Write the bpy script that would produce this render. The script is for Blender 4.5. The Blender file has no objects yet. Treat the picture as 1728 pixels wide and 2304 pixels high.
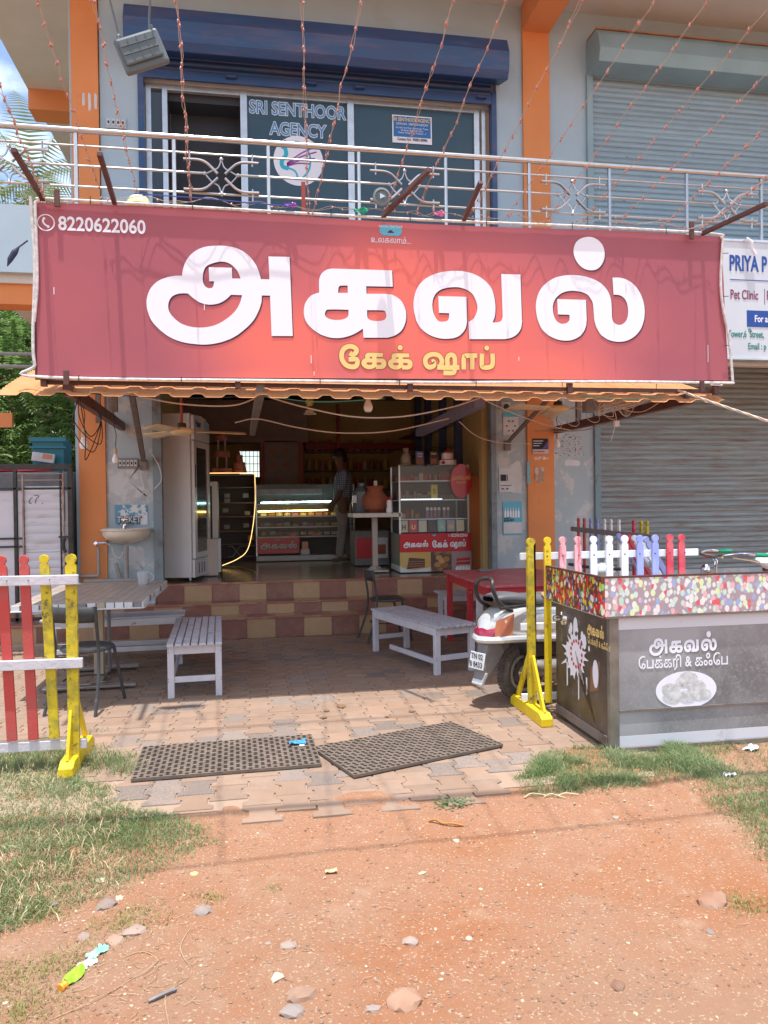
import bpy, bmesh, math, random
from mathutils import Vector, Matrix, Euler, noise
sc = bpy.context.scene
R = math.radians
rnd = random.Random(7)
# ---------------------------------------------------------------- camera, sky, sun, exposure
cd = bpy.data.cameras.new('camera'); cam = bpy.data.objects.new('camera', cd); sc.collection.objects.link(cam); sc.camera = cam
cd.sensor_fit = 'VERTICAL'; cd.sensor_height = 24; cd.lens = 1700/2304*24; cd.clip_start = .05; cd.clip_end = 2000
PSI, PIT, ROL = R(9.8), R(-.66), .013
fw = Vector((math.sin(PSI)*math.cos(PIT), math.cos(PSI)*math.cos(PIT), math.sin(PIT)))
rt0 = Vector((math.cos(PSI), -math.sin(PSI), 0)); up0 = rt0.cross(fw)
rt = rt0*math.cos(ROL)-up0*math.sin(ROL); up = up0*math.cos(ROL)+rt0*math.sin(ROL)
cam.matrix_world = Matrix(((rt.x, up.x, -fw.x, 0), (rt.y, up.y, -fw.y, 0), (rt.z, up.z, -fw.z, 1.5), (0, 0, 0, 1)))
SUN = Vector((.03, .135, -1)).normalized()
W = bpy.data.worlds.new('World'); sc.world = W; W.use_nodes = True
nt = W.node_tree; bg = nt.nodes['Background']; sky = nt.nodes.new('ShaderNodeTexSky'); sky.sky_type = 'NISHITA'; sky.sun_disc = False
sky.sun_elevation = math.asin(-SUN.z); sky.sun_rotation = math.atan2(-SUN.x, -SUN.y); sky.air_density = 1.0; sky.dust_density = 1.6; sky.ozone_density = 1
tc = nt.nodes.new('ShaderNodeTexCoord'); mp = nt.nodes.new('ShaderNodeMapping'); mp.inputs['Scale'].default_value = (1, 1, 2.2)
nz = nt.nodes.new('ShaderNodeTexNoise'); nz.inputs['Scale'].default_value = 2.6; nz.inputs['Detail'].default_value = 7; nz.inputs['Roughness'].default_value = .58
rp = nt.nodes.new('ShaderNodeValToRGB'); rp.color_ramp.elements[0].position = .47; rp.color_ramp.elements[1].position = .66
mx = nt.nodes.new('ShaderNodeMix'); mx.data_type = 'RGBA'; mx.inputs[7].default_value = (8.2, 8.6, 9.0, 1)
nt.links.new(tc.outputs['Generated'], mp.inputs[0]); nt.links.new(mp.outputs[0], nz.inputs['Vector']); nt.links.new(nz.outputs['Fac'], rp.inputs[0])
nt.links.new(rp.outputs[0], mx.inputs[0]); nt.links.new(sky.outputs[0], mx.inputs[6]); nt.links.new(mx.outputs[2], bg.inputs[0])
bg.inputs[1].default_value = .15
sl = bpy.data.lights.new('sun', 'SUN'); sl.energy = 3.5; sl.angle = R(.6); sl.color = (1, .97, .93)
so = bpy.data.objects.new('sun', sl); sc.collection.objects.link(so); so.rotation_euler = SUN.to_track_quat('-Z', 'Y').to_euler(); so.location = (0, 0, 12)
vs = sc.view_settings; vs.view_transform = 'Standard'; vs.look = 'None'; vs.exposure = .84; vs.gamma = 1; vs.use_curve_mapping = False
sc.cycles.max_bounces = 7; sc.cycles.transparent_max_bounces = 16; sc.cycles.diffuse_bounces = 5

# ---------------------------------------------------------------- helpers
WM = {}
def col_(c): return (c[0], c[1], c[2], 1)
def mat(name, c, rough=.65, metal=0, c2=None, scale=4, lo=.35, hi=.65, bump=0, bscale=80, dirt=None, dlo=.5, dhi=.7, dscale=3, stretch=None,
        rv=.0, spec=.4, alpha=1, trans=0, emit=None, estr=0, sss=0, coat=0, leaf=False):
    m = bpy.data.materials.new(name); m.use_nodes = True; n = m.node_tree; L = n.links.new; b = n.nodes['Principled BSDF']
    N = n.nodes.new
    tc = N('ShaderNodeTexCoord'); oi = N('ShaderNodeObjectInfo')
    ml = N('ShaderNodeMath'); ml.operation = 'MULTIPLY'; ml.inputs[1].default_value = 31; L(oi.outputs['Random'], ml.inputs[0])
    va = N('ShaderNodeVectorMath'); va.operation = 'ADD'; L(tc.outputs['Object'], va.inputs[0]); L(ml.outputs[0], va.inputs[1])
    vec = va.outputs[0]
    if stretch:
        mp = N('ShaderNodeMapping'); mp.inputs['Scale'].default_value = stretch; L(vec, mp.inputs[0]); vec = mp.outputs[0]
    def nz(s, d=5, r=.6):
        t = N('ShaderNodeTexNoise'); t.inputs['Scale'].default_value = s; t.inputs['Detail'].default_value = d; t.inputs['Roughness'].default_value = r; L(vec, t.inputs['Vector']); return t.outputs['Fac']
    def ramp(src, a, z):
        t = N('ShaderNodeMapRange'); t.inputs[1].default_value = a; t.inputs[2].default_value = z; L(src, t.inputs[0]); return t.outputs[0]
    def mix(f, a, z):
        t = N('ShaderNodeMix'); t.data_type = 'RGBA'
        L(f, t.inputs[0])
        for s, i in ((a, 6), (z, 7)):
            if isinstance(s, tuple): t.inputs[i].default_value = col_(s)
            else: L(s, t.inputs[i])
        return t.outputs[2]
    cur = None
    if c2: cur = mix(ramp(nz(scale), lo, hi), c, c2)
    if dirt: cur = mix(ramp(nz(dscale, 8, .68), dlo, dhi), cur if cur is not None else c, dirt)
    if rv:
        h = N('ShaderNodeHueSaturation'); t = N('ShaderNodeMapRange'); t.inputs[3].default_value = 1-rv; t.inputs[4].default_value = 1+rv; L(oi.outputs['Random'], t.inputs[0])
        L(t.outputs[0], h.inputs['Value'])
        if cur is None: h.inputs['Color'].default_value = col_(c)
        else: L(cur, h.inputs['Color'])
        cur = h.outputs[0]
    if cur is None: b.inputs['Base Color'].default_value = col_(c)
    else: L(cur, b.inputs['Base Color'])
    b.inputs['Roughness'].default_value = rough; b.inputs['Metallic'].default_value = metal; b.inputs['Specular IOR Level'].default_value = spec
    b.inputs['Alpha'].default_value = alpha; b.inputs['Transmission Weight'].default_value = trans; b.inputs['Coat Weight'].default_value = coat
    if emit: b.inputs['Emission Color'].default_value = col_(emit); b.inputs['Emission Strength'].default_value = estr
    if bump:
        bp = N('ShaderNodeBump'); bp.inputs['Strength'].default_value = bump; bp.inputs['Distance'].default_value = .01; L(nz(bscale, 3), bp.inputs['Height']); L(bp.outputs[0], b.inputs['Normal'])
    if leaf:
        tr = N('ShaderNodeBsdfTranslucent'); ms = N('ShaderNodeMixShader'); ms.inputs[0].default_value = .4 if leaf is True else leaf; out = n.nodes['Material Output']
        if cur is None: tr.inputs[0].default_value = col_(c)
        else: L(cur, tr.inputs[0])
        L(b.outputs[0], ms.inputs[1]); L(tr.outputs[0], ms.inputs[2]); L(ms.outputs[0], out.inputs[0])
    return m

class MB:
    def __init__(s): s.v = []; s.f = []; s.m = []; s.mi = 0
    def add(s, vs, fs):
        o = len(s.v); s.v += [tuple(v) for v in vs]; s.f += [tuple(i+o for i in f) for f in fs]; s.m += [s.mi]*len(fs); return s
    def box(s, c, d, rot=None):
        hx, hy, hz = d[0]/2, d[1]/2, d[2]/2; M = Euler(rot).to_matrix() if rot else None; vs = []
        for x in (-hx, hx):
            for y in (-hy, hy):
                for z in (-hz, hz):
                    p = Vector((x, y, z)); p = M @ p if M else p; vs.append(p+Vector(c))
        return s.add(vs, [(0, 1, 3, 2), (4, 6, 7, 5), (0, 4, 5, 1), (2, 3, 7, 6), (0, 2, 6, 4), (1, 5, 7, 3)])
    def bx(s, x0, x1, y0, y1, z0, z1): return s.box(((x0+x1)/2, (y0+y1)/2, (z0+z1)/2), (abs(x1-x0), abs(y1-y0), abs(z1-z0)))
    def bar(s, p, q, w, h, upv=(0, 0, 1)):
        p, q = Vector(p), Vector(q); d = (q-p); l = d.length; d.normalize(); u = Vector(upv)
        if abs(d.dot(u)) > .98: u = Vector((0, 1, 0))
        r = d.cross(u).normalized(); u = r.cross(d); vs = []
        for e in (p, q):
            for a, b in ((-1, -1), (1, -1), (1, 1), (-1, 1)): vs.append(e+r*a*w/2+u*b*h/2)
        return s.add(vs, [(3, 2, 1, 0), (4, 5, 6, 7), (0, 1, 5, 4), (1, 2, 6, 5), (2, 3, 7, 6), (3, 0, 4, 7)])
    def tube(s, pts, r, n=8, closed=False):
        pts = [Vector(p) for p in pts]; k = len(pts); rr = r if isinstance(r, (list, tuple)) else [r]*k; vs = []; prev = None
        for i, p in enumerate(pts):
            a = pts[(i-1) % k] if (closed or i > 0) else p; b = pts[(i+1) % k] if (closed or i < k-1) else p
            d = (b-a).normalized() if (b-a).length > 1e-9 else Vector((0, 0, 1))
            if prev is None:
                u = Vector((0, 0, 1)) if abs(d.z) < .9 else Vector((1, 0, 0)); u = (u-d*u.dot(d)).normalized()
            else: u = (prev-d*prev.dot(d)); u = u.normalized() if u.length > 1e-6 else Vector((1, 0, 0))
            prev = u; w = d.cross(u)
            for j in range(n):
                t = 2*math.pi*j/n; vs.append(p+(u*math.cos(t)+w*math.sin(t))*rr[i])
        fs = []
        for i in range(k if closed else k-1):
            for j in range(n):
                a, b = i*n+j, i*n+(j+1) % n; c, d = ((i+1) % k)*n+(j+1) % n, ((i+1) % k)*n+j; fs.append((a, b, c, d))
        if not closed: fs.append(tuple(range(n-1, -1, -1))); fs.append(tuple(range((k-1)*n, k*n)))
        return s.add(vs, fs)
    def lathe(s, prof, c=(0, 0, 0), n=20, M=None):
        vs = []
        for r, z in prof:
            for j in range(n):
                t = 2*math.pi*j/n; p = Vector((r*math.cos(t), r*math.sin(t), z)); p = M @ p if M else p; vs.append(p+Vector(c))
        fs = [(i*n+j, i*n+(j+1) % n, (i+1)*n+(j+1) % n, (i+1)*n+j) for i in range(len(prof)-1) for j in range(n)]
        fs.append(tuple(range(n-1, -1, -1))); fs.append(tuple(range((len(prof)-1)*n, len(prof)*n)))
        return s.add(vs, fs)
    def ball(s, c, r, n=12, sc=(1, 1, 1)):
        pr = [(r*math.sin(math.pi*i/(n//2+2)), -r*math.cos(math.pi*i/(n//2+2))) for i in range(1, n//2+2)]
        return s.lathe(pr, c, n, Matrix.Diagonal(sc))
    def prism(s, poly, d0, d1, ax='y'):   # poly in (a,b); ax y: (x,z), ax x: (y,z), ax z: (x,y)
        def P(a, b, d): return (a, d, b) if ax == 'y' else (d, a, b) if ax == 'x' else (a, b, d)
        n = len(poly); vs = [P(a, b, d0) for a, b in poly]+[P(a, b, d1) for a, b in poly]
        return s.add(vs, [tuple(range(n)), tuple(range(2*n-1, n-1, -1))]+[(i, i+n, (i+1) % n+n, (i+1) % n) for i in range(n)])
    def quad(s, a, b, c, d): return s.add([a, b, c, d], [(0, 1, 2, 3)])
    def grid(s, fn, nu, nv):
        vs = [fn(i/nu, j/nv) for j in range(nv+1) for i in range(nu+1)]
        return s.add(vs, [(j*(nu+1)+i, j*(nu+1)+i+1, (j+1)*(nu+1)+i+1, (j+1)*(nu+1)+i) for j in range(nv) for i in range(nu)])
    def build(s, name, m, parent=None, bevel=0, smooth=False, label=None, kind=None, fix=True):
        me = bpy.data.meshes.new(name); o = bpy.data.objects.new(name, me); sc.collection.objects.link(o)
        vs = s.v
        if parent is not None and parent in WM:
            inv = WM[parent].inverted(); vs = [tuple(inv @ Vector(v)) for v in vs]
        me.from_pydata(vs, [], s.f)
        for x in (m if isinstance(m, (list, tuple)) else [m]): me.materials.append(x)
        if isinstance(m, (list, tuple)): me.polygons.foreach_set('material_index', s.m)
        if fix and len(s.f) < 60000:
            bm = bmesh.new(); bm.from_mesh(me); bmesh.ops.recalc_face_normals(bm, faces=bm.faces); bm.to_mesh(me); bm.free()
        if smooth:
            me.polygons.foreach_set('use_smooth', [True]*len(me.polygons))
            if smooth != 'all': me.set_sharp_from_angle(angle=R(35))
        me.update()
        if parent is not None: o.parent = parent; WM[o] = WM.get(parent, Matrix.Identity(4))
        else: WM[o] = Matrix.Identity(4)
        if bevel:
            b = o.modifiers.new('bevel', 'BEVEL'); b.width = bevel; b.segments = 2; b.limit_method = 'ANGLE'; b.angle_limit = R(40)
        if label: o['label'] = label
        if kind: o['kind'] = kind
        return o

def thing(name, label, cat, loc=(0, 0, 0), group=None, rz=0):
    o = bpy.data.objects.new(name, None); sc.collection.objects.link(o); o.location = loc; o.rotation_euler = (0, 0, rz); o.empty_display_size = .1
    o['label'] = label; o['category'] = cat
    if group: o['group'] = group
    WM[o] = Matrix.Translation(loc) @ Matrix.Rotation(rz, 4, 'Z')
    return o
def tag(o, label, cat, group=None):
    o['label'] = label; o['category'] = cat
    if group: o['group'] = group
    return o
def struct(o): o['kind'] = 'structure'; return o
def stuff(o): o['kind'] = 'stuff'; return o
def move(root, loc, rz=0, rot=None): root.location = loc; root.rotation_euler = rot or (0, 0, rz)
KIDS = {}
def kids(o): return [c for c in sc.collection.objects if c.parent == o]
def copy_tree(root, loc, rz, label, group=None, rot=None):
    def cp(o, par):
        c = o.copy(); sc.collection.objects.link(c)
        if par is not None: c.parent = par
        for k in ch.get(o.name, []): cp(k, c)
        return c
    ch = {}
    for x in list(sc.collection.objects):
        if x.parent is not None: ch.setdefault(x.parent.name, []).append(x)
    c = cp(root, None); c.location = loc; c.rotation_euler = rot or (0, 0, rz); c['label'] = label
    if group: c['group'] = group
    return c
def inst(name, me, parent, loc, rot=(0, 0, 0), scl=(1, 1, 1), m=None):
    """a cheap piece that shares mesh data; loc in world space, parent a thing without rotation"""
    o = bpy.data.objects.new(name, me); sc.collection.objects.link(o)
    if parent is not None: o.parent = parent; o.location = WM[parent].inverted() @ Vector(loc)
    else: o.location = loc
    o.rotation_euler = rot; o.scale = scl; WM[o] = WM.get(parent, Matrix.Identity(4))
    if m:
        o.material_slots[0].link = 'OBJECT'; o.material_slots[0].material = m
    return o
def catmull(pts, k=6):
    P = [Vector(p) for p in pts]; out = []
    for i in range(len(P)-1):
        p0 = P[i-1] if i else P[i]*2-P[i+1]; p3 = P[i+2] if i+2 < len(P) else P[i+1]*2-P[i]
        for j in range(k):
            t = j/k; out.append(.5*((2*P[i])+(P[i+1]-p0)*t+(2*p0-5*P[i]+4*P[i+1]-p3)*t*t+(3*P[i]-p0-3*P[i+1]+p3)*t**3))
    out.append(P[-1]); return out
def sag(a, b, s, n=12):
    a, b = Vector(a), Vector(b); return [a.lerp(b, i/n)-Vector((0, 0, 4*s*(i/n)*(1-i/n))) for i in range(n+1)]
def ribbon(mb, pts, w, y, n=4, smooth=True, dy=0):
    """flat stroke of width w through (x,z) points in the plane y, with round ends"""
    P = catmull([(p[0], 0, p[1]) for p in pts], n) if smooth else [Vector((p[0], 0, p[1])) for p in pts]
    L = []; Rr = []
    for i, p in enumerate(P):
        a = P[max(i-1, 0)]; b = P[min(i+1, len(P)-1)]; d = (b-a).normalized(); nn = Vector((-d.z, 0, d.x))
        if 0 < i < len(P)-1:
            d1 = (p-a).normalized(); c = max(.5, abs(nn.dot(Vector((-d1.z, 0, d1.x))))); k = w/2/c
        else: k = w/2
        L.append(p+nn*k); Rr.append(p-nn*k)
    vs = [(q.x, y, q.z) for q in L]+[(q.x, y, q.z) for q in Rr]; m = len(P)
    mb.add(vs, [(i, i+1, i+1+m, i+m) for i in range(m-1)])
def text(body, size, m, parent, loc, rot=(R(90), 0, 0), align='LEFT', sx=1, bold=0, name='lettering', depth=.0006, font=None):
    cu = bpy.data.curves.new(name, 'FONT'); cu.body = body; cu.size = size; cu.align_x = align; cu.offset = bold; cu.extrude = depth; cu.resolution_u = 3
    t = bpy.data.objects.new(name, cu); sc.collection.objects.link(t)
    dg = bpy.context.evaluated_depsgraph_get(); me = bpy.data.meshes.new_from_object(t.evaluated_get(dg)); bpy.data.objects.remove(t); me.name = name
    me.materials.clear(); me.materials.append(m)
    o = bpy.data.objects.new(name, me); sc.collection.objects.link(o)
    o.parent = parent; o.location = WM[parent].inverted() @ Vector(loc) if parent is not None else loc
    o.rotation_euler = rot; o.scale = (sx, 1, 1); WM[o] = WM.get(parent, Matrix.Identity(4))
    return o
def glyph_mesh(loops, name, m, depth=.001, y=0):
    cu = bpy.data.curves.new(name, 'CURVE'); cu.dimensions = '2D'; cu.fill_mode = 'BOTH'; cu.extrude = depth
    for lp in loops:
        sp = cu.splines.new('POLY'); k = len(lp)//2; sp.points.add(k-1)
        for i in range(k): sp.points[i].co = (lp[2*i]/1000, lp[2*i+1]/1000, 0, 1)
        sp.use_cyclic_u = True
    t = bpy.data.objects.new(name, cu); sc.collection.objects.link(t)
    dg = bpy.context.evaluated_depsgraph_get(); me = bpy.data.meshes.new_from_object(t.evaluated_get(dg)); bpy.data.objects.remove(t); me.name = name
    me.materials.clear(); me.materials.append(m); return me
def noise3(x, y, z=0, s=1): return noise.noise(Vector((x*s, y*s, z*s)))

# ---------------------------------------------------------------- materials
M = {}
M['dirt'] = mat('red_dirt', (.36, .172, .095), .95, c2=(.335, .20, .13), scale=.8, lo=.3, hi=.7, dirt=(.34, .14, .065), dlo=.48, dhi=.72, dscale=1.3, bump=.9, bscale=75, spec=.1)
_n = M['dirt'].node_tree; _L = _n.links.new; _b = _n.nodes['Principled BSDF']; _tc = _n.nodes.new('ShaderNodeTexCoord')
_src = _b.inputs['Base Color'].links[0].from_socket
for _sc, _lo, _hi, _col, _k in ((95, .60, .68, (.52, .42, .30, 1), .8), (38, .64, .70, (.27, .14, .085, 1), .5), (7, .58, .75, (.44, .31, .22, 1), .4)):
    _z = _n.nodes.new('ShaderNodeTexNoise'); _z.inputs['Scale'].default_value = _sc; _z.inputs['Detail'].default_value = 3; _L(_tc.outputs['Object'], _z.inputs['Vector'])
    _r = _n.nodes.new('ShaderNodeMapRange'); _r.inputs[1].default_value = _lo; _r.inputs[2].default_value = _hi; _r.inputs[4].default_value = _k; _L(_z.outputs['Fac'], _r.inputs[0])
    _m = _n.nodes.new('ShaderNodeMix'); _m.data_type = 'RGBA'; _m.inputs[7].default_value = _col; _L(_r.outputs[0], _m.inputs[0]); _L(_src, _m.inputs[6]); _src = _m.outputs[2]
_L(_src, _b.inputs['Base Color'])
_z = _n.nodes.new('ShaderNodeTexNoise'); _z.inputs['Scale'].default_value = 22; _z.inputs['Detail'].default_value = 10; _z.inputs['Roughness'].default_value = .75; _L(_tc.outputs['Object'], _z.inputs['Vector'])
_p = _n.nodes.new('ShaderNodeBump'); _p.inputs['Strength'].default_value = 1; _p.inputs['Distance'].default_value = .017; _L(_z.outputs['Fac'], _p.inputs['Height']); _L(_p.outputs[0], _b.inputs['Normal'])
M['pebble'] = mat('pebbles', (.30, .15, .09), .9, rv=.4, c2=(.36, .26, .19), scale=3)
M['white_peb'] = mat('pale_pebble', (.56, .47, .34), .8, c2=(.42, .32, .22), scale=20)
M['stone'] = mat('grey_stone', (.25, .21, .19), .85, c2=(.31, .22, .17), scale=6, rv=.2, bump=.4, bscale=40)
M['paver_a'] = mat('tan_paver', (.265, .185, .135), .9, c2=(.31, .22, .165), scale=9, dirt=(.31, .195, .13), dlo=.45, dhi=.75, dscale=3, rv=.09, bump=.35, bscale=220, spec=.15)
M['paver_b'] = mat('grey_paver', (.20, .16, .135), .9, c2=(.26, .21, .18), scale=120, lo=.45, hi=.55, dirt=(.34, .23, .16), dlo=.52, dhi=.8, dscale=5, rv=.18, bump=.4, bscale=250, spec=.15)
M['sand'] = mat('joint_sand', (.34, .25, .185), .95, c2=(.34, .24, .17), scale=20, bump=.3, bscale=100, spec=.1)
M['tile_r'] = mat('maroon_tile', (.22, .10, .08), .3, c2=(.26, .12, .09), scale=12, rv=.12, dirt=(.3, .19, .13), dlo=.5, dhi=.85, dscale=6)
M['tile_t'] = mat('tan_tile', (.36, .23, .13), .3, c2=(.40, .26, .15), scale=12, rv=.08, dirt=(.36, .25, .17), dlo=.5, dhi=.85, dscale=6)
M['plinth'] = mat('plinth_concrete', (.3, .22, .17), .9, c2=(.35, .26, .2), scale=5, bump=.3)
M['wallb'] = mat('pale_blue_plaster', (.40, .52, .59), .85, c2=(.37, .48, .55), scale=1.5, dirt=(.34, .36, .36), dlo=.55, dhi=.85, dscale=1.2, bump=.15, bscale=90, spec=.2)
M['wallb_old'] = mat('scuffed_grey_plaster', (.36, .44, .48), .85, c2=(.40, .47, .5), scale=2, dirt=(.52, .54, .54), dlo=.52, dhi=.58, dscale=4, bump=.25, bscale=50, spec=.2)
M['orange'] = mat('orange_paint', (.70, .27, .10), .7, c2=(.64, .24, .09), scale=1.5, dirt=(.5, .2, .08), dlo=.58, dhi=.9, dscale=2, bump=.1, spec=.25)
M['soffit'] = mat('grey_soffit', (.60, .60, .58), .9, c2=(.54, .54, .52), scale=1.4, bump=.12, bscale=140, spec=.15)
M['blue'] = mat('navy_shutter_paint', (.018, .075, .20), .4, c2=(.035, .06, .15), scale=3, stretch=(.5, 3, 3), dirt=(.13, .10, .17), dlo=.5, dhi=.8, dscale=2, spec=.5)
M['shut_u'] = mat('pale_blue_shutter_paint', (.30, .41, .47), .4, c2=(.26, .36, .42), scale=2, dirt=(.16, .1, .07), dlo=.66, dhi=.7, dscale=6, stretch=(1, 3, 3), spec=.4, rv=.05)
M['shut_l'] = mat('rusty_blue_shutter_paint', (.27, .34, .36), .42, c2=(.21, .25, .255), scale=2, dirt=(.20, .10, .065), dlo=.48, dhi=.72, dscale=3.5, stretch=(.6, 5, 8), spec=.35, rv=.09)
M['alu'] = mat('aluminium', (.62, .66, .69), .35, .6, c2=(.5, .54, .57), scale=8)
M['steel'] = mat('stainless_steel', (.55, .54, .53), .3, 1, c2=(.48, .46, .45), scale=5)
M['film'] = mat('dark_window_film', (.022, .06, .09), .3, c2=(.03, .07, .10), scale=2, spec=.5)
M['inner'] = mat('dim_brown_interior', (.14, .12, .12), .8)
M['white'] = mat('white_print', (.82, .82, .88), .5, spec=.3)
M['shade'] = mat('dark_letter_edge', (.09, .02, .04), .6)
M['gold'] = mat('golden_print', (.82, .60, .22), .5, spec=.3)
M['pipe'] = mat('dirty_white_edging', (.75, .72, .7), .6, c2=(.5, .47, .45), scale=30, dirt=(.28, .22, .2), dlo=.6, dhi=.75, dscale=14)
M['brown_st'] = mat('brown_painted_steel', (.085, .035, .032), .5, c2=(.13, .06, .045), scale=8)
M['grey_st'] = mat('dusty_grey_steel', (.16, .14, .13), .6, c2=(.2, .16, .14), scale=10, dirt=(.12, .06, .04), dlo=.55, dhi=.7, dscale=12)
M['blue_st'] = mat('blue_painted_beam', (.12, .12, .2), .6, c2=(.16, .14, .2), scale=6)
M['black'] = mat('black_metal', (.022, .022, .024), .4, c2=(.05, .045, .04), scale=14)
M['cable_w'] = mat('dusty_white_cable', (.5, .42, .36), .6)
M['cable_b'] = mat('black_cable', (.025, .022, .022), .6)
M['cable_g'] = mat('green_cable', (.04, .25, .16), .5)
M['string_w'] = mat('thin_tan_wire', (.46, .38, .32), .6)
M['bulb_o'] = mat('tiny_orange_bulb', (.42, .15, .10), .35, spec=.6)
M['glassb'] = mat('frosted_bulb', (.72, .70, .70), .25, spec=.5, coat=.5)
M['brass'] = mat('bulb_socket', (.45, .36, .24), .5)
M['cream'] = mat('cream_enamel', (.70, .58, .36), .35, c2=(.6, .48, .3), scale=6, spec=.5)
M['stalk'] = mat('brown_stalks', (.33, .2, .11), .8, c2=(.5, .38, .24), scale=6)
M['room_dark'] = mat('painted_room_shade', (.045, .05, .06), .8)
M['rim_d'] = mat('dusty_painted_rim', (.42, .40, .38), .5, c2=(.33, .30, .27), scale=9)
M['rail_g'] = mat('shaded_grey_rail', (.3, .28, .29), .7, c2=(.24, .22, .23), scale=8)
M['wood_w'] = mat('weathered_white_paint', (.60, .57, .60), .7, c2=(.52, .50, .54), scale=6, stretch=(1, 1, 1), dirt=(.2, .14, .11), dlo=.66, dhi=.74, dscale=9, bump=.3, bscale=40)
M['wood_wd'] = mat('worn_bench_slat', (.50, .50, .54), .75, c2=(.42, .41, .44), scale=12, dirt=(.17, .12, .1), dlo=.6, dhi=.7, dscale=12, bump=.4, bscale=60)
M['f_yel'] = mat('yellow_paint', (.80, .60, .015), .5, c2=(.72, .50, .012), scale=6, dirt=(.16, .13, .03), dlo=.60, dhi=.72, dscale=16, bump=.2, bscale=60)
M['f_yel2'] = mat('dirty_yellow_paint', (.62, .47, .02), .55, c2=(.4, .32, .04), scale=14, lo=.45, hi=.6, dirt=(.13, .11, .04), dlo=.56, dhi=.66, dscale=26, bump=.2, bscale=60)
M['f_red'] = mat('faded_red_paint', (.55, .06, .05), .5, c2=(.45, .09, .08), scale=5, dirt=(.62, .3, .28), dlo=.64, dhi=.8, dscale=7, bump=.2, bscale=60)
M['f_crim'] = mat('crimson_paint', (.55, .035, .06), .5, c2=(.62, .12, .14), scale=8, dirt=(.7, .4, .42), dlo=.62, dhi=.78, dscale=10)
M['f_pink'] = mat('pink_worn_paint', (.72, .38, .40), .6, c2=(.62, .16, .18), scale=12, lo=.5, hi=.6, stretch=(2, 2, .6), dirt=(.8, .7, .7), dlo=.55, dhi=.7, dscale=8)
M['f_wht'] = mat('white_paint', (.78, .80, .83), .55, c2=(.7, .72, .76), scale=8, dirt=(.4, .25, .16), dlo=.72, dhi=.76, dscale=14)
M['f_blu'] = mat('periwinkle_paint', (.27, .31, .62), .55, c2=(.33, .36, .64), scale=8)
M['r_yel'] = M['f_yel2']
M['red_tab'] = mat('red_table_paint', (.52, .03, .04), .5, c2=(.44, .04, .045), scale=6, dirt=(.5, .3, .28), dlo=.62, dhi=.7, dscale=18)
M['red_top'] = mat('worn_red_table_top', (.55, .09, .11), .4, c2=(.42, .13, .13), scale=20, stretch=(.3, 3, 3), dirt=(.5, .38, .38), dlo=.56, dhi=.64, dscale=12)
M['rubber'] = mat('brown_rubber_mat', (.12, .09, .07), .85, c2=(.17, .13, .10), scale=12, bump=.2, dirt=(.22, .16, .12), dlo=.5, dhi=.8, dscale=8)
M['tyre'] = mat('dusty_tyre', (.07, .06, .055), .85, c2=(.16, .13, .11), scale=12)
M['silver'] = mat('silver_scooter_paint', (.60, .63, .66), .25, .35, c2=(.68, .67, .62), scale=3, dirt=(.4, .3, .2), dlo=.64, dhi=.78, dscale=9, coat=.5)
M['seatv'] = mat('cracked_grey_vinyl', (.10, .10, .11), .45, c2=(.14, .14, .15), scale=8)
M['chrome'] = mat('chrome', (.75, .75, .76), .12, 1)
M['foam'] = mat('exposed_foam', (.5, .3, .14), .9)
M['lampred'] = mat('red_tail_lens', (.32, .02, .06), .2, coat=.6)
M['lampor'] = mat('amber_lens', (.50, .17, .09), .3, coat=.4)
M['plast'] = mat('dusty_dark_plastic', (.16, .16, .17), .6, c2=(.24, .22, .21), scale=6)
M['leaf'] = mat('leaf_green', (.15, .27, .07), .5, c2=(.24, .35, .13), scale=9, rv=.2, leaf=True)
M['leaf_d'] = mat('deep_leaf_green', (.06, .13, .03), .5, c2=(.12, .21, .05), scale=4, rv=.2, leaf=True)
M['leaf_y'] = mat('yellow_green_leaf', (.20, .26, .05), .5, c2=(.3, .3, .08), scale=5, leaf=True)
M['bark'] = mat('bark', (.22, .16, .11), .9, c2=(.3, .22, .15), scale=10, bump=.6, bscale=30)
M['grass'] = mat('grass_blade', (.20, .28, .11), .6, c2=(.32, .37, .19), scale=2.2, lo=.4, hi=.65, dirt=(.40, .37, .2), dlo=.56, dhi=.75, dscale=5, leaf=True)
M['straw'] = mat('dry_straw', (.5, .36, .2), .8, c2=(.6, .48, .3), scale=9)
M['ceramic'] = mat('stained_white_ceramic', (.70, .64, .54), .25, c2=(.6, .52, .42), scale=3, dirt=(.4, .32, .25), dlo=.6, dhi=.8, dscale=5, coat=.4)
M['pvc'] = mat('grey_pvc_pipe', (.3, .29, .28), .5, c2=(.24, .23, .22), scale=8)
M['fridge'] = mat('white_fridge_enamel', (.60, .60, .61), .35, c2=(.56, .56, .57), scale=3, coat=.2)
M['dglass'] = mat('dark_glass', (.05, .06, .06), .08, spec=.6)
M['glass'] = mat('display_glass', (.85, .95, .92), .02, alpha=.07, spec=.7)
M['ochre'] = mat('ochre_wall_paint', (.50, .36, .16), .8, c2=(.44, .31, .14), scale=2, bump=.1)
M['mauve'] = mat('dim_mauve_board', (.27, .20, .19), .8, c2=(.21, .155, .155), scale=4)
M['ired'] = mat('interior_red_paint', (.25, .03, .02), .5)
M['floor_i'] = mat('polished_stone_floor', (.26, .20, .15), .18, c2=(.2, .15, .11), scale=3, spec=.5)
M['print_r'] = mat('red_sign_print', (.5, .012, .02), .35, coat=.3)
M['clay'] = mat('terracotta', (.36, .12, .07), .8, c2=(.28, .09, .05), scale=5, bump=.2)
M['skin'] = mat('brown_skin', (.16, .08, .05), .6)
M['hair'] = mat('black_hair', (.012, .01, .01), .6)
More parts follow.
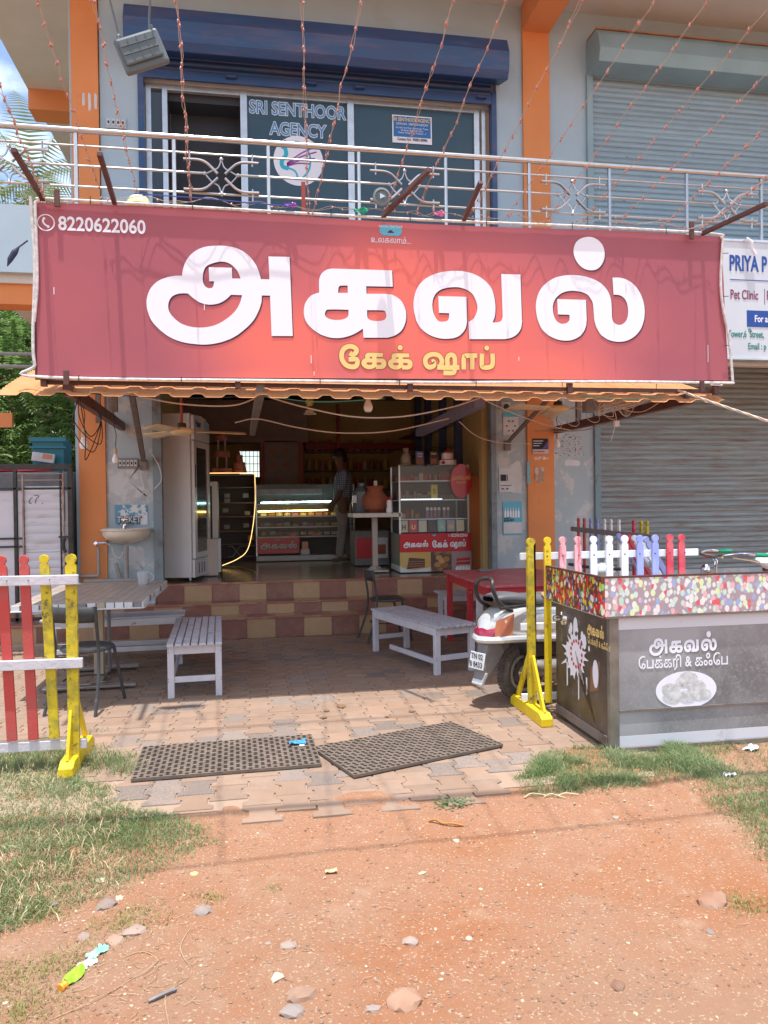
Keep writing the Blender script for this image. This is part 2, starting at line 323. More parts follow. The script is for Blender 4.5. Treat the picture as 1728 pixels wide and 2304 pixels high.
M['pants'] = mat('grey_trousers', (.27, .25, .25), .85, c2=(.22, .2, .2), scale=6, bump=.3, bscale=30)
M['paper'] = mat('white_paper', (.62, .63, .64), .8, c2=(.55, .56, .58), scale=8)
M['cyanp'] = mat('cyan_print', (.12, .45, .6), .6)
M['inkd'] = mat('dark_ink', (.03, .03, .04), .7)
M['grubby'] = mat('pale_sheet_metal', (.60, .59, .64), .5, c2=(.54, .53, .57), scale=2, dirt=(.33, .25, .22), dlo=.55, dhi=.75, dscale=3, stretch=(.5, 1, 3))
M['teal'] = mat('teal_plastic', (.02, .16, .2), .45)
M['redpl'] = mat('red_plastic', (.6, .02, .04), .4)
M['cakec'] = mat('pink_icing', (.6, .25, .2), .6)
M['chair_b'] = mat('black_chair_paint', (.035, .037, .04), .45, c2=(.06, .06, .06), scale=9, dirt=(.2, .16, .13), dlo=.62, dhi=.75, dscale=10)
# ================================================================ GROUND
def gz(x, y):
    """height of the bare earth"""
    d = -.03+.022*noise3(x, y, 0, .55)+.010*noise3(x, y, 3, 2.3)+.005*noise3(x, y, 9, 6)+.0035*noise3(x, y, 5, 15)+.0022*abs(noise3(x, y, 8, 33))
    k = max(0, min(1, (y-3.1)/.55)); d = d*(1-k)+(-.012+.006*noise3(x, y, 3, 3))*k
    if y > 3.5:
        sp = noise3(x, y, 21, 2.6)+.5*noise3(x, y, 22, 8)-.35*max(0, min(1, (y-3.8)/.25)); e = max(0, -.35-x)*.5+max(0, x-1.15)*.6
        d = max(-.012, min(.006, -.012+.03*max(0, sp+e)))
        if y > 4.3: d = -.03
    return d
xs = [-600, -80, -20, -8]+[-5+i*.1 for i in range(31)]+[-1.95+i*.022 for i in range(228)]+[3.2+i*.1 for i in range(18)]+[10, 25, 90, 600]
ys = [-300, -40, -10, -3]+[.5+i*.1 for i in range(13)]+[1.75+i*.022 for i in range(122)]+[4.6, 5.0]+[5.5, 7, 9, 12, 30, 100, 700]
g = MB(); nx = len(xs); g.v = [(x, y, gz(x, y) if (abs(x) < 9 and y < 5.2 and y > 0) else -.05) for y in ys for x in xs]
g.f = [(j*nx+i, j*nx+i+1, (j+1)*nx+i+1, (j+1)*nx+i) for j in range(len(ys)-1) for i in range(nx-1)]; g.m = [0]*len(g.f)
struct(g.build('ground', M['dirt'], smooth='all', fix=False))
# gravel: joined, uncountable
def rock_mesh(seed, n=1):
    r = random.Random(seed); bm = bmesh.new(); bmesh.ops.create_icosphere(bm, subdivisions=n, radius=1)
    for v in bm.verts: v.co *= 1+r.uniform(-.22, .22)
    return bm
def pebbles(name, N, m, smin, smax, area, seed, nonuni=None):
    r = random.Random(seed); mb = MB(); bms = []
    for k in range(6):
        bm = rock_mesh(seed+k, 1); bms.append(([v.co.copy() for v in bm.verts], [tuple(v.index for v in f.verts) for f in bm.faces])); bm.free()
    while N > 0:
        x = r.uniform(area[0], area[1]); y = area[2]+(area[3]-area[2])*r.random()**1.5
        if nonuni and not nonuni(x, y, r): N -= .3; continue
        N -= 1; s = smin+(smax-smin)*r.random()**3; vs, fs = r.choice(bms); a = r.uniform(0, 6.3); ca, sa = math.cos(a), math.sin(a); sx, sy, sz = s*r.uniform(.7, 1.3), s*r.uniform(.6, 1), s*r.uniform(.4, .8)
        z = gz(x, y)
        mb.add([(x+v.x*sx*ca-v.y*sy*sa, y+v.x*sx*sa+v.y*sy*ca, z+v.z*sz+sz*.2) for v in vs], fs)
    return stuff(mb.build(name, m, fix=False))
def peb_ok(x, y, r): return noise3(x, y, 5, 1.3) > -.25 or r.random() < .3
o = pebbles('gravel', 8000, M['pebble'], .0018, .008, (-1.7, 3.0, 2.1, 3.75), 11, peb_ok); o['label'] = 'small brown pebbles scattered over the red earth'; o['category'] = 'gravel'
o = pebbles('pale_gravel', 1100, M['white_peb'], .0015, .009, (-2.2, 3.4, 1.9, 3.7), 12, peb_ok); o['label'] = 'tiny cream pebbles scattered over the red earth'; o['category'] = 'gravel'
# larger single stones, each a thing
STONES = [(-.576, 3.017, .045, 'stone', 'flat grey stone below the round cream stone near the grass edge'), (-.611, 2.80, .03, 'stone', 'small leaning grey stone left of the dark split stone'), (-.445, 2.794, .042, 'stone', 'dark split stone lying beside the dry grass tuft'),
 (-.499, 2.741, .04, 'pebble', 'reddish grey stone just above the green bottle'), (-.211, 2.88, .05, 'stone', 'flat buried grey stone in the middle left of the earth'), (.097, 2.593, .036, 'stone', 'pale angular stone at lower centre left of the small dark stone'),
 (.054, 2.43, .024, 'white_peb', 'bright cream stone above the big red brown stone'), (.125, 2.33, .055, 'pebble', 'big red brown stone half buried at lower centre'), (.095, 2.262, .045, 'stone', 'pale grey stone at the bottom edge below the red brown stone'),
 (.513, 2.538, .035, 'stone', 'smooth grey stone left of two white pebbles'), (.431, 2.244, .075, 'pebble', 'broad tan stone half buried at the bottom'), (-.536, 3.05, .022, 'white_peb', 'round cream stone near the grass edge'),
 (1.696, 2.60, .07, 'pebble', 'chunky brown stone at the right among dry grass'), (1.686, 3.361, .022, 'stone', 'small blue grey stone right of centre on bare earth'), (.878, 3.283, .02, 'white_peb', 'white pebble below the curled brown leaf'),
 (.658, 3.005, .02, 'white_peb', 'white oval pebble on bare earth left of the centre line'), (.714, 2.52, .018, 'white_peb', 'white rounded stone right of the smooth grey stone'), (-.78, 3.064, .026, 'stone', 'pale flat stone close to the grass on the left'), (.027, 2.625, .014, 'stone', 'small dark stone beside the pale angular stone'),
 (1.567, 2.413, .018, 'stone', 'small dark stone below the chunky brown stone'), (.332, 2.23, .024, 'stone', 'grey pebble at the bottom left of the broad tan stone'), (1.101, 2.191, .03, 'pebble', 'flat reddish stone at the lower right')]
for i, (x, y, s, mm, lab) in enumerate(STONES):
    bm = rock_mesh(100+i, 1); bmesh.ops.subdivide_edges(bm, edges=bm.edges, cuts=2, use_grid_fill=True, smooth=.1); me = bpy.data.meshes.new('stone'); r = random.Random(i); kx, ky, kz = s*r.uniform(.8, 1.2), s*r.uniform(.6, .9), s*r.uniform(.35, .55)
    for v in bm.verts: v.co = Vector((v.co.x*kx, v.co.y*ky, v.co.z*kz))*(1+.16*noise3(v.co.x, v.co.y, v.co.z+i, 2)+.09*noise3(v.co.x/s, v.co.y/s, v.co.z/s+i, 3.3))
    bm.to_mesh(me); bm.free(); me.polygons.foreach_set('use_smooth', [True]*len(me.polygons)); me.set_sharp_from_angle(angle=R(24)); me.materials.append(M[mm]); o = inst('stone', me, None, (x, y, gz(x, y)+kz*.02), (0, 0, r.uniform(0, 3))); tag(o, lab, 'stone', 'larger stones on the red earth')

def sm(a, b, t): t = max(0, min(1, (t-a)/(b-a))); return t*t*(3-2*t)
def edge_at(tab, y):
    for (y0, x0), (y1, x1) in zip(tab, tab[1:]):
        if y0 <= y <= y1: return x0+(x1-x0)*(y-y0)/(y1-y0)
    return tab[0][1] if y < tab[0][0] else tab[-1][1]
GL = [(2.2, -1.3), (2.55, -1.15), (2.75, -.95), (2.95, -.68), (3.1, -.48), (3.3, -.22), (3.45, -.06), (3.6, -.12), (3.8, -.30), (3.95, -.62), (4.3, -.78), (4.7, -.95), (5.0, -1.1)]
def okL(x, y):
    e = edge_at(GL, y)+.10*noise3(x, y, 1, 1.6)+.06*noise3(x, y, 4, 7); d = sm(0, .16, e-x)
    if y > 4.75: d *= max(0, 1-(y-4.75)/.3)
    return d*(.6+.4*sm(-.25, .2, noise3(x, y, 7, 2.6)+.5*noise3(x, y, 17, 9)))
def okR(x, y):
    e = edge_at([(3.7, 1.3), (3.9, 1.35), (4.1, 1.5), (4.4, 1.75)], y)+.08*noise3(x, y, 2, 3); d = sm(0, .15, x-e)*sm(3.60, 3.78, y+.06*noise3(x, y, 1, 3))*(1 if y < 4.3 else 0)*(1-sm(2.45, 2.6, x)*.8)
    return d*(.2+.8*sm(-.3, .2, noise3(x, y, 9, 3)+.5*noise3(x, y, 19, 9)))
def okR2(x, y):
    e = 2.02+.15*noise3(x, y, 6, 2.2)+(3.1-y)*-.35; return sm(0, .3, x-e)*sm(2.6, 2.95, y)*(1-sm(3.5, 3.8, y))*.9
# ---------------------------------------------------------------- paved forecourt: each block a part
pv = MB(); pv.bx(-4.6, 2.6, 3.80, 8.62, -.06, -.007)
pav = struct(pv.build('pavement', M['sand']))
a_, b_, Lp = .1, .068, .2
def paver_me(seed, m):
    g_ = .0035; h = .0; r = random.Random(seed); L2 = Lp/2-g_; c1, c2 = Lp*.18, Lp*.30
    poly = [(-a_+g_, -L2), (a_-g_, -L2), (a_-g_, -c2), (b_-g_, -c1), (b_-g_, c1), (a_-g_, c2), (a_-g_, L2), (-a_+g_, L2), (-a_+g_, c2), (-b_+g_, c1), (-b_+g_, -c1), (-a_+g_, -c2)]
    n = len(poly); e = .0035; vs = [(x, y, -.04) for x, y in poly]+[(x, y, -.003) for x, y in poly]+[(x*(1-e/abs(x)) if x else x, y*(1-e/abs(y)) if y else y, 0) for x, y in poly]
    fs = [(i, (i+1) % n, (i+1) % n+n, i+n) for i in range(n)]+[(i+n, (i+1) % n+n, (i+1) % n+2*n, i+2*n) for i in range(n)]+[tuple(range(2*n, 3*n))]
    me = bpy.data.meshes.new('paver'); me.from_pydata(vs, [], fs); me.materials.append(m); return me, vs, fs
meA, PV, PF = paver_me(0, M['paver_a']); meB, _, _ = paver_me(0, M['paver_b'])
cells = []
for ci in range(-27, 16):
    for ri in range(0, 26):
        cx = .02+ci*(a_+b_); cy = 3.72+ri*Lp+(Lp/2 if ci % 2 else 0)
        if cy > 8.55 or cx > 2.45: continue
        if cy < 3.85 and not (-.05 < cx < 1.35): continue
        if cy < 4.6 and cx < -.05-.45*(cy-3.7)/.3 and cy < 4.1: continue
        if cx > 1.35 and cy < 4.05: continue
        if okL(cx, cy) > .35 or (cx < -1.15 and cy < 4.75) or okR(cx, cy) > .3: continue
        dark = (ri % 4 == 2 and noise3(ci, ri, 0, .31) > -.1) or rnd.random() < .035
        dark = dark and cx > -.9
        cells.append((math.hypot(cx, cy), cx, cy, dark))
cells.sort(); far = MB(); rr = random.Random(3); npv = 0
for d, cx, cy, dark in cells:
    tz = rr.uniform(-.0015, .0015); rot = (rr.uniform(-.005, .005), rr.uniform(-.005, .005), rr.uniform(-.006, .006))
    vis = (cx > -1.4-.1*(cy-4))
    if npv < 300 and vis: npv += 1; inst('paver', meB if dark else meA, pav, (cx, cy, tz), rot)
    else: far.mi = 1 if dark else 0; far.add([(x+cx, y+cy, z+tz) for x, y, z in PV], PF)
stuff(far.build('paver_field', [M['paver_a'], M['paver_b']], parent=pav, fix=False))

# ---------------------------------------------------------------- grass
def grass(name, N, ok, hmin, hmax, area, seed, m, label):
    r = random.Random(seed); mb = MB(); c = 0; t = 0
    while c < N and t < N*12:
        t += 1; x = r.uniform(area[0], area[1]); y = r.uniform(area[2], area[3]); d = ok(x, y)
        if r.random() > d: continue
        c += 1; h = (hmin+(hmax-hmin)*r.random()**2)*(.5+.6*min(d, 1)); a = r.uniform(0, 6.28); w = r.uniform(.0012, .0026); b = r.uniform(0, 6.28); ln = h*r.uniform(.35, 1.5)
        z = gz(x, y) if y < 4.2 else -.006
        dx, dy = math.cos(a)*w, math.sin(a)*w; ex, ey = math.cos(b)*ln, math.sin(b)*ln
        mb.v += [(x-dx, y-dy, z), (x+dx, y+dy, z), (x+dx*.7+ex*.4, y+dy*.7+ey*.4, z+h*.65), (x-dx*.7+ex*.4, y-dy*.7+ey*.4, z+h*.65), (x+ex, y+ey, z+h*.9)]
        k = len(mb.v)-5; mb.f += [(k, k+1, k+2, k+3), (k+3, k+2, k+4)]; mb.m += [0, 0]
    o = mb.build(name, m, fix=False); o['kind'] = 'stuff'; o['label'] = label; o['category'] = 'grass'; return o
def tuft(cx, cy, r_): return lambda x, y: max(0, 1-math.hypot(x-cx, (y-cy)*1.3)/r_)
grass('grass_patch', 85000, okL, .010, .036, (-2.6, .3, 2.2, 4.8), 1, M['grass'], 'short green grass spreading left of the paving')
grass('grass_fringe', 2600, lambda x, y: tuft(-.9, 4.62, .3)(x, y)+tuft(-1.3, 4.85, .45)(x, y)+tuft(-.72, 4.45, .15)(x, y), .03, .10, (-1.8, -.4, 4.3, 5), 5, M['grass'], 'taller green grass growing around the left picket fence foot')
grass('verge_grass', 20000, okR, .015, .07, (1.0, 3.2, 3.6, 4.3), 2, M['grass'], 'green grass growing along the freezer front')
grass('dry_grass_patch', 14000, okR2, .01, .045, (1.6, 3.2, 2.5, 3.9), 3, M['grass'], 'sparse drying grass at the right edge of the earth')
grass('dry_grass_tufts', 5200, lambda x, y: sum(tuft(a, b, c)(x, y) for a, b, c in ((-.46, 2.88, .2), (-.62, 2.66, .16), (-.8, 2.6, .2), (-.8, 3.0, .15), (1.82, 2.58, .16), (.05, 3.0, .06), (-.7, 2.42, .2), (-.2, 2.98, .1))), .008, .03, (-1.4, 2.2, 2.1, 3.3), 4, mat('dry_grass', (.42, .36, .16), .8, c2=(.3, .32, .1), scale=9, leaf=True), 'yellowed grass tufts around the stones at lower left')
grass('paving_weeds', 420, lambda x, y: sum(tuft(a, b, c)(x, y) for a, b, c in ((-.52, 4.9, .05), (-.72, 5.0, .05), (-1.05, 5.3, .1), (-1.35, 5.2, .1))), .02, .05, (-1.7, -.2, 4.6, 5.5), 6, M['grass'], 'thin weeds sprouting between the paving blocks')
grass('dead_grass', 6500, lambda x, y: okL(x, y)*sm(-.2, .3, noise3(x, y, 11, 1.8))+okR(x, y)*.7, .01, .06, (-2.6, 3.0, 2.2, 4.9), 9, M['straw'], 'dry pale blades mixed into the green grass')
wd = MB(); r = random.Random(8)
for k in range(260):
    x = .964+r.gauss(0, .045); y = 3.655+r.gauss(0, .03); s = r.uniform(.005, .011); a = r.uniform(0, 6.28); z = gz(x, y)+r.uniform(.003, .022); t = r.uniform(-.4, .4)
    wd.quad((x+s*math.cos(a), y+s*math.sin(a), z), (x-s*.6*math.sin(a), y+s*.6*math.cos(a), z+s*t), (x-s*math.cos(a), y-s*math.sin(a), z+s*t), (x+s*.6*math.sin(a), y-s*.6*math.cos(a), z))
tag(stuff(wd.build('weed', mat('blue_green_weed', (.13, .2, .09), .6, c2=(.2, .27, .13), scale=20, leaf=True), fix=False)), 'low round leaved weed at the front edge of the paving', 'weed')
# roots, twigs and dry scraps
def scrap(name, lab, pts, r_, m, cat):
    mb = MB(); P = catmull(pts, 5); mb.tube([(p.x, p.y, gz(p.x, p.y)+p.z+r_*.8) for p in P], [r_*(.6+.5*abs(math.sin(i*1.7))) for i in range(len(P))], 5); return tag(mb.build(name, m, smooth=True), lab, cat)
scrap('dry_leaf', 'curled orange brown leaf on the earth below the weed', [(.80, 3.49, .0), (.83, 3.475, .012), (.86, 3.45, .004), (.90, 3.43, .01), (.95, 3.42, 0)], .006, mat('dry_leaf_brown', (.4, .17, .04), .7), 'dry leaf')
scrap('root', 'long thin dry root snaking toward the bottom', [(-.24, 2.80, 0), (-.27, 2.66, .005), (-.22, 2.52, 0), (-.29, 2.42, .004), (-.26, 2.25, 0)], .0014, M['stalk'], 'root')
scrap('root', 'looping thin root near the green wrapper', [(-.62, 2.36, 0), (-.5, 2.42, .008), (-.42, 2.5, 0), (-.36, 2.55, .01), (-.34, 2.62, 0), (-.40, 2.66, .004), (-.46, 2.64, 0)], .0014, M['stalk'], 'root')
scrap('twig', 'grey twig with a dark end lying at lower left', [(-.26, 2.44, .004), (-.30, 2.41, .006), (-.34, 2.39, .002)], .006, M['plast'], 'twig')
for k, (x, y) in enumerate([(1.5, 3.62), (1.42, 3.6), (1.33, 3.64)]): scrap('straw_bundle', ['pale dry straw strands by the right grass edge', 'middle dry straw strand by the paving corner', 'leftmost dry straw strand at the paving corner'][k], [(x, y, .005), (x+.05, y+.02, .012), (x+.11, y-.01, .004)], .004, M['straw'], 'straw')
r = random.Random(77); mb = MB()
for k in range(300):
    x = r.uniform(-1.4, 2.2); y = r.uniform(1.9, 3.6)
    if k > 140: x = r.gauss(-.4, .3); y = r.gauss(2.5, .25)
    a = r.uniform(0, 6.3); l = r.uniform(.015, .06); z = gz(x, y)+.004; mb.tube([(x, y, z), (x+l*.5*math.cos(a), y+l*.5*math.sin(a), z+r.uniform(0, .006)), (x+l*math.cos(a+.4), y+l*math.sin(a+.4), z)], .0009, 3)
tag(stuff(mb.build('plant_debris', M['stalk'], fix=False)), 'scattered dry stalks and bits of root on the earth', 'debris')
# litter: green / white wrapper
t = thing('crushed_bottle', 'crushed lime green plastic bottle with orange cap and torn white label', 'bottle', (-.592, 2.565, gz(-.592, 2.565)), rz=R(66)); t.scale = (.8, .8, .8)
for o in []: pass
def crumple(nu, nv, fn, m, name, par): mb = MB(); mb.grid(fn, nu, nv); return mb.build(name, m, par, fix=False)
WMs = WM[t]
def loc(fn): return lambda u, v: tuple(WMs @ Vector(fn(u, v)))
crumple(10, 8, loc(lambda u, v: (-.06+u*.11, (v-.5)*.07*math.sin(.5+u*2.2), .012+.02*math.sin(v*3.1)+.006*noise3(u, v, 0, 6))), mat('lime_plastic', (.22, .55, .02), .3, c2=(.35, .6, .05), scale=20), 'body', t)
crumple(10, 6, loc(lambda u, v: (.05+u*.09, (v-.5)*.05+.012*math.sin(u*9), .012+.014*noise3(u, v, 2, 5))), M['white'], 'torn_label', t)
crumple(8, 5, loc(lambda u, v: (.11+u*.1, (v-.4)*.05+.01*math.sin(u*7), .015+.014*noise3(u, v, 6, 6))), mat('mint_plastic', (.25, .62, .5), .4), 'wrapper_end', t)
mb = MB(); mb.lathe([(.016, 0), (.019, .006), (.013, .014), (.018, .024), (.016, .03)], tuple(WMs @ Vector((-.09, 0, .012))), 10, (Matrix.Rotation(R(58), 3, 'Z') @ Matrix.Rotation(R(90), 3, 'Y'))); mb.build('cap', mat('orange_cap', (.75, .3, .02), .4), t, smooth=True)
def scrapflat(name, lab, cat, x, y, s, m, z=None, rz=0, seed=1):
    mb = MB(); zz = gz(x, y) if z is None else z; c, sn = math.cos(rz), math.sin(rz)
    def f(u, v):
        a = (u-.5)*s; b = (v-.5)*s*.5; return (x+a*c-b*sn, y+a*sn+b*c, zz+.008+.35*s*abs(noise3(u, v, seed, 3)))
    mb.grid(f, 7, 5); return tag(mb.build(name, m, fix=False), lab, cat)
scrapflat('plastic_scrap', 'white crumpled plastic scrap in the right grass', 'litter', 2.503, 3.67, .07, M['white'], seed=3)
scrapflat('paper_scrap', 'pale torn paper at the right edge beyond the freezer corner', 'litter', 2.9, 4.05, .11, M['paper'], seed=5, rz=.5)
scrapflat('leaf_scrap', 'torn dry tan leaf left of centre on the earth', 'litter', .293, 3.089, .05, M['straw'], seed=6)
scrapflat('brick_piece', 'broken red brick piece in the grass at the left edge', 'brick', -1.62, 3.85, .12, M['clay'], seed=9)
mb = MB(); mb.lathe([(.016, 0), (.016, .003)], (-.264, 3.20, gz(-.264, 3.2)), 16); tag(mb.build('bottle_top', M['gold']), 'small round yellow bottle top on the earth', 'bottle top')
mb = MB(); mb.lathe([(.02, 0), (.022, .004)], (-.634, 3.218, gz(-.634, 3.218)), 14); tag(mb.build('disc', M['white_peb']), 'flat round cream disc near the grass edge', 'disc')

# ---------------------------------------------------------------- tiled steps
core = MB(); core.bx(-4.2, 9, 8.665, 9.4, -.05, .21); core.bx(-4.2, 9, 8.925, 9.4, .16, .345); core.bx(-4.2, 9, 9.165, 9.3, .34, .558)
steps = struct(core.build('steps', M['plinth']))
TW = .318
def tile_me(w, h, t, m, ax):
    mb = MB(); g_ = .0015
    if ax == 'r': mb.bx(-w/2+g_, w/2-g_, -t, 0, g_, h-g_)
    else: mb.bx(-w/2+g_, w/2-g_, -h+g_, 0, -t, 0)
    me = bpy.data.meshes.new('tile'); me.from_pydata(mb.v, [], mb.f); me.materials.append(m); return me
TM = {}
for k, m in (('r', M['tile_r']), ('t', M['tile_t'])):
    TM['riser', k] = tile_me(TW, .18, .02, m, 'r'); TM['tread', k] = tile_me(TW, .27, .02, m, 't')
for s, (yf, zt) in enumerate(((8.64, .235), (8.9, .37), (9.14, .585))):
    zb = (0, .235, .37)[s]
    for i in range(-9, 18):
        x = i*TW-.02+(.09 if s == 0 else 0); k = 'r' if (i+s) % 2 else 't'; k2 = 't' if k == 'r' else 'r'
        if x > 3.6: continue
        if s == 0 and x < -3: continue
        o = inst('tile', TM['riser', k], steps, (x, yf, zb), (0, 0, 0)); 
        o.scale = (1, 1, (zt-.02-zb)/.18)
        if s < 2: inst('tile', TM['tread', k2], steps, (x, yf+.265 if s else yf+.262, zt), (0, 0, 0))
nos = MB()
for s, (yf, zt) in enumerate(((8.64, .235), (8.9, .37), (9.14, .585))): nos.bx(-3.3, 3.7, yf-.032, yf+.012, zt-.022, zt+.003)
nos.build('nosing', mat('worn_tile_nosing', (.36, .19, .12), .3, c2=(.3, .12, .08), scale=3, lo=.45, hi=.5, stretch=(1, .1, .1)), steps, bevel=.006)
mb = MB(); mb.bx(-3.3, -.5, 8.5, 8.62, -.03, .045); mb.build('kerb_strip', M['plinth'], steps, bevel=.01)

# ================================================================ BUILDING
Y = 9.1
B = thing('shop_building', 'two storey pale blue building with orange pillars and rolling shutters', 'building', (0, Y, 0))
w = MB(); D = .25
# ground storey walls
w.bx(-1.66, -1.14, Y, Y+D, 0, 3.95); w.build('wall', M['wallb_old'], B)
w = MB(); w.bx(3.0, 3.41, Y, Y+D, .3, 3.95); w.bx(3.76, 4.33, Y, Y+D, .3, 3.95); w.bx(8.4, 12, Y, Y+D, 0, 3.95); w.bx(-1.14, 3.0, Y, Y+D, 3.45, 3.95); w.bx(4.33, 8.4, Y, Y+D, 3.3, 3.95); w.bx(4.33, 8.4, Y+.02, Y+D, 0, .58)
w.build('wall', M['wallb_old'], B)
# upper storey walls
w = MB(); w.bx(-1.66, -1.24, Y, Y+D, 3.95, 7.7); w.bx(3.06, 3.41, Y, Y+D, 3.95, 7.7); w.bx(3.76, 4.28, Y, Y+D, 3.95, 7.7); w.bx(-1.24, 3.06, Y, Y+D, 6.95, 7.7); w.bx(4.28, 8.4, Y, Y+D, 6.9, 7.7); w.bx(8.4, 12, Y, Y+D, 3.95, 7.7)
w.build('upper_wall', M['wallb'], B)
mb = MB(); mb.bx(-1.24, 3.06, 9.2, 9.3, 6.45, 6.95); mb.build('lintel', M['soffit'], B)
w = MB(); w.bx(-1.99, -1.95, Y+.0, 20, 0, 7.7); w.bx(-1.95, -1.66, Y+.12, Y+D+.1, .0, .02); w.build('side_wall', M['wallb'], B)
for x0, x1 in ((-1.95, -1.66), (3.41, 3.76)):
    p = MB(); p.bx(x0, x1, Y-.035, Y+D+.02, .0 if x0 < 0 else .3, 3.95); p.build('pillar', M['orange'], B)
    p = MB(); p.bx(x0-.01, x1-.01, Y-.035, Y+D+.02, 3.951, 7.695); p.build('pillar', M['orange'], B)
s = MB(); s.bx(-3.2, 12, 7.45, 20, 7.7, 7.86); s.build('roof_slab', M['soffit'], B)
s = MB(); s.bx(3.39, 3.75, 7.46, Y-.036, 7.38, 7.699); s.bx(-3.19, -1.991, 11.95, 12.35, 7.4, 7.699); s.bx(-3.3, 12, 7.36, 7.449, 7.62, 7.95); s.build('orange_beam', M['orange'], B)
s = MB(); s.bx(-2.34, 12, 7.72, 20, 3.42, 3.62) if False else s.bx(-2.36, 12, 7.62, Y-.002, 3.62, 3.95); s.bx(-2.36, -1.995, Y-.002, 20, 3.50, 3.95); s.build('balcony_slab', M['soffit'], B)
s = MB(); s.bx(-2.42, 12, 7.55, 7.619, 3.70, 4.33); s.build('balcony_fascia', M['wallb'], B)
s = MB(); s.bx(-2.42, 4.9, 7.66, 7.9, 3.43, 3.618); s.build('orange_band', M['orange'], B)
s = MB(); s.bx(-2.36, 4.9, 7.9, Y-.002, 3.5, 3.6); s.build('soffit_panel', M['soffit'], B)
# upper glazed front, blue shutter
f = MB()
for x0, x1 in ((-1.17, -1.11), (-.985, -.925), (-.085, -.005), (1.2, 1.28), (2.8, 2.87), (2.9, 2.95)): f.bx(x0, x1, 9.2, 9.26, 4.0, 6.45)
f.bx(-1.11, -.985, 9.205, 9.255, 6.39, 6.45); f.bx(-.925, -.085, 9.205, 9.255, 6.38, 6.449); f.bx(-.005, 1.2, 9.205, 9.255, 6.39, 6.449); f.bx(1.28, 2.8, 9.205, 9.255, 6.39, 6.449)
win = f.build('window_frame', M['alu'], B, bevel=.004)
for x0, x1, mm in ((-1.11, -.985, 'dglass'), (-.925, -.085, 'inner'), (-.005, 1.2, 'film'), (1.28, 2.8, 'film')):
    y0 = 9.235 if mm != 'inner' else 9.6
    mb = MB(); mb.bx(x0, x1, y0, y0+.008, 4.0, 6.39); mb.build('pane', M[mm if mm != 'inner' else 'room_dark'], win)  # in the open doorway no glass: a dark sheet paints the unlit room
mb = MB(); mb.bx(-1.1, 0, 9.3, 9.6, 6.3, 6.4); mb.bx(-1.1, -.93, 9.27, 9.62, 4, 6.3); mb.bx(-.09, -.02, 9.27, 9.62, 4, 6.3); mb.build('doorway_reveal', M['room_dark'], B)  # reveal coloured dark too, as painted shade of the room
# lettering on the glass
M['ltr_blue'] = mat('pale_blue_vinyl', (.10, .27, .52), .5); M['ltr_edge'] = mat('white_vinyl_edge', (.66, .74, .8), .5)
for i, (tx, cx, z) in enumerate((('SRI SENTHOOR', .60, 6.20), ('AGENCY', .60, 5.96))):
    for m_, bo, yy in ((M['ltr_edge'], .026, 9.2335), (M['ltr_blue'], .004, 9.2315)):
        text(tx, .215, m_, win, (cx, yy, z), align='CENTER', bold=bo/2.4, sx=.78, depth=.0004)
_LZ = .10
disc = MB(); disc.lathe([(.3, 0), (.3, .002)], (0.6, 9.2335, 5.66), 40, Matrix.Rotation(R(90), 3, 'X')); disc.build('round_emblem', M['white'], win)
def rib2(mb, pts, *a): ribbon(mb, [(p[0], p[1]+_LZ) for p in pts], *a)
pk = MB(); rib2(pk, [(.40, 5.72), (.44, 5.70), (.45, 5.62), (.40, 5.55), (.41, 5.48), (.48, 5.46)], .05, 9.2305); rib2(pk, [(.47, 5.47), (.56, 5.43), (.6, 5.34), (.66, 5.37), (.73, 5.47), (.74, 5.62), (.68, 5.74), (.58, 5.79), (.5, 5.76)], .022, 9.2302); pk.build('bird_logo', mat('turquoise_vinyl', (.03, .45, .58), .5), win, fix=False)
pk = MB()
for a, b in (((.46, 5.52), (.80, 5.74)), ((.46, 5.51), (.82, 5.68)), ((.46, 5.5), (.8, 5.6)), ((.46, 5.49), (.74, 5.53))): rib2(pk, [a, ((a[0]+b[0])/2, (a[1]+b[1])/2+.02), b], .018, 9.2300, 3)
for a in ((.41, 5.77), (.44, 5.79), (.47, 5.78)): pk.lathe([(.012, 0), (.012, .0006)], (a[0], 9.2300, a[1]+_LZ), 8, Matrix.Rotation(R(90), 3, 'X'))
pk.build('feather_logo', mat('purple_vinyl', (.32, .07, .34), .5), win, fix=False)
pl = thing('notice', 'small blue and white agency notice on the upper right window pane', 'notice', (2.01, 9.23, 6.13))
mb = MB(); mb.bx(1.76, 2.26, 9.222, 9.2325, 5.96, 6.3); mb.build('board', M['white'], pl)
mb = MB(); mb.bx(1.775, 2.245, 9.219, 9.2215, 6.035, 6.285); mb.build('blue_field', mat('notice_blue', (.03, .16, .42), .5), pl)
text('SRI SENTHOOR AGENCY', .062, M['gold'], pl, (2.01, 9.2165, 6.225), align='CENTER', sx=.72, bold=.001)
text('GSTIN/UIN : 33BMGPS9106M2ZW', .037, M['white'], pl, (2.01, 9.2165, 6.18), align='CENTER', sx=.75)
text('No.1065, First Floor, Balamurugan Tower,\n6th Street, Bank Staff Colony,\nMedical College Road, Thanjavur - 5', .03, M['white'], pl, (2.01, 9.2165, 6.135), align='CENTER', sx=.8)
text('Contact No : 95855 00984', .047, M['inkd'], pl, (2.01, 9.2165, 5.99), align='CENTER', sx=.74, bold=.0006)
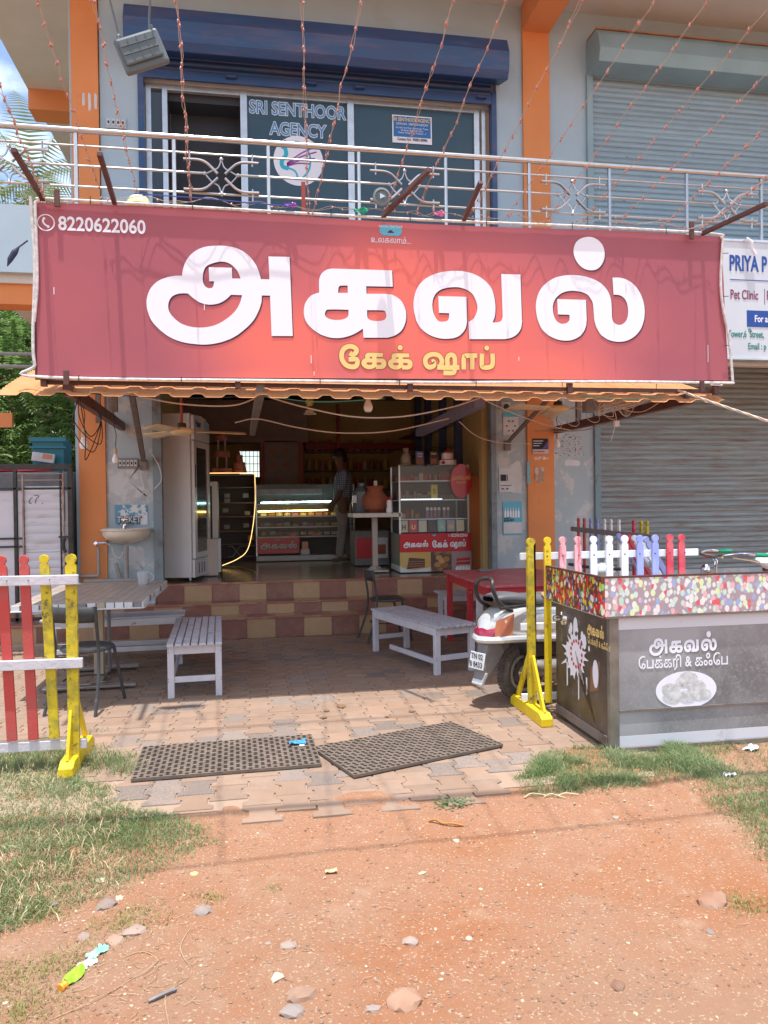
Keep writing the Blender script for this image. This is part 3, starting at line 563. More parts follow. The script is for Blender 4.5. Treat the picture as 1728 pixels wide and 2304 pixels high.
# rolling shutters
def slat_me(name, L, h, m, k=6, dep=.018):
    mb = MB(); vs = []
    pr = [(0, 0), (-dep*.75, h*.12), (-dep, h*.38), (-dep*.8, h*.62), (-dep*.3, h*.8), (0, h*.86), (.004, h*.93), (.002, h*1.0)]
    vs = [(x, y, z) for x in (0, L) for y, z in pr]; n = len(pr); mb.add(vs, [(i, i+1, i+1+n, i+n) for i in range(n-1)])
    me = bpy.data.meshes.new(name); me.from_pydata(mb.v, [], mb.f); me.materials.append(m); me.polygons.foreach_set('use_smooth', [True]*len(me.polygons)); return me
def shutter(name, x0, x1, z0, z1, m, mg, h, lab, box=None):
    r_ = MB(); r_.bx(x0, x1, Y+.03, Y+.05, z0, z1); sh = r_.build(name, M['inner'], B, label=lab)
    for xa in (x0-.05, x1-.03): r_ = MB(); r_.bx(xa, xa+.08, Y-.045, Y+.02, z0, z1); r_.build('guide_rail', mg, sh, bevel=.004)
    me = slat_me('slat', x1-x0-.06, h, m); n = int((z1-z0)/h)
    for i in range(n):
        o = inst('slat', me, sh, (x0+.03, Y+.02+rnd.uniform(-.002, .002), z0+i*h)); 
    if box:
        mb = MB(); mb.prism(box, x0-.04, x1+.04, 'x'); mb.build('shutter_box', mg, sh, bevel=.008)
    return sh
shutter('lower_shutter', 4.36, 8.4, .58, 3.3, M['shut_l'], mat('shutter_rail_blue', (.18, .27, .31), .6, dirt=(.12, .06, .04), dlo=.55, dhi=.7, dscale=8), .0685, 'dull blue rusty rolled down shutter at street level')
shutter('upper_shutter', 4.3, 8.4, 4.0, 6.93, M['shut_u'], mat('shutter_box_blue', (.27, .40, .44), .5, c2=(.23, .34, .38), scale=2), .0705, 'pale blue rolled down shutter on the balcony', [(Y, 6.9), (Y-.36, 6.9), (Y-.4, 7.05), (Y-.34, 7.25), (Y-.28, 7.33), (Y, 7.33)])
mb = MB(); mb.bx(4.26, 8.44, Y-.30, Y-.02, 7.332, 7.35); mb.build('shutter_box_cap', mat('rusty_ledge', (.4, .2, .1), .8, c2=(.3, .14, .08), scale=6), B)
mb = MB(); mb.prism([(Y, 6.70), (Y-.30, 6.60), (Y-.36, 6.68), (Y-.38, 6.90), (Y-.30, 7.08), (Y-.12, 7.18), (Y, 7.18)], -1.34, 3.11, 'x'); sh = mb.build('blue_shutter', M['blue'], B, bevel=.01, label='navy blue shutter rolled up above the agency window')
for xa in (-1.24, 2.99): r_ = MB(); r_.bx(xa, xa+.065, Y-.03, Y+.09, 4.0, 6.6); r_.build('guide_rail', M['blue'], sh, bevel=.004)
me = slat_me('slat', 4.17, .07, M['blue'])
for i in range(3): inst('slat', me, sh, (-1.18, Y+.0, 6.55+i*.07))
mb = MB(); mb.bx(-1.18, 2.99, Y-.03, Y+.01, 6.44, 6.55); mb.build('bottom_bar', M['blue'], sh, bevel=.006)
for x in (-.18, .75, 1.33, 2.85):
    mb = MB(); mb.tube([(x-.06, Y-.03, 6.50), (x-.05, Y-.075, 6.50), (x+.05, Y-.075, 6.50), (x+.06, Y-.03, 6.50)], .013, 6); mb.build('handle', M['blue'], sh, smooth=True)
# door shutter rails & interior
dm_ = mat('grey_blue_rail', (.2, .25, .28), .6, dirt=(.14, .1, .08), dlo=.5, dhi=.7, dscale=5)
for xa, xb in ((-1.14, -1.04), (2.93, 3.0)): r_ = MB(); r_.bx(xa, xb, Y-.04, Y+.1, .6, 3.45); r_.build('door_rail', dm_, B, bevel=.004)
x0, x1, yb, zc = -1.16, 3.0, 14.2, 3.45
w = MB(); w.bx(x0-.1, x0, Y+D, yb, .6, zc); w.bx(x1, x1+.1, Y+D, yb, .6, zc)
for a in ((x0, -.24, .6, zc), (.12, x1, .6, zc), (-.24, .12, .6, 2.02), (-.24, .12, 2.5, zc)): w.bx(a[0], a[1], yb, yb+.12, a[2], a[3])
w.build('interior_wall', M['ochre'], B)
w = MB(); w.bx(x0-.1, x1+.1, Y+D, yb+.1, zc, zc+.1); w.build('ceiling', M['mauve'], B)
w = MB(); w.bx(x0-.1, x1+.1, Y+.06, yb+.1, .5, .586); w.build('interior_floor', M['floor_i'], B)
w = MB(); w.bx(x0+.005, .95, 13.2, yb-.005, 2.62, 3.3); w.bx(x0+.005, .95, 13.16, 13.2, 2.58, 2.66); w.build('loft_panel', M['mauve'], B)
w = MB(); w.bx(.14, .2, 13.18, 13.26, .6, 2.6); w.bx(.78, .86, 13.18, 13.26, .6, 2.6); w.bx(.95, 3.0, 13.9, 14.19, 2.5, 2.62); w.bx(1.5, 1.56, 13.6, 13.66, .6, 3.3); w.build('red_post', M['ired'], B)
for i in range(6):
    for k in range(2):
        xx = -.24+.06*i+.03
    mb = MB()
mb = MB()
for i in range(5): mb.bx(-.2+i*.07, -.19+i*.07, yb+.05, yb+.06, 2.02, 2.5)
for i in range(3): mb.bx(-.24, .12, yb+.065, yb+.075, 2.12+i*.14, 2.13+i*.14)
mb.build('window_grille', M['black'], B)
# right interior wall: orange pilaster, ochre panel, blue columns
w = MB(); w.bx(2.86, 2.999, 9.8, 9.95, .6, 1.85); w.build('orange_panel', M['orange'], B)
w = MB(); w.bx(2.86, 2.925, Y+.12, Y+.24, .6, 3.44); w.build('ochre_reveal', M['ochre'], B)
w = MB()
for y0 in (10.6, 11.5, 12.5, 13.3): w.bx(2.9, 2.999, y0, y0+.12, .6, 3.44)
w.build('blue_column', mat('dim_blue_column', (.06, .08, .18), .6), B)
w = MB()
for z in (1.6, 1.95, 2.3, 2.65):
    for y0 in (10.75, 11.65, 12.65): w.bx(2.6, 2.99, y0, y0+.8, z, z+.012)
w.build('glass_shelf', M['dglass'], B)
w = MB(); w.bx(.97, 2.6, 13.6, 14.15, .6, 1.0)
for z in (1.4, 1.75, 2.1, 2.45): w.bx(.97, 2.6, 13.85, 14.18, z, z+.02)
w.build('back_shelf', M['mauve'], B)
GLYPH={"a":[[-484,3163,-482,3180,-479,3196,-475,3214,-469,3235,-461,3257,-450,3278,-437,3298,-421,3318,-402,3336,-379,3352,-354,3366,-326,3377,-295,3385,-262,3389,-230,3392,-201,3393,-174,3393,-147,3390,-121,3386,-96,3380,-72,3371,-49,3360,-29,3347,-10,3332,8,3314,24,3294,38,3274,50,3254,58,3234,66,3215,71,3196,75,3178,79,3160,141,3161,136,3329,291,3332,306,2748,151,2745,144,3042,84,3041,83,3024,82,3007,80,2989,74,2968,67,2947,58,2924,47,2901,34,2876,18,2852,-1,2830,-22,2808,-46,2787,-70,2766,-96,2746,-123,2729,-152,2714,-182,2702,-213,2691,-245,2683,-277,2676,-310,2672,-342,2670,-374,2671,-405,2673,-437,2676,-470,2681,-500,2688,-529,2697,-555,2708,-581,2721,-604,2736,-626,2753,-647,2771,-667,2791,-685,2811,-700,2832,-711,2853,-719,2873,-725,2894,-730,2914,-733,2935,-734,2955,-734,2974,-731,2993,-727,3011,-721,3030,-713,3049,-703,3067,-689,3085,-673,3102,-655,3117,-634,3130,-610,3140,-587,3149,-566,3155,-545,3159,-527,3162,-511,3163,-497,3163],[-68,3159,-74,3176,-80,3193,-88,3209,-98,3224,-110,3237,-122,3249,-135,3259,-149,3267,-163,3272,-179,3276,-195,3277,-211,3277,-227,3274,-243,3270,-259,3265,-277,3258,-295,3250,-309,3240,-320,3228,-327,3214,-332,3199,-336,3183,-337,3165,-338,3150,-338,3137,-336,3126,-334,3115,-329,3105,-324,3096,-317,3089,-308,3084,-299,3081,-290,3080,-282,3081,-275,3084,-269,3088,-265,3095,-262,3103,-260,3111,-259,3118,-259,3125,-259,3132,-293,3131,-294,3233,-130,3235,-127,3158],[-444,3037,-432,3026,-420,3015,-407,3004,-393,2994,-377,2983,-360,2974,-340,2968,-319,2963,-298,2961,-278,2962,-257,2965,-236,2970,-217,2977,-198,2987,-181,2998,-166,3010,-152,3024,-139,3038,-59,3038,-63,3020,-68,3002,-74,2984,-83,2965,-93,2945,-106,2926,-120,2909,-137,2892,-155,2876,-177,2859,-201,2842,-225,2828,-248,2817,-271,2808,-294,2802,-317,2797,-340,2794,-363,2793,-385,2793,-408,2794,-431,2798,-454,2803,-477,2811,-498,2820,-518,2834,-536,2849,-551,2864,-563,2878,-571,2891,-578,2905,-582,2919,-584,2933,-584,2946,-582,2961,-578,2975,-573,2988,-566,2999,-558,3009,-549,3017,-538,3023,-527,3028,-515,3032,-504,3035,-493,3036,-481,3037,-469,3038,-456,3037]],"ka":[[507,3077,506,3103,506,3130,506,3153,507,3169,509,3181,513,3192,518,3204,525,3216,534,3227,544,3236,556,3244,568,3250,581,3254,596,3257,610,3259,1061,3263,1065,3140,861,3137,863,3080,1015,3084,1029,3082,1043,3081,1058,3079,1072,3074,1087,3067,1100,3059,1114,3049,1127,3037,1138,3023,1147,3007,1155,2989,1161,2971,1165,2954,1166,2936,1166,2919,1165,2901,1162,2883,1157,2866,1150,2847,1141,2829,1130,2812,1115,2797,1098,2784,1081,2774,1062,2766,1043,2760,1027,2756,1014,2753,1004,2753,994,2753,836,2749,832,2817,817,2807,803,2797,787,2787,770,2778,750,2768,729,2760,705,2752,680,2746,655,2742,632,2741,609,2741,587,2743,564,2748,541,2755,520,2762,501,2771,484,2781,468,2792,451,2805,436,2820,422,2835,411,2850,403,2865,397,2881,393,2897,390,2915,390,2932,391,2950,394,2967,398,2984,405,3001,415,3017,425,3031,436,3043,448,3053,461,3061,476,3067,492,3072],[649,3079,649,3087,649,3096,650,3104,651,3112,652,3119,655,3125,658,3129,663,3132,671,3134,685,3135,703,3136,721,3136,721,3081],[725,2955,672,2955,619,2955,580,2953,562,2951,558,2947,556,2942,551,2935,548,2927,547,2919,548,2911,551,2905,555,2898,561,2893,569,2888,579,2883,591,2880,605,2877,620,2876,636,2876,652,2877,667,2879,681,2882,694,2887,704,2892,713,2898,719,2905,723,2914,725,2926,725,2941],[865,2957,907,2958,949,2959,981,2959,997,2957,1002,2953,1005,2948,1009,2941,1012,2931,1013,2922,1012,2913,1009,2903,1004,2895,999,2890,992,2886,983,2883,971,2880,957,2878,943,2876,928,2877,913,2878,900,2880,889,2884,880,2888,874,2893,870,2899,868,2906,866,2915,866,2928,866,2942]],"va":[[1850,2892,1856,2907,1863,2923,1868,2940,1871,2959,1873,2980,1874,3001,1874,3023,1872,3046,1869,3069,1864,3093,1858,3118,1850,3141,1840,3159,1829,3175,1815,3190,1800,3205,1783,3219,1763,3232,1742,3244,1718,3255,1694,3263,1670,3270,1645,3275,1619,3278,1591,3280,1562,3280,1533,3278,1504,3275,1475,3271,1447,3265,1421,3258,1397,3250,1373,3240,1349,3228,1325,3214,1304,3199,1287,3181,1271,3162,1258,3142,1247,3121,1239,3098,1232,3075,1227,3051,1225,3027,1224,3003,1225,2979,1228,2955,1233,2932,1239,2909,1245,2887,1255,2867,1267,2847,1282,2829,1299,2813,1318,2799,1339,2786,1361,2776,1384,2768,1407,2762,1429,2758,1451,2756,1472,2756,1492,2757,1512,2759,1532,2762,1550,2767,1566,2773,1582,2782,1596,2793,1609,2806,1621,2822,1631,2838,1637,2856,1641,2875,1645,2894,1642,3083,1419,3081,1422,2953,1503,2953,1503,2941,1503,2929,1501,2918,1498,2909,1494,2901,1488,2895,1478,2891,1466,2888,1454,2886,1442,2886,1430,2887,1420,2891,1411,2897,1404,2905,1397,2915,1390,2928,1383,2942,1378,2958,1374,2976,1372,2995,1371,3014,1373,3032,1376,3052,1382,3069,1390,3085,1399,3099,1411,3111,1424,3122,1440,3131,1457,3138,1477,3144,1498,3149,1520,3152,1541,3154,1563,3155,1583,3154,1603,3150,1623,3145,1641,3139,1657,3131,1673,3121,1686,3110,1698,3096,1707,3080,1715,3063,1721,3046,1726,3027,1729,3008,1728,2991,1724,2974,1719,2958,1713,2943,1705,2930,1696,2918,1684,2907,1670,2898,1656,2889,1660,2758,1939,2765,1957,2767,1974,2770,1992,2775,2011,2782,2029,2792,2046,2804,2059,2818,2070,2834,2079,2850,2084,2868,2087,2886,2089,2901,2090,2909,2089,2914,2088,2918,2080,3271,1924,3269,1932,2947,1931,2937,1929,2928,1926,2919,1922,2911,1916,2904,1908,2899,1899,2896,1887,2894,1876,2892]],"la":[[2849,3276,2872,3278,2896,3279,2919,3277,2943,3273,2968,3266,2990,3256,3011,3244,3030,3230,3048,3213,3065,3194,3080,3171,3093,3149,3103,3125,3112,3101,3118,3077,3122,3053,3124,3029,3124,3005,3122,2981,3119,2956,3113,2933,3106,2910,3096,2887,3084,2866,3068,2846,3051,2827,3031,2810,3009,2796,2984,2784,2960,2775,2936,2770,2912,2767,2889,2766,2865,2768,2841,2772,2818,2778,2795,2787,2774,2799,2754,2812,2738,2829,2725,2848,2714,2868,2704,2889,2697,2911,2692,2933,2689,2955,2688,2976,2686,2998,2685,3021,2683,3043,2681,3063,2676,3079,2670,3092,2662,3104,2653,3116,2643,3127,2631,3136,2616,3143,2599,3149,2580,3154,2560,3157,2539,3159,2517,3160,2496,3159,2474,3156,2454,3152,2436,3145,2419,3138,2404,3128,2390,3117,2377,3105,2366,3092,2358,3077,2351,3062,2347,3047,2344,3031,2344,3015,2345,3000,2347,2984,2350,2968,2355,2953,2361,2939,2368,2926,2377,2915,2388,2907,2401,2901,2414,2897,2427,2897,2440,2899,2452,2902,2462,2907,2470,2914,2477,2921,2481,2928,2482,2936,2483,2945,2484,2953,2483,2962,2482,2970,2385,2970,2382,3090,2622,3092,2627,2937,2625,2917,2623,2897,2618,2877,2609,2856,2597,2835,2583,2817,2568,2803,2550,2792,2532,2783,2512,2775,2491,2769,2469,2766,2445,2765,2419,2766,2394,2770,2368,2776,2343,2785,2319,2796,2297,2809,2276,2826,2257,2844,2243,2865,2231,2889,2221,2914,2213,2940,2208,2968,2205,2995,2203,3020,2204,3043,2207,3066,2213,3090,2220,3114,2230,3137,2242,3158,2256,3178,2274,3197,2295,3215,2318,3232,2343,3247,2367,3258,2392,3266,2418,3273,2446,3278,2476,3282,2506,3284,2535,3284,2565,3283,2594,3280,2624,3275,2655,3268,2683,3259,2708,3250,2731,3239,2752,3226,2771,3211,2788,3193,2803,3175,2815,3156,2824,3137,2831,3116,2836,3093,2838,3070,2840,3045,2841,3016,2841,2986,2842,2961,2845,2944,2849,2932,2855,2922,2865,2914,2877,2907,2890,2903,2903,2901,2916,2903,2929,2907,2940,2914,2952,2923,2961,2934,2968,2947,2974,2961,2978,2977,2980,2994,2981,3013,2980,3031,2978,3049,2974,3068,2969,3085,2962,3098,2954,3110,2944,3120,2932,3128,2919,3135,2905,3139,2890,3141,2873,3141,2857,3141]],"dot":[[2654,3592,2677,3590,2698,3585,2718,3576,2737,3564,2754,3548,2768,3530,2777,3510,2783,3488,2785,3466,2785,3443,2781,3421,2773,3400,2761,3379,2746,3360,2728,3344,2708,3334,2687,3329,2664,3327,2641,3329,2617,3335,2595,3345,2576,3359,2559,3377,2545,3396,2534,3417,2526,3438,2522,3460,2522,3483,2526,3505,2534,3526,2545,3544,2560,3559,2578,3572,2602,3582,2629,3589]]}
# ================================================================ BALCONY RAILING
YR = 7.6
rl = thing('balcony_railing', 'stainless steel balcony railing with curled flower ornaments', 'railing', (0, YR, 4.33))
RX0, RX1 = -3.6, 9.0
mb = MB(); mb.tube([(RX0, YR, 5.08), (RX1, YR, 5.08)], .028, 12); mb.build('top_rail', M['steel'], rl, smooth=True)
for z in (4.935, 4.55):
    mb = MB(); mb.tube([(RX0, YR, z), (RX1, YR, z)], .011, 8); mb.build('rail', M['steel'], rl, smooth=True)
PX = [-2.95+.01]+[-1.61+i*.903 for i in range(12)]; OX = [-2.21, -.26, 1.57, 3.39, 5.19, 7.0]
xs_ = sorted([RX0, RX1]+[o+s for o in OX for s in (-.16, .16)])
for a, b in zip(xs_[::2], xs_[1::2]):
    mb = MB(); mb.tube([(a, YR, 4.745), (b, YR, 4.745)], .012, 8); mb.ball((a, YR, 4.745), .022, 8); mb.ball((b, YR, 4.745), .022, 8); mb.build('middle_rail', M['steel'], rl, smooth=True)
for x in PX:
    mb = MB(); mb.tube([(x, YR, 4.3), (x, YR, 5.05)], .02, 8); mb.build('post', M['steel'], rl, smooth=True)
om = None
for x in OX:
    if om is None:
        mb = MB(); z = 4.70
        for sx in (-1, 1):
            for sz in (-1, 1):
                P = [(x+sx*.36, YR-.02, z+sz*.145+.02), (x+sx*.22, YR-.02, z+sz*.145+.02), (x+sx*.15, YR-.02, z+sz*.125+.02), (x+sx*.10, YR-.02, z+sz*.085+.02), (x+sx*.035, YR-.02, z+sz*.02+.02)]
                mb.tube(catmull(P, 4), .014, 7)
                mb.tube([(x+sx*.30, YR-.01, z+sz*.11+.02), (x+sx*.30, YR-.01, z+sz*.23+.02)], .009, 6)
                mb.tube(catmull([(x, YR, z+sz*.165+.02), (x+sx*.03, YR, z+sz*.09+.02), (x+sx*.09, YR, z+sz*.055+.02), (x+sx*.155, YR, z+.04)], 4), .008, 6)
        for sz in (-1, 1): mb.ball((x, YR, z+.02+sz*.17), .022, 8)
        om = mb.build('ornament', M['steel'], rl, smooth=True); X0 = x
    else: inst('ornament', om.data, rl, (x-X0, YR, 4.33))
    
# ================================================================ AWNING
aw = thing('awning', 'orange ribbed tile sheet awning behind and below the shop banner', 'awning', (0, 5.75, 2.4))
M['awn'] = mat('orange_tile_sheet', (.58, .23, .08), .65, c2=(.60, .27, .11), scale=4, dirt=(.3, .14, .07), dlo=.6, dhi=.8, dscale=5, leaf=.10)
def awz(x, y):
    t = (y-5.66)/3.4; z = 2.36+.95*t-.07*(1-t)**8
    p = ((x+1.8) % .235)/.235; wv = .024*min(1, max(0, (abs(p-.5)-.26)/.11)) ; st = .013*(((y-5.66)/.068) % 1)
    return z+wv+ (st if abs(p-.5) < .33 else 0)
for i in range(5):
    a = -1.75+i*1.118; mb = MB(); nxx = 60
    ysA = []
    y = 5.66
    while y < 6.6: ysA += [y, y+.067]; y += .068
    ysA += [6.9, 7.6, 8.3, 9.05]
    vs = [(a+j*1.118/nxx, y, awz(a+j*1.118/nxx+1e-4, y+1e-4)) for y in ysA for j in range(nxx+1)]
    mb.add(vs, [(k*(nxx+1)+j, k*(nxx+1)+j+1, (k+1)*(nxx+1)+j+1, (k+1)*(nxx+1)+j) for k in range(len(ysA)-1) for j in range(nxx)])
    o = mb.build('tile_sheet', M['awn'], aw, fix=False)
# steel under frame
fr = thing('steel_frame', 'brown and grey steel beams and braces carrying the awning', 'steel frame', (0, 9.0, 2.4))
def beam(x, x2, m, w_=.055, h=.085, z=2.345, z2=2.42, y1=9.08, y0=5.72): mb = MB(); mb.bar((x, y0, z), (x2, y1, z2), w_, h); return mb.build('beam', m, fr)
beam(-1.30, -1.47, M['brown_st'], .06, .09); beam(.065, .0, M['grey_st'], .06, .08, z=2.36, z2=2.36); beam(1.88, 2.02, M['blue_st'], .09, .09, z=2.34, z2=2.36, y0=6.1); beam(3.56, 3.8, M['brown_st'], .07, .085, z=2.33, z2=2.4)
for p, q, m in (((-1.06, 6.9, 2.62), (-1.24, 9.04, 2.02), 'grey_st'), ((2.95, 6.9, 2.62), (3.14, 9.04, 2.24), 'grey_st')):
    mb = MB(); mb.bar(p, q, .05, .012); mb.bar(Vector(p)+Vector((.022, 0, .03)), Vector(q)+Vector((.022, 0, .03)), .01, .05); mb.build('brace', M[m], fr)
    mb = MB(); mb.bx(q[0]-.04, q[0]+.04, 9.03, 9.07, q[2]-.1, q[2]+.02); mb.build('wall_plate', M['grey_st'], fr, bevel=.003)
for x, y, z0 in ((-1.47, 8.4, 2.42), (-1.28, 7.5, 2.4), (-1.66, 8.7, 2.42), (3.7, 8.2, 2.4), (3.66, 7.0, 2.38), (3.45, 6.6, 2.3)):
    mb = MB(); mb.bx(x-.025, x+.025, y-.025, y+.025, z0, awz(x, min(y, 9))+.01); mb.build('upright', M['grey_st'], fr)
mb = MB(); mb.bar((-1.7, 7.3, 2.76), (4.0, 7.3, 2.76), .04, .04); mb.bar((-1.7, 8.6, 3.1), (4.0, 8.6, 3.1), .04, .04); mb.build('purlin', M['grey_st'], fr)

# ================================================================ MAIN BANNER
YB = 5.65
bn = thing('shop_banner', 'long red banner with huge white Tamil letters and golden words below', 'banner', (1.15, YB, 2.4))
bm_ = bpy.data.materials.new('red_banner_print'); bm_.use_nodes = True; n = bm_.node_tree; L = n.links.new; b = n.nodes['Principled BSDF']; b.inputs['Roughness'].default_value = .42; b.inputs['Specular IOR Level'].default_value = .35
tc = n.nodes.new('ShaderNodeTexCoord'); sp = n.nodes.new('ShaderNodeSeparateXYZ'); L(tc.outputs['Object'], sp.inputs[0])
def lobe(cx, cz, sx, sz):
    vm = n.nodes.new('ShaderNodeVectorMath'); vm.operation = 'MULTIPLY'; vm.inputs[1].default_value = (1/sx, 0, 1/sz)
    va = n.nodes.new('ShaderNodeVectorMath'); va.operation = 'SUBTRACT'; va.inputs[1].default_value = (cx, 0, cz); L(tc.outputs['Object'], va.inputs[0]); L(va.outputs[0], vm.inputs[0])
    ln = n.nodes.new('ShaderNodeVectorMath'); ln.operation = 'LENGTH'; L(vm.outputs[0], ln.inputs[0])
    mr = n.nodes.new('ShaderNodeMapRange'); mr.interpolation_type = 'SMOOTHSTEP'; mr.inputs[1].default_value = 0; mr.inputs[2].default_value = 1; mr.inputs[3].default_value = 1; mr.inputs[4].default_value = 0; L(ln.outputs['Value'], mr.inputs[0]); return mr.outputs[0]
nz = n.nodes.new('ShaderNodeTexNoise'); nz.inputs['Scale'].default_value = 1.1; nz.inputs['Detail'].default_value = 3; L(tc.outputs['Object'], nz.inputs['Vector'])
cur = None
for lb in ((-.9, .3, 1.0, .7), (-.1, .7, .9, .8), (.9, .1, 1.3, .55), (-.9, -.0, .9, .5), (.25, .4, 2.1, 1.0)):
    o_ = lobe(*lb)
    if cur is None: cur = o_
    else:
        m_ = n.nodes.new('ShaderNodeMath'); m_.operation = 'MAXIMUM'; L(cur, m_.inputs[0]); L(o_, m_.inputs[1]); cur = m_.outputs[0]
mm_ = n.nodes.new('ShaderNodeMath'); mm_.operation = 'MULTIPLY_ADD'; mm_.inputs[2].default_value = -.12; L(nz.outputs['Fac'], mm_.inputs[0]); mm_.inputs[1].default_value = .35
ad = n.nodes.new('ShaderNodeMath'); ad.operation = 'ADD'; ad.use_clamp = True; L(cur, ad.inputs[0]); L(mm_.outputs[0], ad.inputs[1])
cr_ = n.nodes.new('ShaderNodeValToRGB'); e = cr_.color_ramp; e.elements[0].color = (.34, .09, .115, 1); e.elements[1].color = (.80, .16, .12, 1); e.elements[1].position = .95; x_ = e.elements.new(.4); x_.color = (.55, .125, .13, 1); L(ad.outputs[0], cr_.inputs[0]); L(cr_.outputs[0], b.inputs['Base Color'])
BX0, BX1, BZ0, BZ1 = -1.50, 3.83, 2.40, 3.66
def ban(u, v):
    x = BX0+.02+(BX1-BX0-.04)*u; top = BZ1-.02+.012*math.sin(u*9); z = BZ0+.02+(top-BZ0-.02)*v
    z = (BZ0+.02+.052*u)*(1-v)+top*v; x += .055*u*u*(1-v)
    e = max(0, 1-min(u, 1-u)/.05); wv = .004*e*(.5+.5*math.sin(v*9))+.003*math.sin(u*60)*max(0, .06-v)*16+.003*math.sin(u*44+2)*max(0, v-.93)*14
    return (x, YB-.0-abs(wv)*.5, z)
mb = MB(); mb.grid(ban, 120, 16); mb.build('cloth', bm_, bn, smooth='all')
mb = MB(); mb.grid(lambda u, v: (BX0+(BX1-BX0)*u, YB+.012, BZ0+.05*u+(BZ1-BZ0-.06)*v), 4, 2); mb.build('cloth_back', M['brown_st'], bn)
# edging
def edge(pts): mb = MB(); mb.tube(catmull(pts, 8), .011, 7); mb.build('edging', M['pipe'], bn, smooth=True)
edge([(BX0+.03, YB-.02, BZ1-.06), (BX0+.06, YB-.02, BZ1-.015), (BX0+.3, YB-.02, BZ1-.0), (1.1, YB-.02, BZ1-.01), (2.6, YB-.02, BZ1+.005), (BX1-.12, YB-.02, BZ1-.0), (BX1-.03, YB-.02, BZ1-.03)])
edge([(BX1-.02, YB-.02, BZ1-.03), (BX1-.04, YB-.02, 3.2), (BX1+.03, YB-.02, 2.8), (BX1+.06, YB-.02, BZ0+.06)])
edge([(BX0+.0, YB-.02, BZ1+.01), (BX0+.02, YB-.02, 3.2), (BX0-.0, YB-.02, 2.7), (BX0+.01, YB-.02, BZ0+.1), (BX0+.06, YB-.02, BZ0+.015), (.3, YB-.02, BZ0+.015), (1.5, YB-.02, BZ0+.02), (2.8, YB-.02, BZ0+.045), (BX1+.07, YB-.02, BZ0+.05)])
edge([(BX0+.03, YB-.02, BZ1-.06), (BX0+.035, YB-.02, 3.1), (BX0+.01, YB-.02, 2.8)])
tie = MB()
for x in (-1.2, -.5, .5, 1.1, 1.7, 2.4, 3.2):
    tie.tube([(x, YB-.034, BZ0-.03), (x+.003, YB-.036, BZ0+.03)], .003, 4); tie.tube([(x+.1, YB-.034, BZ1-.03), (x+.1, YB-.036, BZ1+.03)], .003, 4)
for z in (2.75, 3.15, 3.5): tie.tube([(BX1-.03, YB-.034, z), (BX1+.02, YB-.034, z+.005)], .003, 4)
stuff(tie.build('wire_tie', M['cable_b'], bn))
for x, z0, z1 in ((-1.28, 2.36, 2.46), (3.6, 2.37, 2.46), (-1.32, 3.6, 3.72), (3.52, 3.6, 3.74)):
    mb = MB(); mb.bx(x-.018, x+.018, YB-.05, YB-.032, z0, z1); mb.build('clamp', M['brown_st'], bn, bevel=.002)
# letters
letters = {}
for k, nm in (('a', 'letter'), ('ka', 'letter'), ('va', 'letter'), ('la', 'letter'), ('dot', 'letter_dot')):
    me = glyph_mesh(GLYPH[k], nm, M['white'], .0004); letters[k] = me
    o = bpy.data.objects.new(nm, me); sc.collection.objects.link(o); o.parent = bn; o.location = WM[bn].inverted() @ Vector((0, YB-.0042, 0)); o.rotation_euler = (R(90), 0, 0)
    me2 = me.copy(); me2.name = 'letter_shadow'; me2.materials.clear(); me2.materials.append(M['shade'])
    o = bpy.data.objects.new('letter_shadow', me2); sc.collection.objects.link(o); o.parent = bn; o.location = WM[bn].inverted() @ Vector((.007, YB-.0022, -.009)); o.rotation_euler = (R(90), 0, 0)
GOLDS = {'e': [(.721, 2.584), (.781, 2.585), (.782, 2.542), (.751, 2.528), (.705, 2.539), (.675, 2.574), (.668, 2.616), (.68, 2.654), (.707, 2.676), (.746, 2.682), (.778, 2.664), (.777, 2.637), (.752, 2.621), (.73, 2.632)],
 'sha1': [(1.361, 2.578), (1.377, 2.578), (1.376, 2.549), (1.344, 2.536), (1.317, 2.555), (1.311, 2.594), (1.333, 2.623), (1.377, 2.637), (1.421, 2.624), (1.441, 2.589), (1.433, 2.554), (1.412, 2.538)],
 'sha2': [(1.404, 2.536), (1.49, 2.536), (1.578, 2.539)], 'sha3': [(1.485, 2.539), (1.486, 2.613), (1.514, 2.635), (1.542, 2.614), (1.541, 2.524), (1.525, 2.497), (1.452, 2.495)],
 'aa1': [(1.614, 2.524), (1.615, 2.608), (1.631, 2.629), (1.721, 2.633)], 'aa2': [(1.682, 2.632), (1.682, 2.58), (1.681, 2.525)], 'pa': [(1.761, 2.648), (1.759, 2.56), (1.775, 2.543), (1.818, 2.545), (1.845, 2.567), (1.846, 2.65)]}
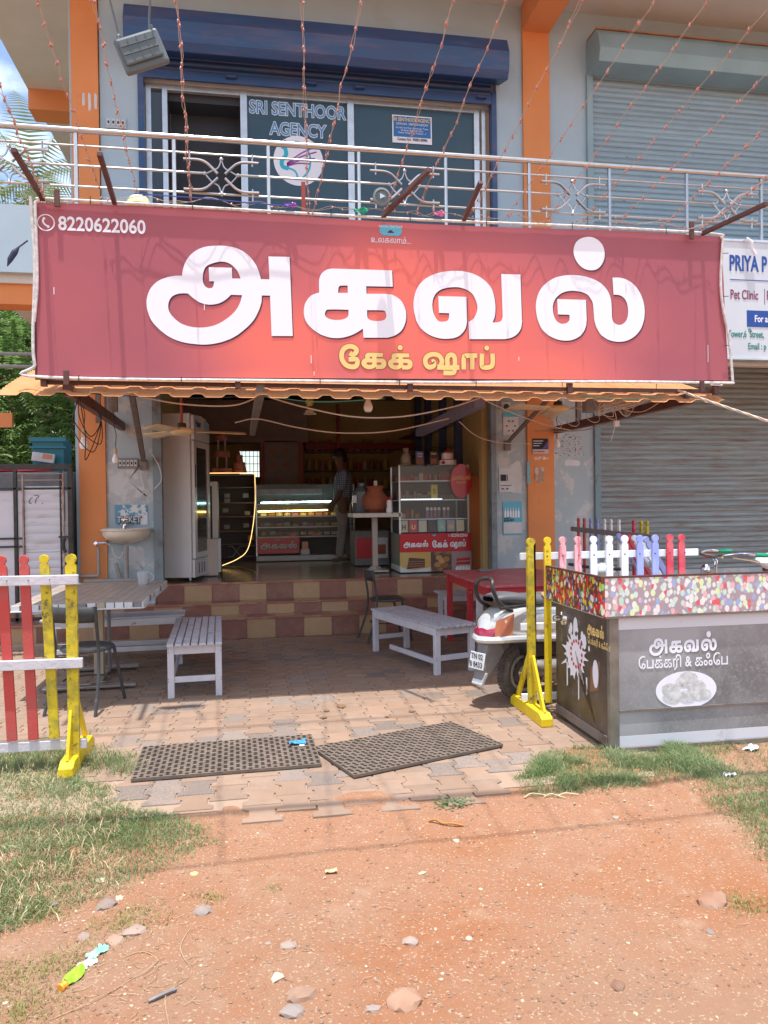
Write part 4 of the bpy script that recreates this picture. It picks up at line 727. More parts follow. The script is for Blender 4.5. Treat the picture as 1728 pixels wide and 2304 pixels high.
def gold_word(par, yy, M_g, M_s, off=(0, 0), s=1.0, org=(0, 0), wk=1.0, sx=1.0):
    T = lambda p: (org[0]+(p[0]-.668)*s*sx, org[1]+(p[1]-2.52)*s)
    for pas, mm, wadd, y in ((0, M_s, .010, yy), (1, M_g, 0, yy-.0015)):
        for j, (k, pts) in enumerate(GOLDS.items()):
            mb = MB(); ribbon(mb, [T(p) for p in pts], (.036+wadd)*s*wk, y-.0001*j, 4); mb.build('golden_letter' if pas else 'letter_outline', mm, par, fix=False)
        for kx0, kx1 in ((.818, 1.008), (1.021, 1.211)):
            g_ = wadd*.5; mw = 1.166-.39; sc_ = (kx1-kx0+2*g_)*s/mw*sx; sz_ = (.125+2*g_)*s/.522
            me = letters['ka'].copy(); me.materials.clear(); me.materials.append(mm); o = bpy.data.objects.new('golden_letter' if pas else 'letter_outline', me); sc.collection.objects.link(o); o.parent = par
            a = T((kx0-g_, 2.513-g_)); o.location = WM[par].inverted() @ Vector((a[0]-.39*sc_, y-.0008, a[1]-2.741*sz_)); o.scale = (sc_, sz_, .2); o.rotation_euler = (R(90), 0, 0)
        mb = MB()
        for p in ((1.116, 2.681), (1.8, 2.693)):
            q = T(p); mb.lathe([((.0195+wadd*.5)*s, 0), ((.0195+wadd*.5)*s, .0004)], (q[0], y-.0007, q[1]), 16, Matrix.Rotation(R(90), 3, 'X'))
        mb.build('letter_dot', mm, par)
gold_word(bn, YB-.0025, M['gold'], mat('gold_outline', (.42, .1, .05), .6), org=(.668, 2.52))
ph = thing('x', 'x', 'x') if False else None
text('8220622060', .135, M['white'], bn, (-1.325, YB-.0035, 3.455), bold=.003, sx=.88, depth=.001, name='phone_number')
mb = MB(); c = (-1.405, 3.50); mb.tube([(c[0]+.056*math.cos(a*R(15)), YB-.0035, c[1]+.056*math.sin(a*R(15))) for a in range(24)], .0045, 5, closed=True); ribbon(mb, [(c[0]-.012, c[1]+.032), (c[0]-.02, c[1]+.012), (c[0]-.008, c[1]-.012), (c[0]+.018, c[1]-.028)], .012, YB-.0038); ribbon(mb, [(c[0]-.018, c[1]+.034), (c[0]-.006, c[1]+.024)], .016, YB-.0039, 2); ribbon(mb, [(c[0]+.008, c[1]-.02), (c[0]+.02, c[1]-.033)], .016, YB-.0039, 2)
mb.build('phone_icon', M['white'], bn, fix=False)
mb = MB(); mb.lathe([(.06, 0), (.06, .001)], (1.055, YB-.0025, 3.565), 24, Matrix.Diagonal((1, 1, .7)) @ Matrix.Rotation(R(90), 3, 'X')); mb.lathe([(.042, 0), (.042, .001)], (1.01, YB-.0026, 3.565), 20, Matrix.Rotation(R(90), 3, 'X')); mb.lathe([(.042, 0), (.042, .001)], (1.10, YB-.0027, 3.565), 20, Matrix.Rotation(R(90), 3, 'X'))
mb.build('blue_badge', M['cyanp'], bn)
text('AGAVAL CAKE SHOP', .026, M['white'], bn, (1.055, YB-.0038, 3.585), align='CENTER', sx=.75)
mb = MB(); mb.prism([(1.03, 3.545), (1.08, 3.545), (1.076, 3.556), (1.07, 3.556), (1.066, 3.566), (1.044, 3.566), (1.04, 3.556), (1.034, 3.556)], YB-.0038, YB-.0030); mb.build('cake_icon', M['shade'], bn)
text('உலகலாம்...', .06, M['white'], bn, (1.055, YB-.0035, 3.47), align='CENTER', sx=.85, depth=.0006)
mb = MB(); mb.bx(3.70, 3.81, YB-.0038, YB-.003, 2.43, 2.455); mb.build('printer_tag', M['white'], bn); mb = MB(); mb.bx(3.72, 3.79, YB-.0045, YB-.004, 2.438, 2.447); mb.build('printer_mark', M['inkd'], bn)
for x, z, h in ((-1.36, 3.0, .05), (-.33, 2.92, .09), (.44, 2.55, .06), (.46, 2.46, .03), (2.02, 3.15, .03), (3.68, 2.62, .14), (2.06, 2.6, .03)):
    mb = MB(); mb.bx(x-.0025, x+.0025, YB-.0036, YB-.003, z, z+h); mb.build('scratch', M['white'], bn)
# rods that stick out of the banner top, frame posts behind it
bf = thing('steel_frame', 'brown square tube frame with rods sticking out over the banner', 'steel frame', (1.15, 5.75, 2.4))
for x, tip in ((-1.42, (-1.42, 4.98, 3.70)), (-.94, (-.92, 5.0, 3.72)), (.99, (1.21, 5.02, 3.76)), (1.62, (1.66, 5.3, 3.82)), (3.63, (3.74, 5.0, 3.66))):
    mb = MB(); mb.bar((x, YB-.01, 3.66), tip, .032, .032); mb.build('rod', M['brown_st'], bf, bevel=.003)
mb = MB(); mb.bx(.4, .43, YB+.2, YB+.23, 3.5, 3.98); mb.build('rod', mat('red_oxide', (.3, .05, .035), .6), bf)
for x in (-1.45, -.1, 1.2, 2.5, 3.78):
    mb = MB(); mb.bx(x-.02, x+.02, YB+.03, YB+.07, 2.36, 3.64); mb.build('post', M['brown_st'], bf)
for z in (2.38, 3.0, 3.6):
    mb = MB(); mb.bx(-1.47, 3.8, YB+.071, YB+.10, z, z+.03); mb.build('cross_bar', M['brown_st'], bf)

# ================================================================ STRING LIGHTS, wires above
ow = MB(); ow.tube(catmull([(-4, 2.75, 3.9), (-.94, 2.75, 3.74), (-.27, 2.75, 3.88), (.58, 2.75, 4.03), (1.65, 2.75, 4.15), (2.77, 2.75, 4.28), (5, 2.75, 4.5)], 6), .007, 6); tag(ow.build('overhead_wire', M['cable_b'], smooth=True), 'black wire above the street that the bulb strings hang from', 'wire')
ow = MB(); ow.tube(sag((-6, 3.05, 6.9), (8, 2.6, 7.2), .35, 40), .022, 6); tag(ow.build('power_cable', M['cable_b'], smooth=True), 'thick power cable passing high over the forecourt', 'cable')
ow = MB(); ow.tube(sag((-6, 4.2, 7.3), (9, 4.25, 7.5), .2, 40), .012, 5); tag(ow.build('power_cable', M['cable_b'], smooth=True), 'thinner power cable high over the paving', 'cable')
def lstring(b0, t, lab, n2=1, sd=0, wob=.008):
    r = random.Random(sd); th = thing('light_string', lab, 'string light', b0, 'bulb strings running up from the banner top'); a = Vector(b0); c = Vector(t); dr = c-a; c = a+dr*1.0
    for q in range(n2):
        P = [a.lerp(c, i/26)+Vector((r.uniform(-wob, wob), 0, r.uniform(-wob, wob)-.10*(i/26)*(1-i/26)))+Vector((q*.006*math.sin(i*.9), 0, 0)) for i in range(27)]
        mb = MB(); mb.tube(P, .0015, 4); mb.build('wire', M['string_w'], th)
        bb = MB()
        L_ = (c-a).length; k = int(L_/.15)
        for i in range(k):
            t_ = (i+.5+r.uniform(-.15, .15))/k*26; i0 = int(t_); p = P[i0].lerp(P[min(i0+1, 26)], t_-i0); bb.ball(p+Vector((0, 0, -.004)), .0068, 6, (1, 1, 1.35)); bb.tube([p+Vector((0, 0, .004)), p+Vector((.003, 0, .014))], .003, 4)
        o = bb.build('bulbs', M['bulb_o'], th, fix=False); o.name = 'bulb'; stuff(o)
def ray(u, v, y):
    return None
ENDS = [((-1.40, 5.6, 3.65), (-0.94, 2.75, 3.27)), ((-1.03, 5.6, 3.72), (-0.86, 2.75, 3.78)), ((-0.78, 5.6, 3.71), (-0.63, 2.75, 3.82)), ((-0.41, 5.6, 3.69), (-0.27, 2.75, 3.88)), ((0.43, 5.6, 3.61), (0.19, 2.75, 3.99)), ((0.45, 5.6, 3.61), (0.58, 2.75, 4.03)), ((1.01, 5.6, 3.69), (0.99, 2.75, 4.06)), ((1.24, 5.6, 3.69), (1.27, 2.75, 4.10)), ((1.67, 5.6, 3.70), (1.65, 2.75, 4.15)), ((1.94, 5.6, 3.67), (2.09, 2.75, 4.22)), ((2.26, 5.6, 3.67), (2.38, 2.75, 4.26)), ((2.55, 5.6, 3.67), (2.77, 2.75, 4.28)), ((2.84, 5.6, 3.67), (2.65, 2.75, 3.82)), ((3.23, 5.6, 3.67), (2.48, 2.75, 3.42)), ((3.57, 5.6, 3.67), (2.33, 2.75, 3.03))]
SL = ['leftmost bulb string, crossing the sky by the palm', 'bulb string passing in front of the left orange pillar', 'bulb string between the left pillar and the floodlight', 'doubled bulb string hanging over the open doorway upstairs', 'bulb string crossing the agency name upstairs', 'bulb string left of the middle window mullion', 'bulb string crossing the small blue notice', 'bulb string just right of the small blue notice', 'bulb string in front of the right orange pillar', 'bulb string starting just right of the right orange pillar', 'first bulb string across the pale blue shutter', 'second bulb string across the pale blue shutter', 'third bulb string across the pale blue shutter', 'fourth bulb string, low across the pale blue shutter', 'lowest bulb string at the right photo edge']
ST = [(a, b_, SL[i]) for i, (a, b_) in enumerate(ENDS)]
for i, (a, b_, lab) in enumerate(ST): lstring(a, b_, lab, 3 if i == 3 else 2, i)
# messy string along the banner top
r = random.Random(4); P = [(x/10, 5.6+r.uniform(-.02, .02), 3.69+r.uniform(-.02, .03)) for x in range(-10, 38)]
mb = MB(); mb.tube(catmull(P, 3), .002, 4); mb.tube(catmull([(p[0]+.03, p[1]-.01, p[2]-.01+r.uniform(-.01, .02)) for p in P], 3), .002, 4); wt = thing('tangled_light_wire', 'tangled bulb wire running along the banner top edge', 'string light', (0, 5.6, 3.7)); mb.build('wire', M['string_w'], wt)
mb = MB()
for k in range(44):
    p = P[r.randrange(47)]; mb.ball((p[0]+r.uniform(-.05, .05), p[1], p[2]+r.uniform(-.015, .02)), .008, 6)
o = stuff(mb.build('bulb', M['bulb_o'], wt, fix=False))
mb = MB(); mb.tube(catmull([(-.8, 5.58, 3.71), (-.4, 5.57, 3.70), (.0, 5.58, 3.69), (.3, 5.58, 3.68)], 5), .004, 5); tag(mb.build('cable', mat('blue_cable', (.03, .06, .35), .5), smooth=True), 'blue cable lying on the banner top edge', 'cable')
mb = MB(); mb.tube([(-2.2, 5.0, 4.8), (-1.45, 5.3, 3.75)], .002, 4); tag(mb.build('cable', M['cable_g']), 'thin green cable running to the upper left of the banner', 'cable')
for x, z, s_, m_, lab, nm in ((.30, 3.70, .05, mat('purple_rag', (.3, .08, .5), .7), 'purple knotted rag on the balcony edge above the banner', 'rag'), (.82, 3.69, .06, mat('green_rag', (.02, .4, .25), .7), 'green knotted rag above the banner', 'rag'), (1.42, 3.70, .05, mat('pink_rag', (.8, .2, .5), .7), 'pink rag on the banner top edge', 'rag')):
    mb = MB(); rk = random.Random(3); mb.grid(lambda u, v: (x+s_*(u-.5)*1.7, YB-.04-.02*math.sin(u*7+v*3), z+s_*.6*(v-.5)+.25*s_*noise3(u, v, x, 4)), 8, 5); tag(mb.build(nm, m_, fix=False), lab, 'rag')
# horn speaker
t = thing('round_speaker', 'round grey lamp head on the banner top beside a brown rod', 'lamp', (.96, 5.5, 3.74))
mb = MB(); rm = Matrix.Rotation(R(90), 3, 'X'); mb.lathe([(.02, -.05), (.045, -.04), (.05, 0), (.066, .012), (.066, .03), (.05, .034), (.046, .02), (.01, .02)], (.96, 5.5, 3.745), 24, rm); mb.build('housing', mat('grey_lamp_metal', (.13, .17, .18), .5, c2=(.2, .23, .23), scale=20), t, smooth=True)
mb = MB(); mb.prism([(.945, 3.725), (.985, 3.745), (.945, 3.765)], 5.462, 5.47); mb.build('emblem', M['alu'], t)
# straw hat / cap like helmet
t = thing('plastic_bowl', 'upturned pale yellow plastic bowl on the banner top by the left pillar', 'bowl', (-.79, 5.75, 3.66))
mb = MB(); mb.lathe([(.085, 0), (.08, .03), (.062, .058), (.03, .076), (.008, .08)], (-.79, 5.75, 3.69), 20); mb.build('bowl', mat('pale_yellow_plastic', (.72, .68, .35), .5, c2=(.6, .62, .4), scale=12), t, smooth=True)
# floodlight seen from behind
t = thing('floodlight', 'grey rectangular floodlight hanging from two cables, seen from behind', 'floodlight', (-.68, 5.2, 4.5)); rot = Matrix.Rotation(R(-22), 3, 'Y')
fc = Vector((-.68, 5.2, 4.49)); gm = mat('grey_cast_metal', (.09, .115, .125), .5, c2=(.11, .135, .145), scale=8)
def fb(name, a, d, bev=.008):
    mb = MB(); mb.box((0, 0, 0), d); mb.v = [tuple(fc+rot @ (Vector(v)+Vector(a))) for v in mb.v]; return mb.build(name, gm, t, bevel=bev)
fb('body', (0, 0, 0), (.30, .05, .235), .02); fb('back_plate', (0, -.035, .008), (.25, .02, .17), .01)
for zz in (-.022, .032): fb('fin', (0, -.047, zz+.008), (.235, .006, .005), .001)
for xx in (-.06, 0, .06): fb('fin', (xx, -.0465, .008), (.004, .005, .15), .001)
for sx in (-1, 1):
    mb = MB(); p = fc+rot @ Vector((sx*.11, 0, .11)); mb.tube(catmull([p, p+Vector((-.01, 0, .08)), p+Vector((-.06 if sx < 0 else .04, -.2, .35)), p+Vector((-.1 if sx < 0 else .1, -.6, .9))], 6), .007, 6); mb.build('cable', mat('grey_cable', (.13, .17, .2), .5), t, smooth=True)
    mb = MB(); mb.lathe([(.016, 0), (.014, .03), (.009, .04)], p, 10); mb.build('cable_gland', gm, t)

# ================================================================ WIRES UNDER THE AWNING
def wire(pts, r_, m, lab, cat='cable', k=8, grp='cables sagging under the awning'):
    mb = MB(); mb.tube(catmull(pts, k), r_, 6); o = tag(mb.build('cable', m, smooth=True), lab, cat, grp); return o
wire([(-1.26, 6.2, 2.42), (-.95, 6.0, 2.36), (-.55, 5.95, 2.28), (-.15, 5.95, 2.27), (.08, 6.0, 2.36)], .006, M['cable_w'], 'white cable sagging across the left half below the awning')
wire([(.08, 6.0, 2.36), (.4, 6.0, 2.27), (.8, 6.0, 2.195), (1.2, 6.0, 2.2), (1.6, 6.05, 2.28), (1.88, 6.1, 2.37)], .006, M['cable_w'], 'upper white cable sagging across the middle below the awning')
wire([(-.15, 6.9, 2.24), (.05, 7.0, 2.285), (.4, 7.0, 2.21), (.8, 7.0, 2.16), (1.3, 7.0, 2.18), (1.85, 7.0, 2.30)], .006, M['cable_w'], 'lower white cable sagging across the middle below the awning')
wire([(1.95, 7.0, 2.27), (2.3, 7.6, 2.19), (2.75, 8.2, 2.17), (3.2, 8.4, 2.17)], .005, M['cable_w'], 'white cable running from the blue beam to the right pillar')
wire([(1.88, 6.1, 2.37), (2.3, 6.5, 2.3), (2.8, 7, 2.25), (3.3, 7.5, 2.24)], .005, M['cable_w'], 'white cable from the blue beam toward the fan on the right')
for i, (x, y) in enumerate(((3.42, 8.2), (3.50, 7.9), (3.55, 7.5), (3.6, 7.2), (3.62, 6.9))):
    mb = MB(); z = 2.40-.0*(9-y); mb.tube([(x+.07*math.cos(a*R(20)), y+.05*math.sin(a*R(20)), z+.06*math.sin(a*R(20))-.02) for a in range(18)], .005, 5, closed=True)
    tag(mb.build('cable_loop', M['cable_w'], smooth=True), ['cable loop nearest the wall on the right beam', 'second cable loop from the wall on the right beam', 'middle cable loop on the right beam', 'fourth cable loop from the wall on the right beam', 'foremost cable loop on the right beam'][i], 'cable', 'cable loops around the right beam')
wire([(3.4, 8.8, 2.36), (3.62, 7.8, 2.28), (3.75, 7.0, 2.38), (3.72, 6.2, 2.42)], .006, M['cable_w'], 'cable running along the right beam')
r = random.Random(9)
for i in range(4):
    wire([(-1.28, 6.0, 2.36), (-1.3+r.uniform(-.05, .05), 6.1, 2.2-.05*i), (-1.24+r.uniform(-.05, .08), 6.2, 2.05-.06*i), (-1.2, 6.4, 2.2), (-1.3, 6.6, 2.33)], .004, M['cable_b'], ['dark wire loop nearest the street at the left beam end', 'shortest dark wire loop at the left beam end', 'longer dark wire loop at the left beam end', 'longest dark wire loop hanging at the left beam end'][i], grp='black wire loops on the left beam')
wire([(.1, 5.72, 2.31), (.5, 5.7, 2.27), (1.0, 5.7, 2.30)], .003, M['cable_g'], 'thin green cable drooping across the awning front edge', grp=None)
wire([(.06, 5.72, 2.33), (-.3, 5.7, 2.29), (-.9, 5.7, 2.30), (-1.3, 5.72, 2.33)], .003, M['cable_b'], 'thin dark cable along the left awning edge', grp=None)
wire([(2.6, 5.7, 2.34), (2.9, 5.68, 2.31), (3.3, 5.7, 2.34)], .004, M['cable_g'], 'green cable drooping under the right awning edge', grp=None)
# twisted feed cable to the right
tw = thing('twisted_cable', 'twisted cream cable running from the awning to the right photo edge', 'cable', (3.6, 5.7, 2.4)); a = Vector((3.45, 5.72, 2.40)); c = Vector((4.2, 4.2, 1.7))
P = sag(a, c, .02, 60)
for q in range(3):
    mb = MB(); mb.tube([p+Vector((0, .007*math.cos(i*.7+q*2.1), .007*math.sin(i*.7+q*2.1))) for i, p in enumerate(P)], .005, 5); mb.build('strand', M['cable_w'] if q else mat('cream_cable', (.66, .48, .30), .5), tw, smooth=True)
# wooden meter board and clutter on the right
t = thing('junction_board', 'small wooden switch board with tangled wires under the awning at right', 'switch board', (3.1, 6.0, 2.38))
mb = MB(); mb.box((3.16, 6.1, 2.37), (.2, .03, .11), (R(10), R(-6), 0)); mb.build('board', mat('plywood', (.36, .26, .16), .7), t, bevel=.003)
mb = MB(); mb.box((2.93, 6.2, 2.35), (.16, .1, .16)); mb.build('dark_box', M['plast'], t, bevel=.008)
r = random.Random(5); mb = MB()
for k in range(14): mb.tube(catmull([(2.95+r.uniform(-.1, .1), 6.0+r.uniform(0, .1), 2.36), (3.0+r.uniform(-.15, .15), 6.0, 2.27+r.uniform(-.06, .04)), (3.05+r.uniform(-.15, .3), 6.0, 2.30+r.uniform(-.05, .06)), (3.3+r.uniform(-.1, .2), 5.9, 2.38)], 5), .003, 4)
stuff(mb.build('loose_wire', M['cable_w'], t))
mb = MB(); mb.tube(catmull([(3.02, 6, 2.3), (3.05, 6, 2.2), (3.03, 6, 2.1), (3.0, 6, 2.0)], 5), .003, 4); mb.box((3.05, 6, 2.15), (.045, .03, .05)); mb.build('hanging_plug', M['cable_w'], t)

# ================================================================ BULBS
def bulb(pos, lab, s=1.0, cord=.25, scr=0):
    t = thing('hanging_bulb', lab, 'light bulb', pos, 'bare bulbs hanging under the awning'); x, y, z = pos
    mb = MB(); mb.lathe([(.004*s, -.062*s), (.02*s, -.058*s), (.029*s, -.042*s), (.031*s, -.028*s), (.026*s, -.008*s), (.017*s, .012*s), (.014*s, .025*s)], pos, 16); mb.build('glass', M['glassb'], t, smooth=True)
    mb = MB(); mb.lathe([(.014*s, .025*s), (.017*s, .03*s), (.017*s, .055*s), (.013*s, .06*s), (.015*s, .075*s), (.009*s, .085*s)], pos, 14); mb.build('socket', M['brass'], t, smooth=True)
    mb = MB(); mb.tube(catmull([(x, y, z+.08*s), (x+.01, y, z+.08*s+cord*.4), (x-.008, y, z+.08*s+cord*.7), (x+.005, y, z+.08*s+cord)], 4), .0035, 5); mb.build('cord', M['cable_b'], t)
bulb((-1.335, 6.4, 2.035), 'bulb hanging in front of the left orange pillar', 1.15, .3); bulb((-1.30, 7.6, 1.98), 'bulb hanging beside the left wall switch panel', 1.05, .32)
bulb((.98, 6.4, 2.36), 'bulb hanging high in the middle of the awning', 1.3, .1); bulb((3.19, 7.6, 2.13), 'bulb hanging in front of the right orange pillar', 1.05, .2)
# ================================================================ CEILING FANS
def fan(c, lab, ang, rodm, rodh=.5, rodx=0):
    t = thing('ceiling_fan', lab, 'ceiling fan', c, 'cream fans under the awning'); x, y, z = c
    mb = MB(); mb.lathe([(.02, -.045), (.08, -.04), (.105, -.02), (.11, 0), (.10, .02), (.05, .035), (.02, .04)], c, 24); mb.build('motor', M['cream'], t, smooth=True)
    mb = MB(); mb.lathe([(.045, .035), (.04, .075), (.02, .08)], c, 14); mb.build('canopy', M['black'], t, smooth=True)
    mb = MB(); mb.tube([(x, y, z+.07), (x, y, z+rodh)], .013, 8); mb.build('down_rod', rodm, t)
    for k in range(3):
        a = ang+k*R(120); ca, sa = math.cos(a), math.sin(a); mb = MB()
        def f(u, v):
            rr_ = .13+.47*u; wv = (.055+.035*u)*(1-.25*max(0, u-.85)/.15*abs(v-.5)*2); b_ = (v-.5)*2*wv; return (x+ca*rr_-sa*b_, y+sa*rr_+ca*b_, z+.0+b_*.22-.01*u)
        mb.grid(f, 8, 4); mb.add([], []); k0 = len(mb.v)
        o = mb.build('blade', M['cream'], t, fix=False, smooth='all'); so_ = o.modifiers.new('solid', 'SOLIDIFY'); so_.thickness = .004
fan((-.66, 7.4, 2.21), 'cream ceiling fan with red rod at the left under the awning', R(8), mat('red_rod', (.3, .05, .03), .5), .55)
fan((2.95, 7.0, 2.40), 'cream ceiling fan in front of the right orange pillar', R(200), M['brown_st'], .25)
# ================================================================ PICKET FENCES
def picket_poly(w, h, f=1.0):
    P = [(-w/2, 0), (w/2, 0), (w/2, h-.075), (w*.47, h-.066), (w*.36, h-.058), (w*.30, h-.053)]
    r_ = .027*f; c = h-r_
    for i in range(11):
        a = R(-58+i*29.6); P.append((r_*math.cos(a), c+r_*math.sin(a)))
    P += [(-w*.30, h-.053), (-w*.36, h-.058), (-w*.47, h-.066), (-w/2, h-.075)]
    return P
def picket_me(m, h, w=.054, t=.02):
    mb = MB(); mb.prism(picket_poly(w, h), -t/2, t/2, 'y'); me = bpy.data.meshes.new('picket'); me.from_pydata(mb.v, [], mb.f)
    bm = bmesh.new(); bm.from_mesh(me); bmesh.ops.recalc_face_normals(bm, faces=bm.faces); bm.to_mesh(me); bm.free(); me.materials.append(m); return me
def bev(o, w=.003): b = o.modifiers.new('bevel', 'BEVEL'); b.width = w; b.segments = 2; b.limit_method = 'ANGLE'; b.angle_limit = R(50); return o
def foot(par, x, y, m, m2, front=.30, back=.35, zt=.40):
    mb = MB(); mb.prism([(y-front, 0), (y-front, .055), (y-front+.05, .085), (y+back-.06, .085), (y+back, .05), (y+back, 0)], x-.04, x+.04, 'x'); mb.build('foot', m, par, bevel=.006)
    for s, l in ((-1, front), (1, back)):
        mb = MB(); mb.bar((x, y+s*(l-.06), .075), (x, y+s*.03, zt), .052, .018, (1, 0, 0)); mb.build('foot_brace', m2, par, bevel=.003)
fl = thing('picket_fence', 'red and yellow picket fence with white rails standing on the grass at left', 'fence', (-1.02, 4.55, 0), 'toy coloured picket fences')
mb = MB(); mb.prism(picket_poly(.06, 1.235, 1.1), 4.535, 4.565, 'y'); mb.v = [(x-1.03, y, z) for x, y, z in mb.v]; mb.build('post', M['f_yel2'], fl, bevel=.003)
foot(fl, -1.045, 4.62, M['f_yel'], M['f_yel'], .22, .36, .42)
for i, k in enumerate(['f_yel2', 'f_red', 'f_red', 'f_wht', 'f_wht', 'f_blu', 'f_blu', 'f_red', 'f_red']):
    me = picket_me(M[k], 1.05); o = inst('picket', me, fl, (-1.135-.113*i, 4.55, .185), (0, R(-2.2+.3*(i % 2)), 0)); bev(o)
for z, xe, y in ((1.095, -.985, 4.518), (.62, -.97, 4.522), (.145, -.965, 4.575)):
    mb = MB(); mb.box(((xe-2.35)/2-.0, y, z), (xe+2.35, .028, .055), (0, R(.4), 0)); mb.build('rail', M['wood_w'], fl, bevel=.004)
fr_ = thing('picket_fence', 'long picket fence in yellow, pink, white, violet and crimson behind the freezer', 'fence', (1.905, 5.03, 0), 'toy coloured picket fences')
mb = MB(); mb.prism(picket_poly(.058, 1.245, 1.1), 5.01, 5.045, 'y'); mb.v = [(x+1.905, y, z) for x, y, z in mb.v]; mb.build('post', M['f_yel2'], fr_, bevel=.003)
foot(fr_, 1.90, 5.03, M['f_yel'], M['f_yel'], .29, .33, .42)
xx = 1.905
for i, k in enumerate(['f_yel', 'f_pink', 'f_pink', 'f_wht', 'f_wht', 'f_wht', 'f_blu', 'f_blu', 'f_crim', 'f_crim']):
    xx += .1165 if i < 9 else .10
    me = picket_me(M[k], 1.165, .05); bev(inst('picket', me, fr_, (xx, 5.02, .085), (0, R(rnd.uniform(-.4, .4)), 0)))
for z, y in ((1.115, 5.05), (.62, 5.05), (.125, 5.05)):
    mb = MB(); mb.box((2.515, y, z), (1.36, .026, .05)); mb.build('rail', M['f_wht'], fr_, bevel=.004)
mb = MB(); mb.bx(3.12, 3.16, 4.8, 5.3, 0, .06); mb.build('foot', M['f_crim'], fr_)
rf = thing('picket_fence', 'shaded picket fence running back toward the grey shutter', 'fence', (3.75, 7.5, 0), 'toy coloured picket fences')
for (x, y), k in zip([(3.78, 8.4), (3.77, 8.22), (3.76, 8.03), (3.76, 7.86), (3.75, 7.67), (3.74, 7.5), (3.74, 7.32), (3.73, 6.99), (3.72, 6.83), (3.71, 6.7)], ['f_red', 'f_red', 'f_blu', 'f_blu', 'f_wht', 'f_wht', 'f_wht', 'f_crim', 'f_yel2', 'f_yel2']):
    me = picket_me(M[k], 1.2, .05); bev(inst('picket', me, rf, (x, y, .1), (0, 0, R(88))))
for z in (1.155, .6, .15):
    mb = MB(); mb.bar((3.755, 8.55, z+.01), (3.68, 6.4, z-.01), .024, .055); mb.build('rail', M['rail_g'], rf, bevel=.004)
mb = MB(); mb.bx(3.4, 4.1, 8.5, 8.56, 0, .08); mb.bx(3.4, 4.1, 6.42, 6.48, 0, .08); o = mb.build('foot', M['grey_st'], rf)
mb = MB()
for i in range(10): mb.ball((2.02+i*.1165, 5.008, 1.115), .006, 6, (1, .5, 1))
stuff(mb.build('nail', M['brown_st'], fr_))
mb = MB()
for i in range(6): mb.ball((-1.135-.113*i, 4.502, 1.095), .004, 6); mb.ball((-1.12-.113*i, 4.535, .62), .004, 6)
stuff(mb.build('nail', M['brown_st'], fl))
# fallen fence panel leaning behind
lf = thing('leaning_fence_panel', 'tipped over picket panel with crimson and violet slats behind the freezer', 'fence panel', (3.35, 5.9, 0))
for i, k in enumerate(['f_blu', 'f_wht', 'f_wht', 'f_crim', 'f_crim', 'f_blu']):
    me = picket_me(M[k], 1.15, .05); o = inst('picket', me, lf, (3.72-.0+i*.02, 5.7+i*.13, .25), (0, R(-34), R(8))); bev(o)
for a in (.3, .85):
    p = Vector((3.72, 5.68, .25))+Vector((-math.sin(R(34))*a, -.04, math.cos(R(34))*a)); mb = MB(); mb.bar(p, p+Vector((.12, .8, 0)), .02, .05); mb.build('rail', M['wood_w'], lf)

# ================================================================ BENCHES, TABLES
def bench(L_, Wd, H, n, lab, m_s, m_l, over=.04, miss=False):
    t = thing('slatted_bench', lab, 'bench', (0, 0, 0), 'white wooden slatted benches')
    sw = Wd/n
    for i in range(n):
        mb = MB(); mb.bx(-Wd/2+i*sw+sw*.09, -Wd/2+(i+1)*sw-sw*.09, -L_/2-over, L_/2+over+rnd.uniform(-.008, .008), H-.02, H); mb.build('slat', m_s, t, bevel=.003)
    lw = .05
    for sx in (-1, 1):
        for sy in (-1, 1):
            mb = MB(); cx = sx*(Wd/2-lw/2-.008); cy = sy*(L_/2-lw/2); mb.bx(cx-lw/2, cx+lw/2, cy-lw/2, cy+lw/2, 0, H-.022); mb.build('leg', m_l, t, bevel=.004)
        mb = MB(); mb.bx(sx*(Wd/2-.026)-.012, sx*(Wd/2-.026)+.012, -L_/2+lw, L_/2-lw, H-.09, H-.023); mb.build('apron', m_l, t, bevel=.002)
        mb = MB(); 
        if not (miss and sx > 0): mb.bar((sx*(Wd/2-.035), -L_/2+lw, .11), (sx*(Wd/2-.035), L_/2-lw-(.3 if miss else 0), .115 if not miss else .10), .022, .045); mb.build('stretcher', m_l, t, bevel=.002)
    for sy in (-1, 1):
        for z0, z1 in ((H-.09, H-.023), (.12, .165)):
            mb = MB(); mb.bx(-Wd/2+lw+.008, Wd/2-lw-.008, sy*(L_/2-.024)-.012, sy*(L_/2-.024)+.012, z0, z1); mb.build('apron' if z0 > .2 else 'stretcher', m_l, t, bevel=.002)
    nl = MB()
    for sx in (-1, 1):
        for z in (H-.04, H-.07, .13, .15): nl.ball((sx*(Wd/2-.015), -L_/2-.001, z), .0035, 6)
    stuff(nl.build('nail', M['inkd'], t)); return t
b1 = bench(1.36, .43, .43, 7, 'short white bench with seven blue grey slats standing end on at left', M['wood_wd'], M['wood_w']); move(b1, (-.5, 6.75, 0), R(2.5))
b2 = bench(1.28, .42, .43, 7, 'long white bench set at an angle beside the scooter, lower rail loose', M['wood_wd'], M['wood_w'], miss=True); move(b2, (1.55, 7.03, 0), R(16.5))
b3 = bench(1.25, .38, .43, 5, 'low white bench behind the tiled table at left', M['wood_wd'], M['wood_w']); move(b3, (-1.36, 7.82, 0), R(93))
b4 = bench(1.2, .36, .49, 5, 'white bench against the steps behind the red table', M['wood_wd'], M['wood_w']); move(b4, (2.68, 8.3, 0), R(90))
t = thing('red_table', 'long worn red wooden table beside the scooter', 'table', (2.5, 7.2, 0))
n_ = 14
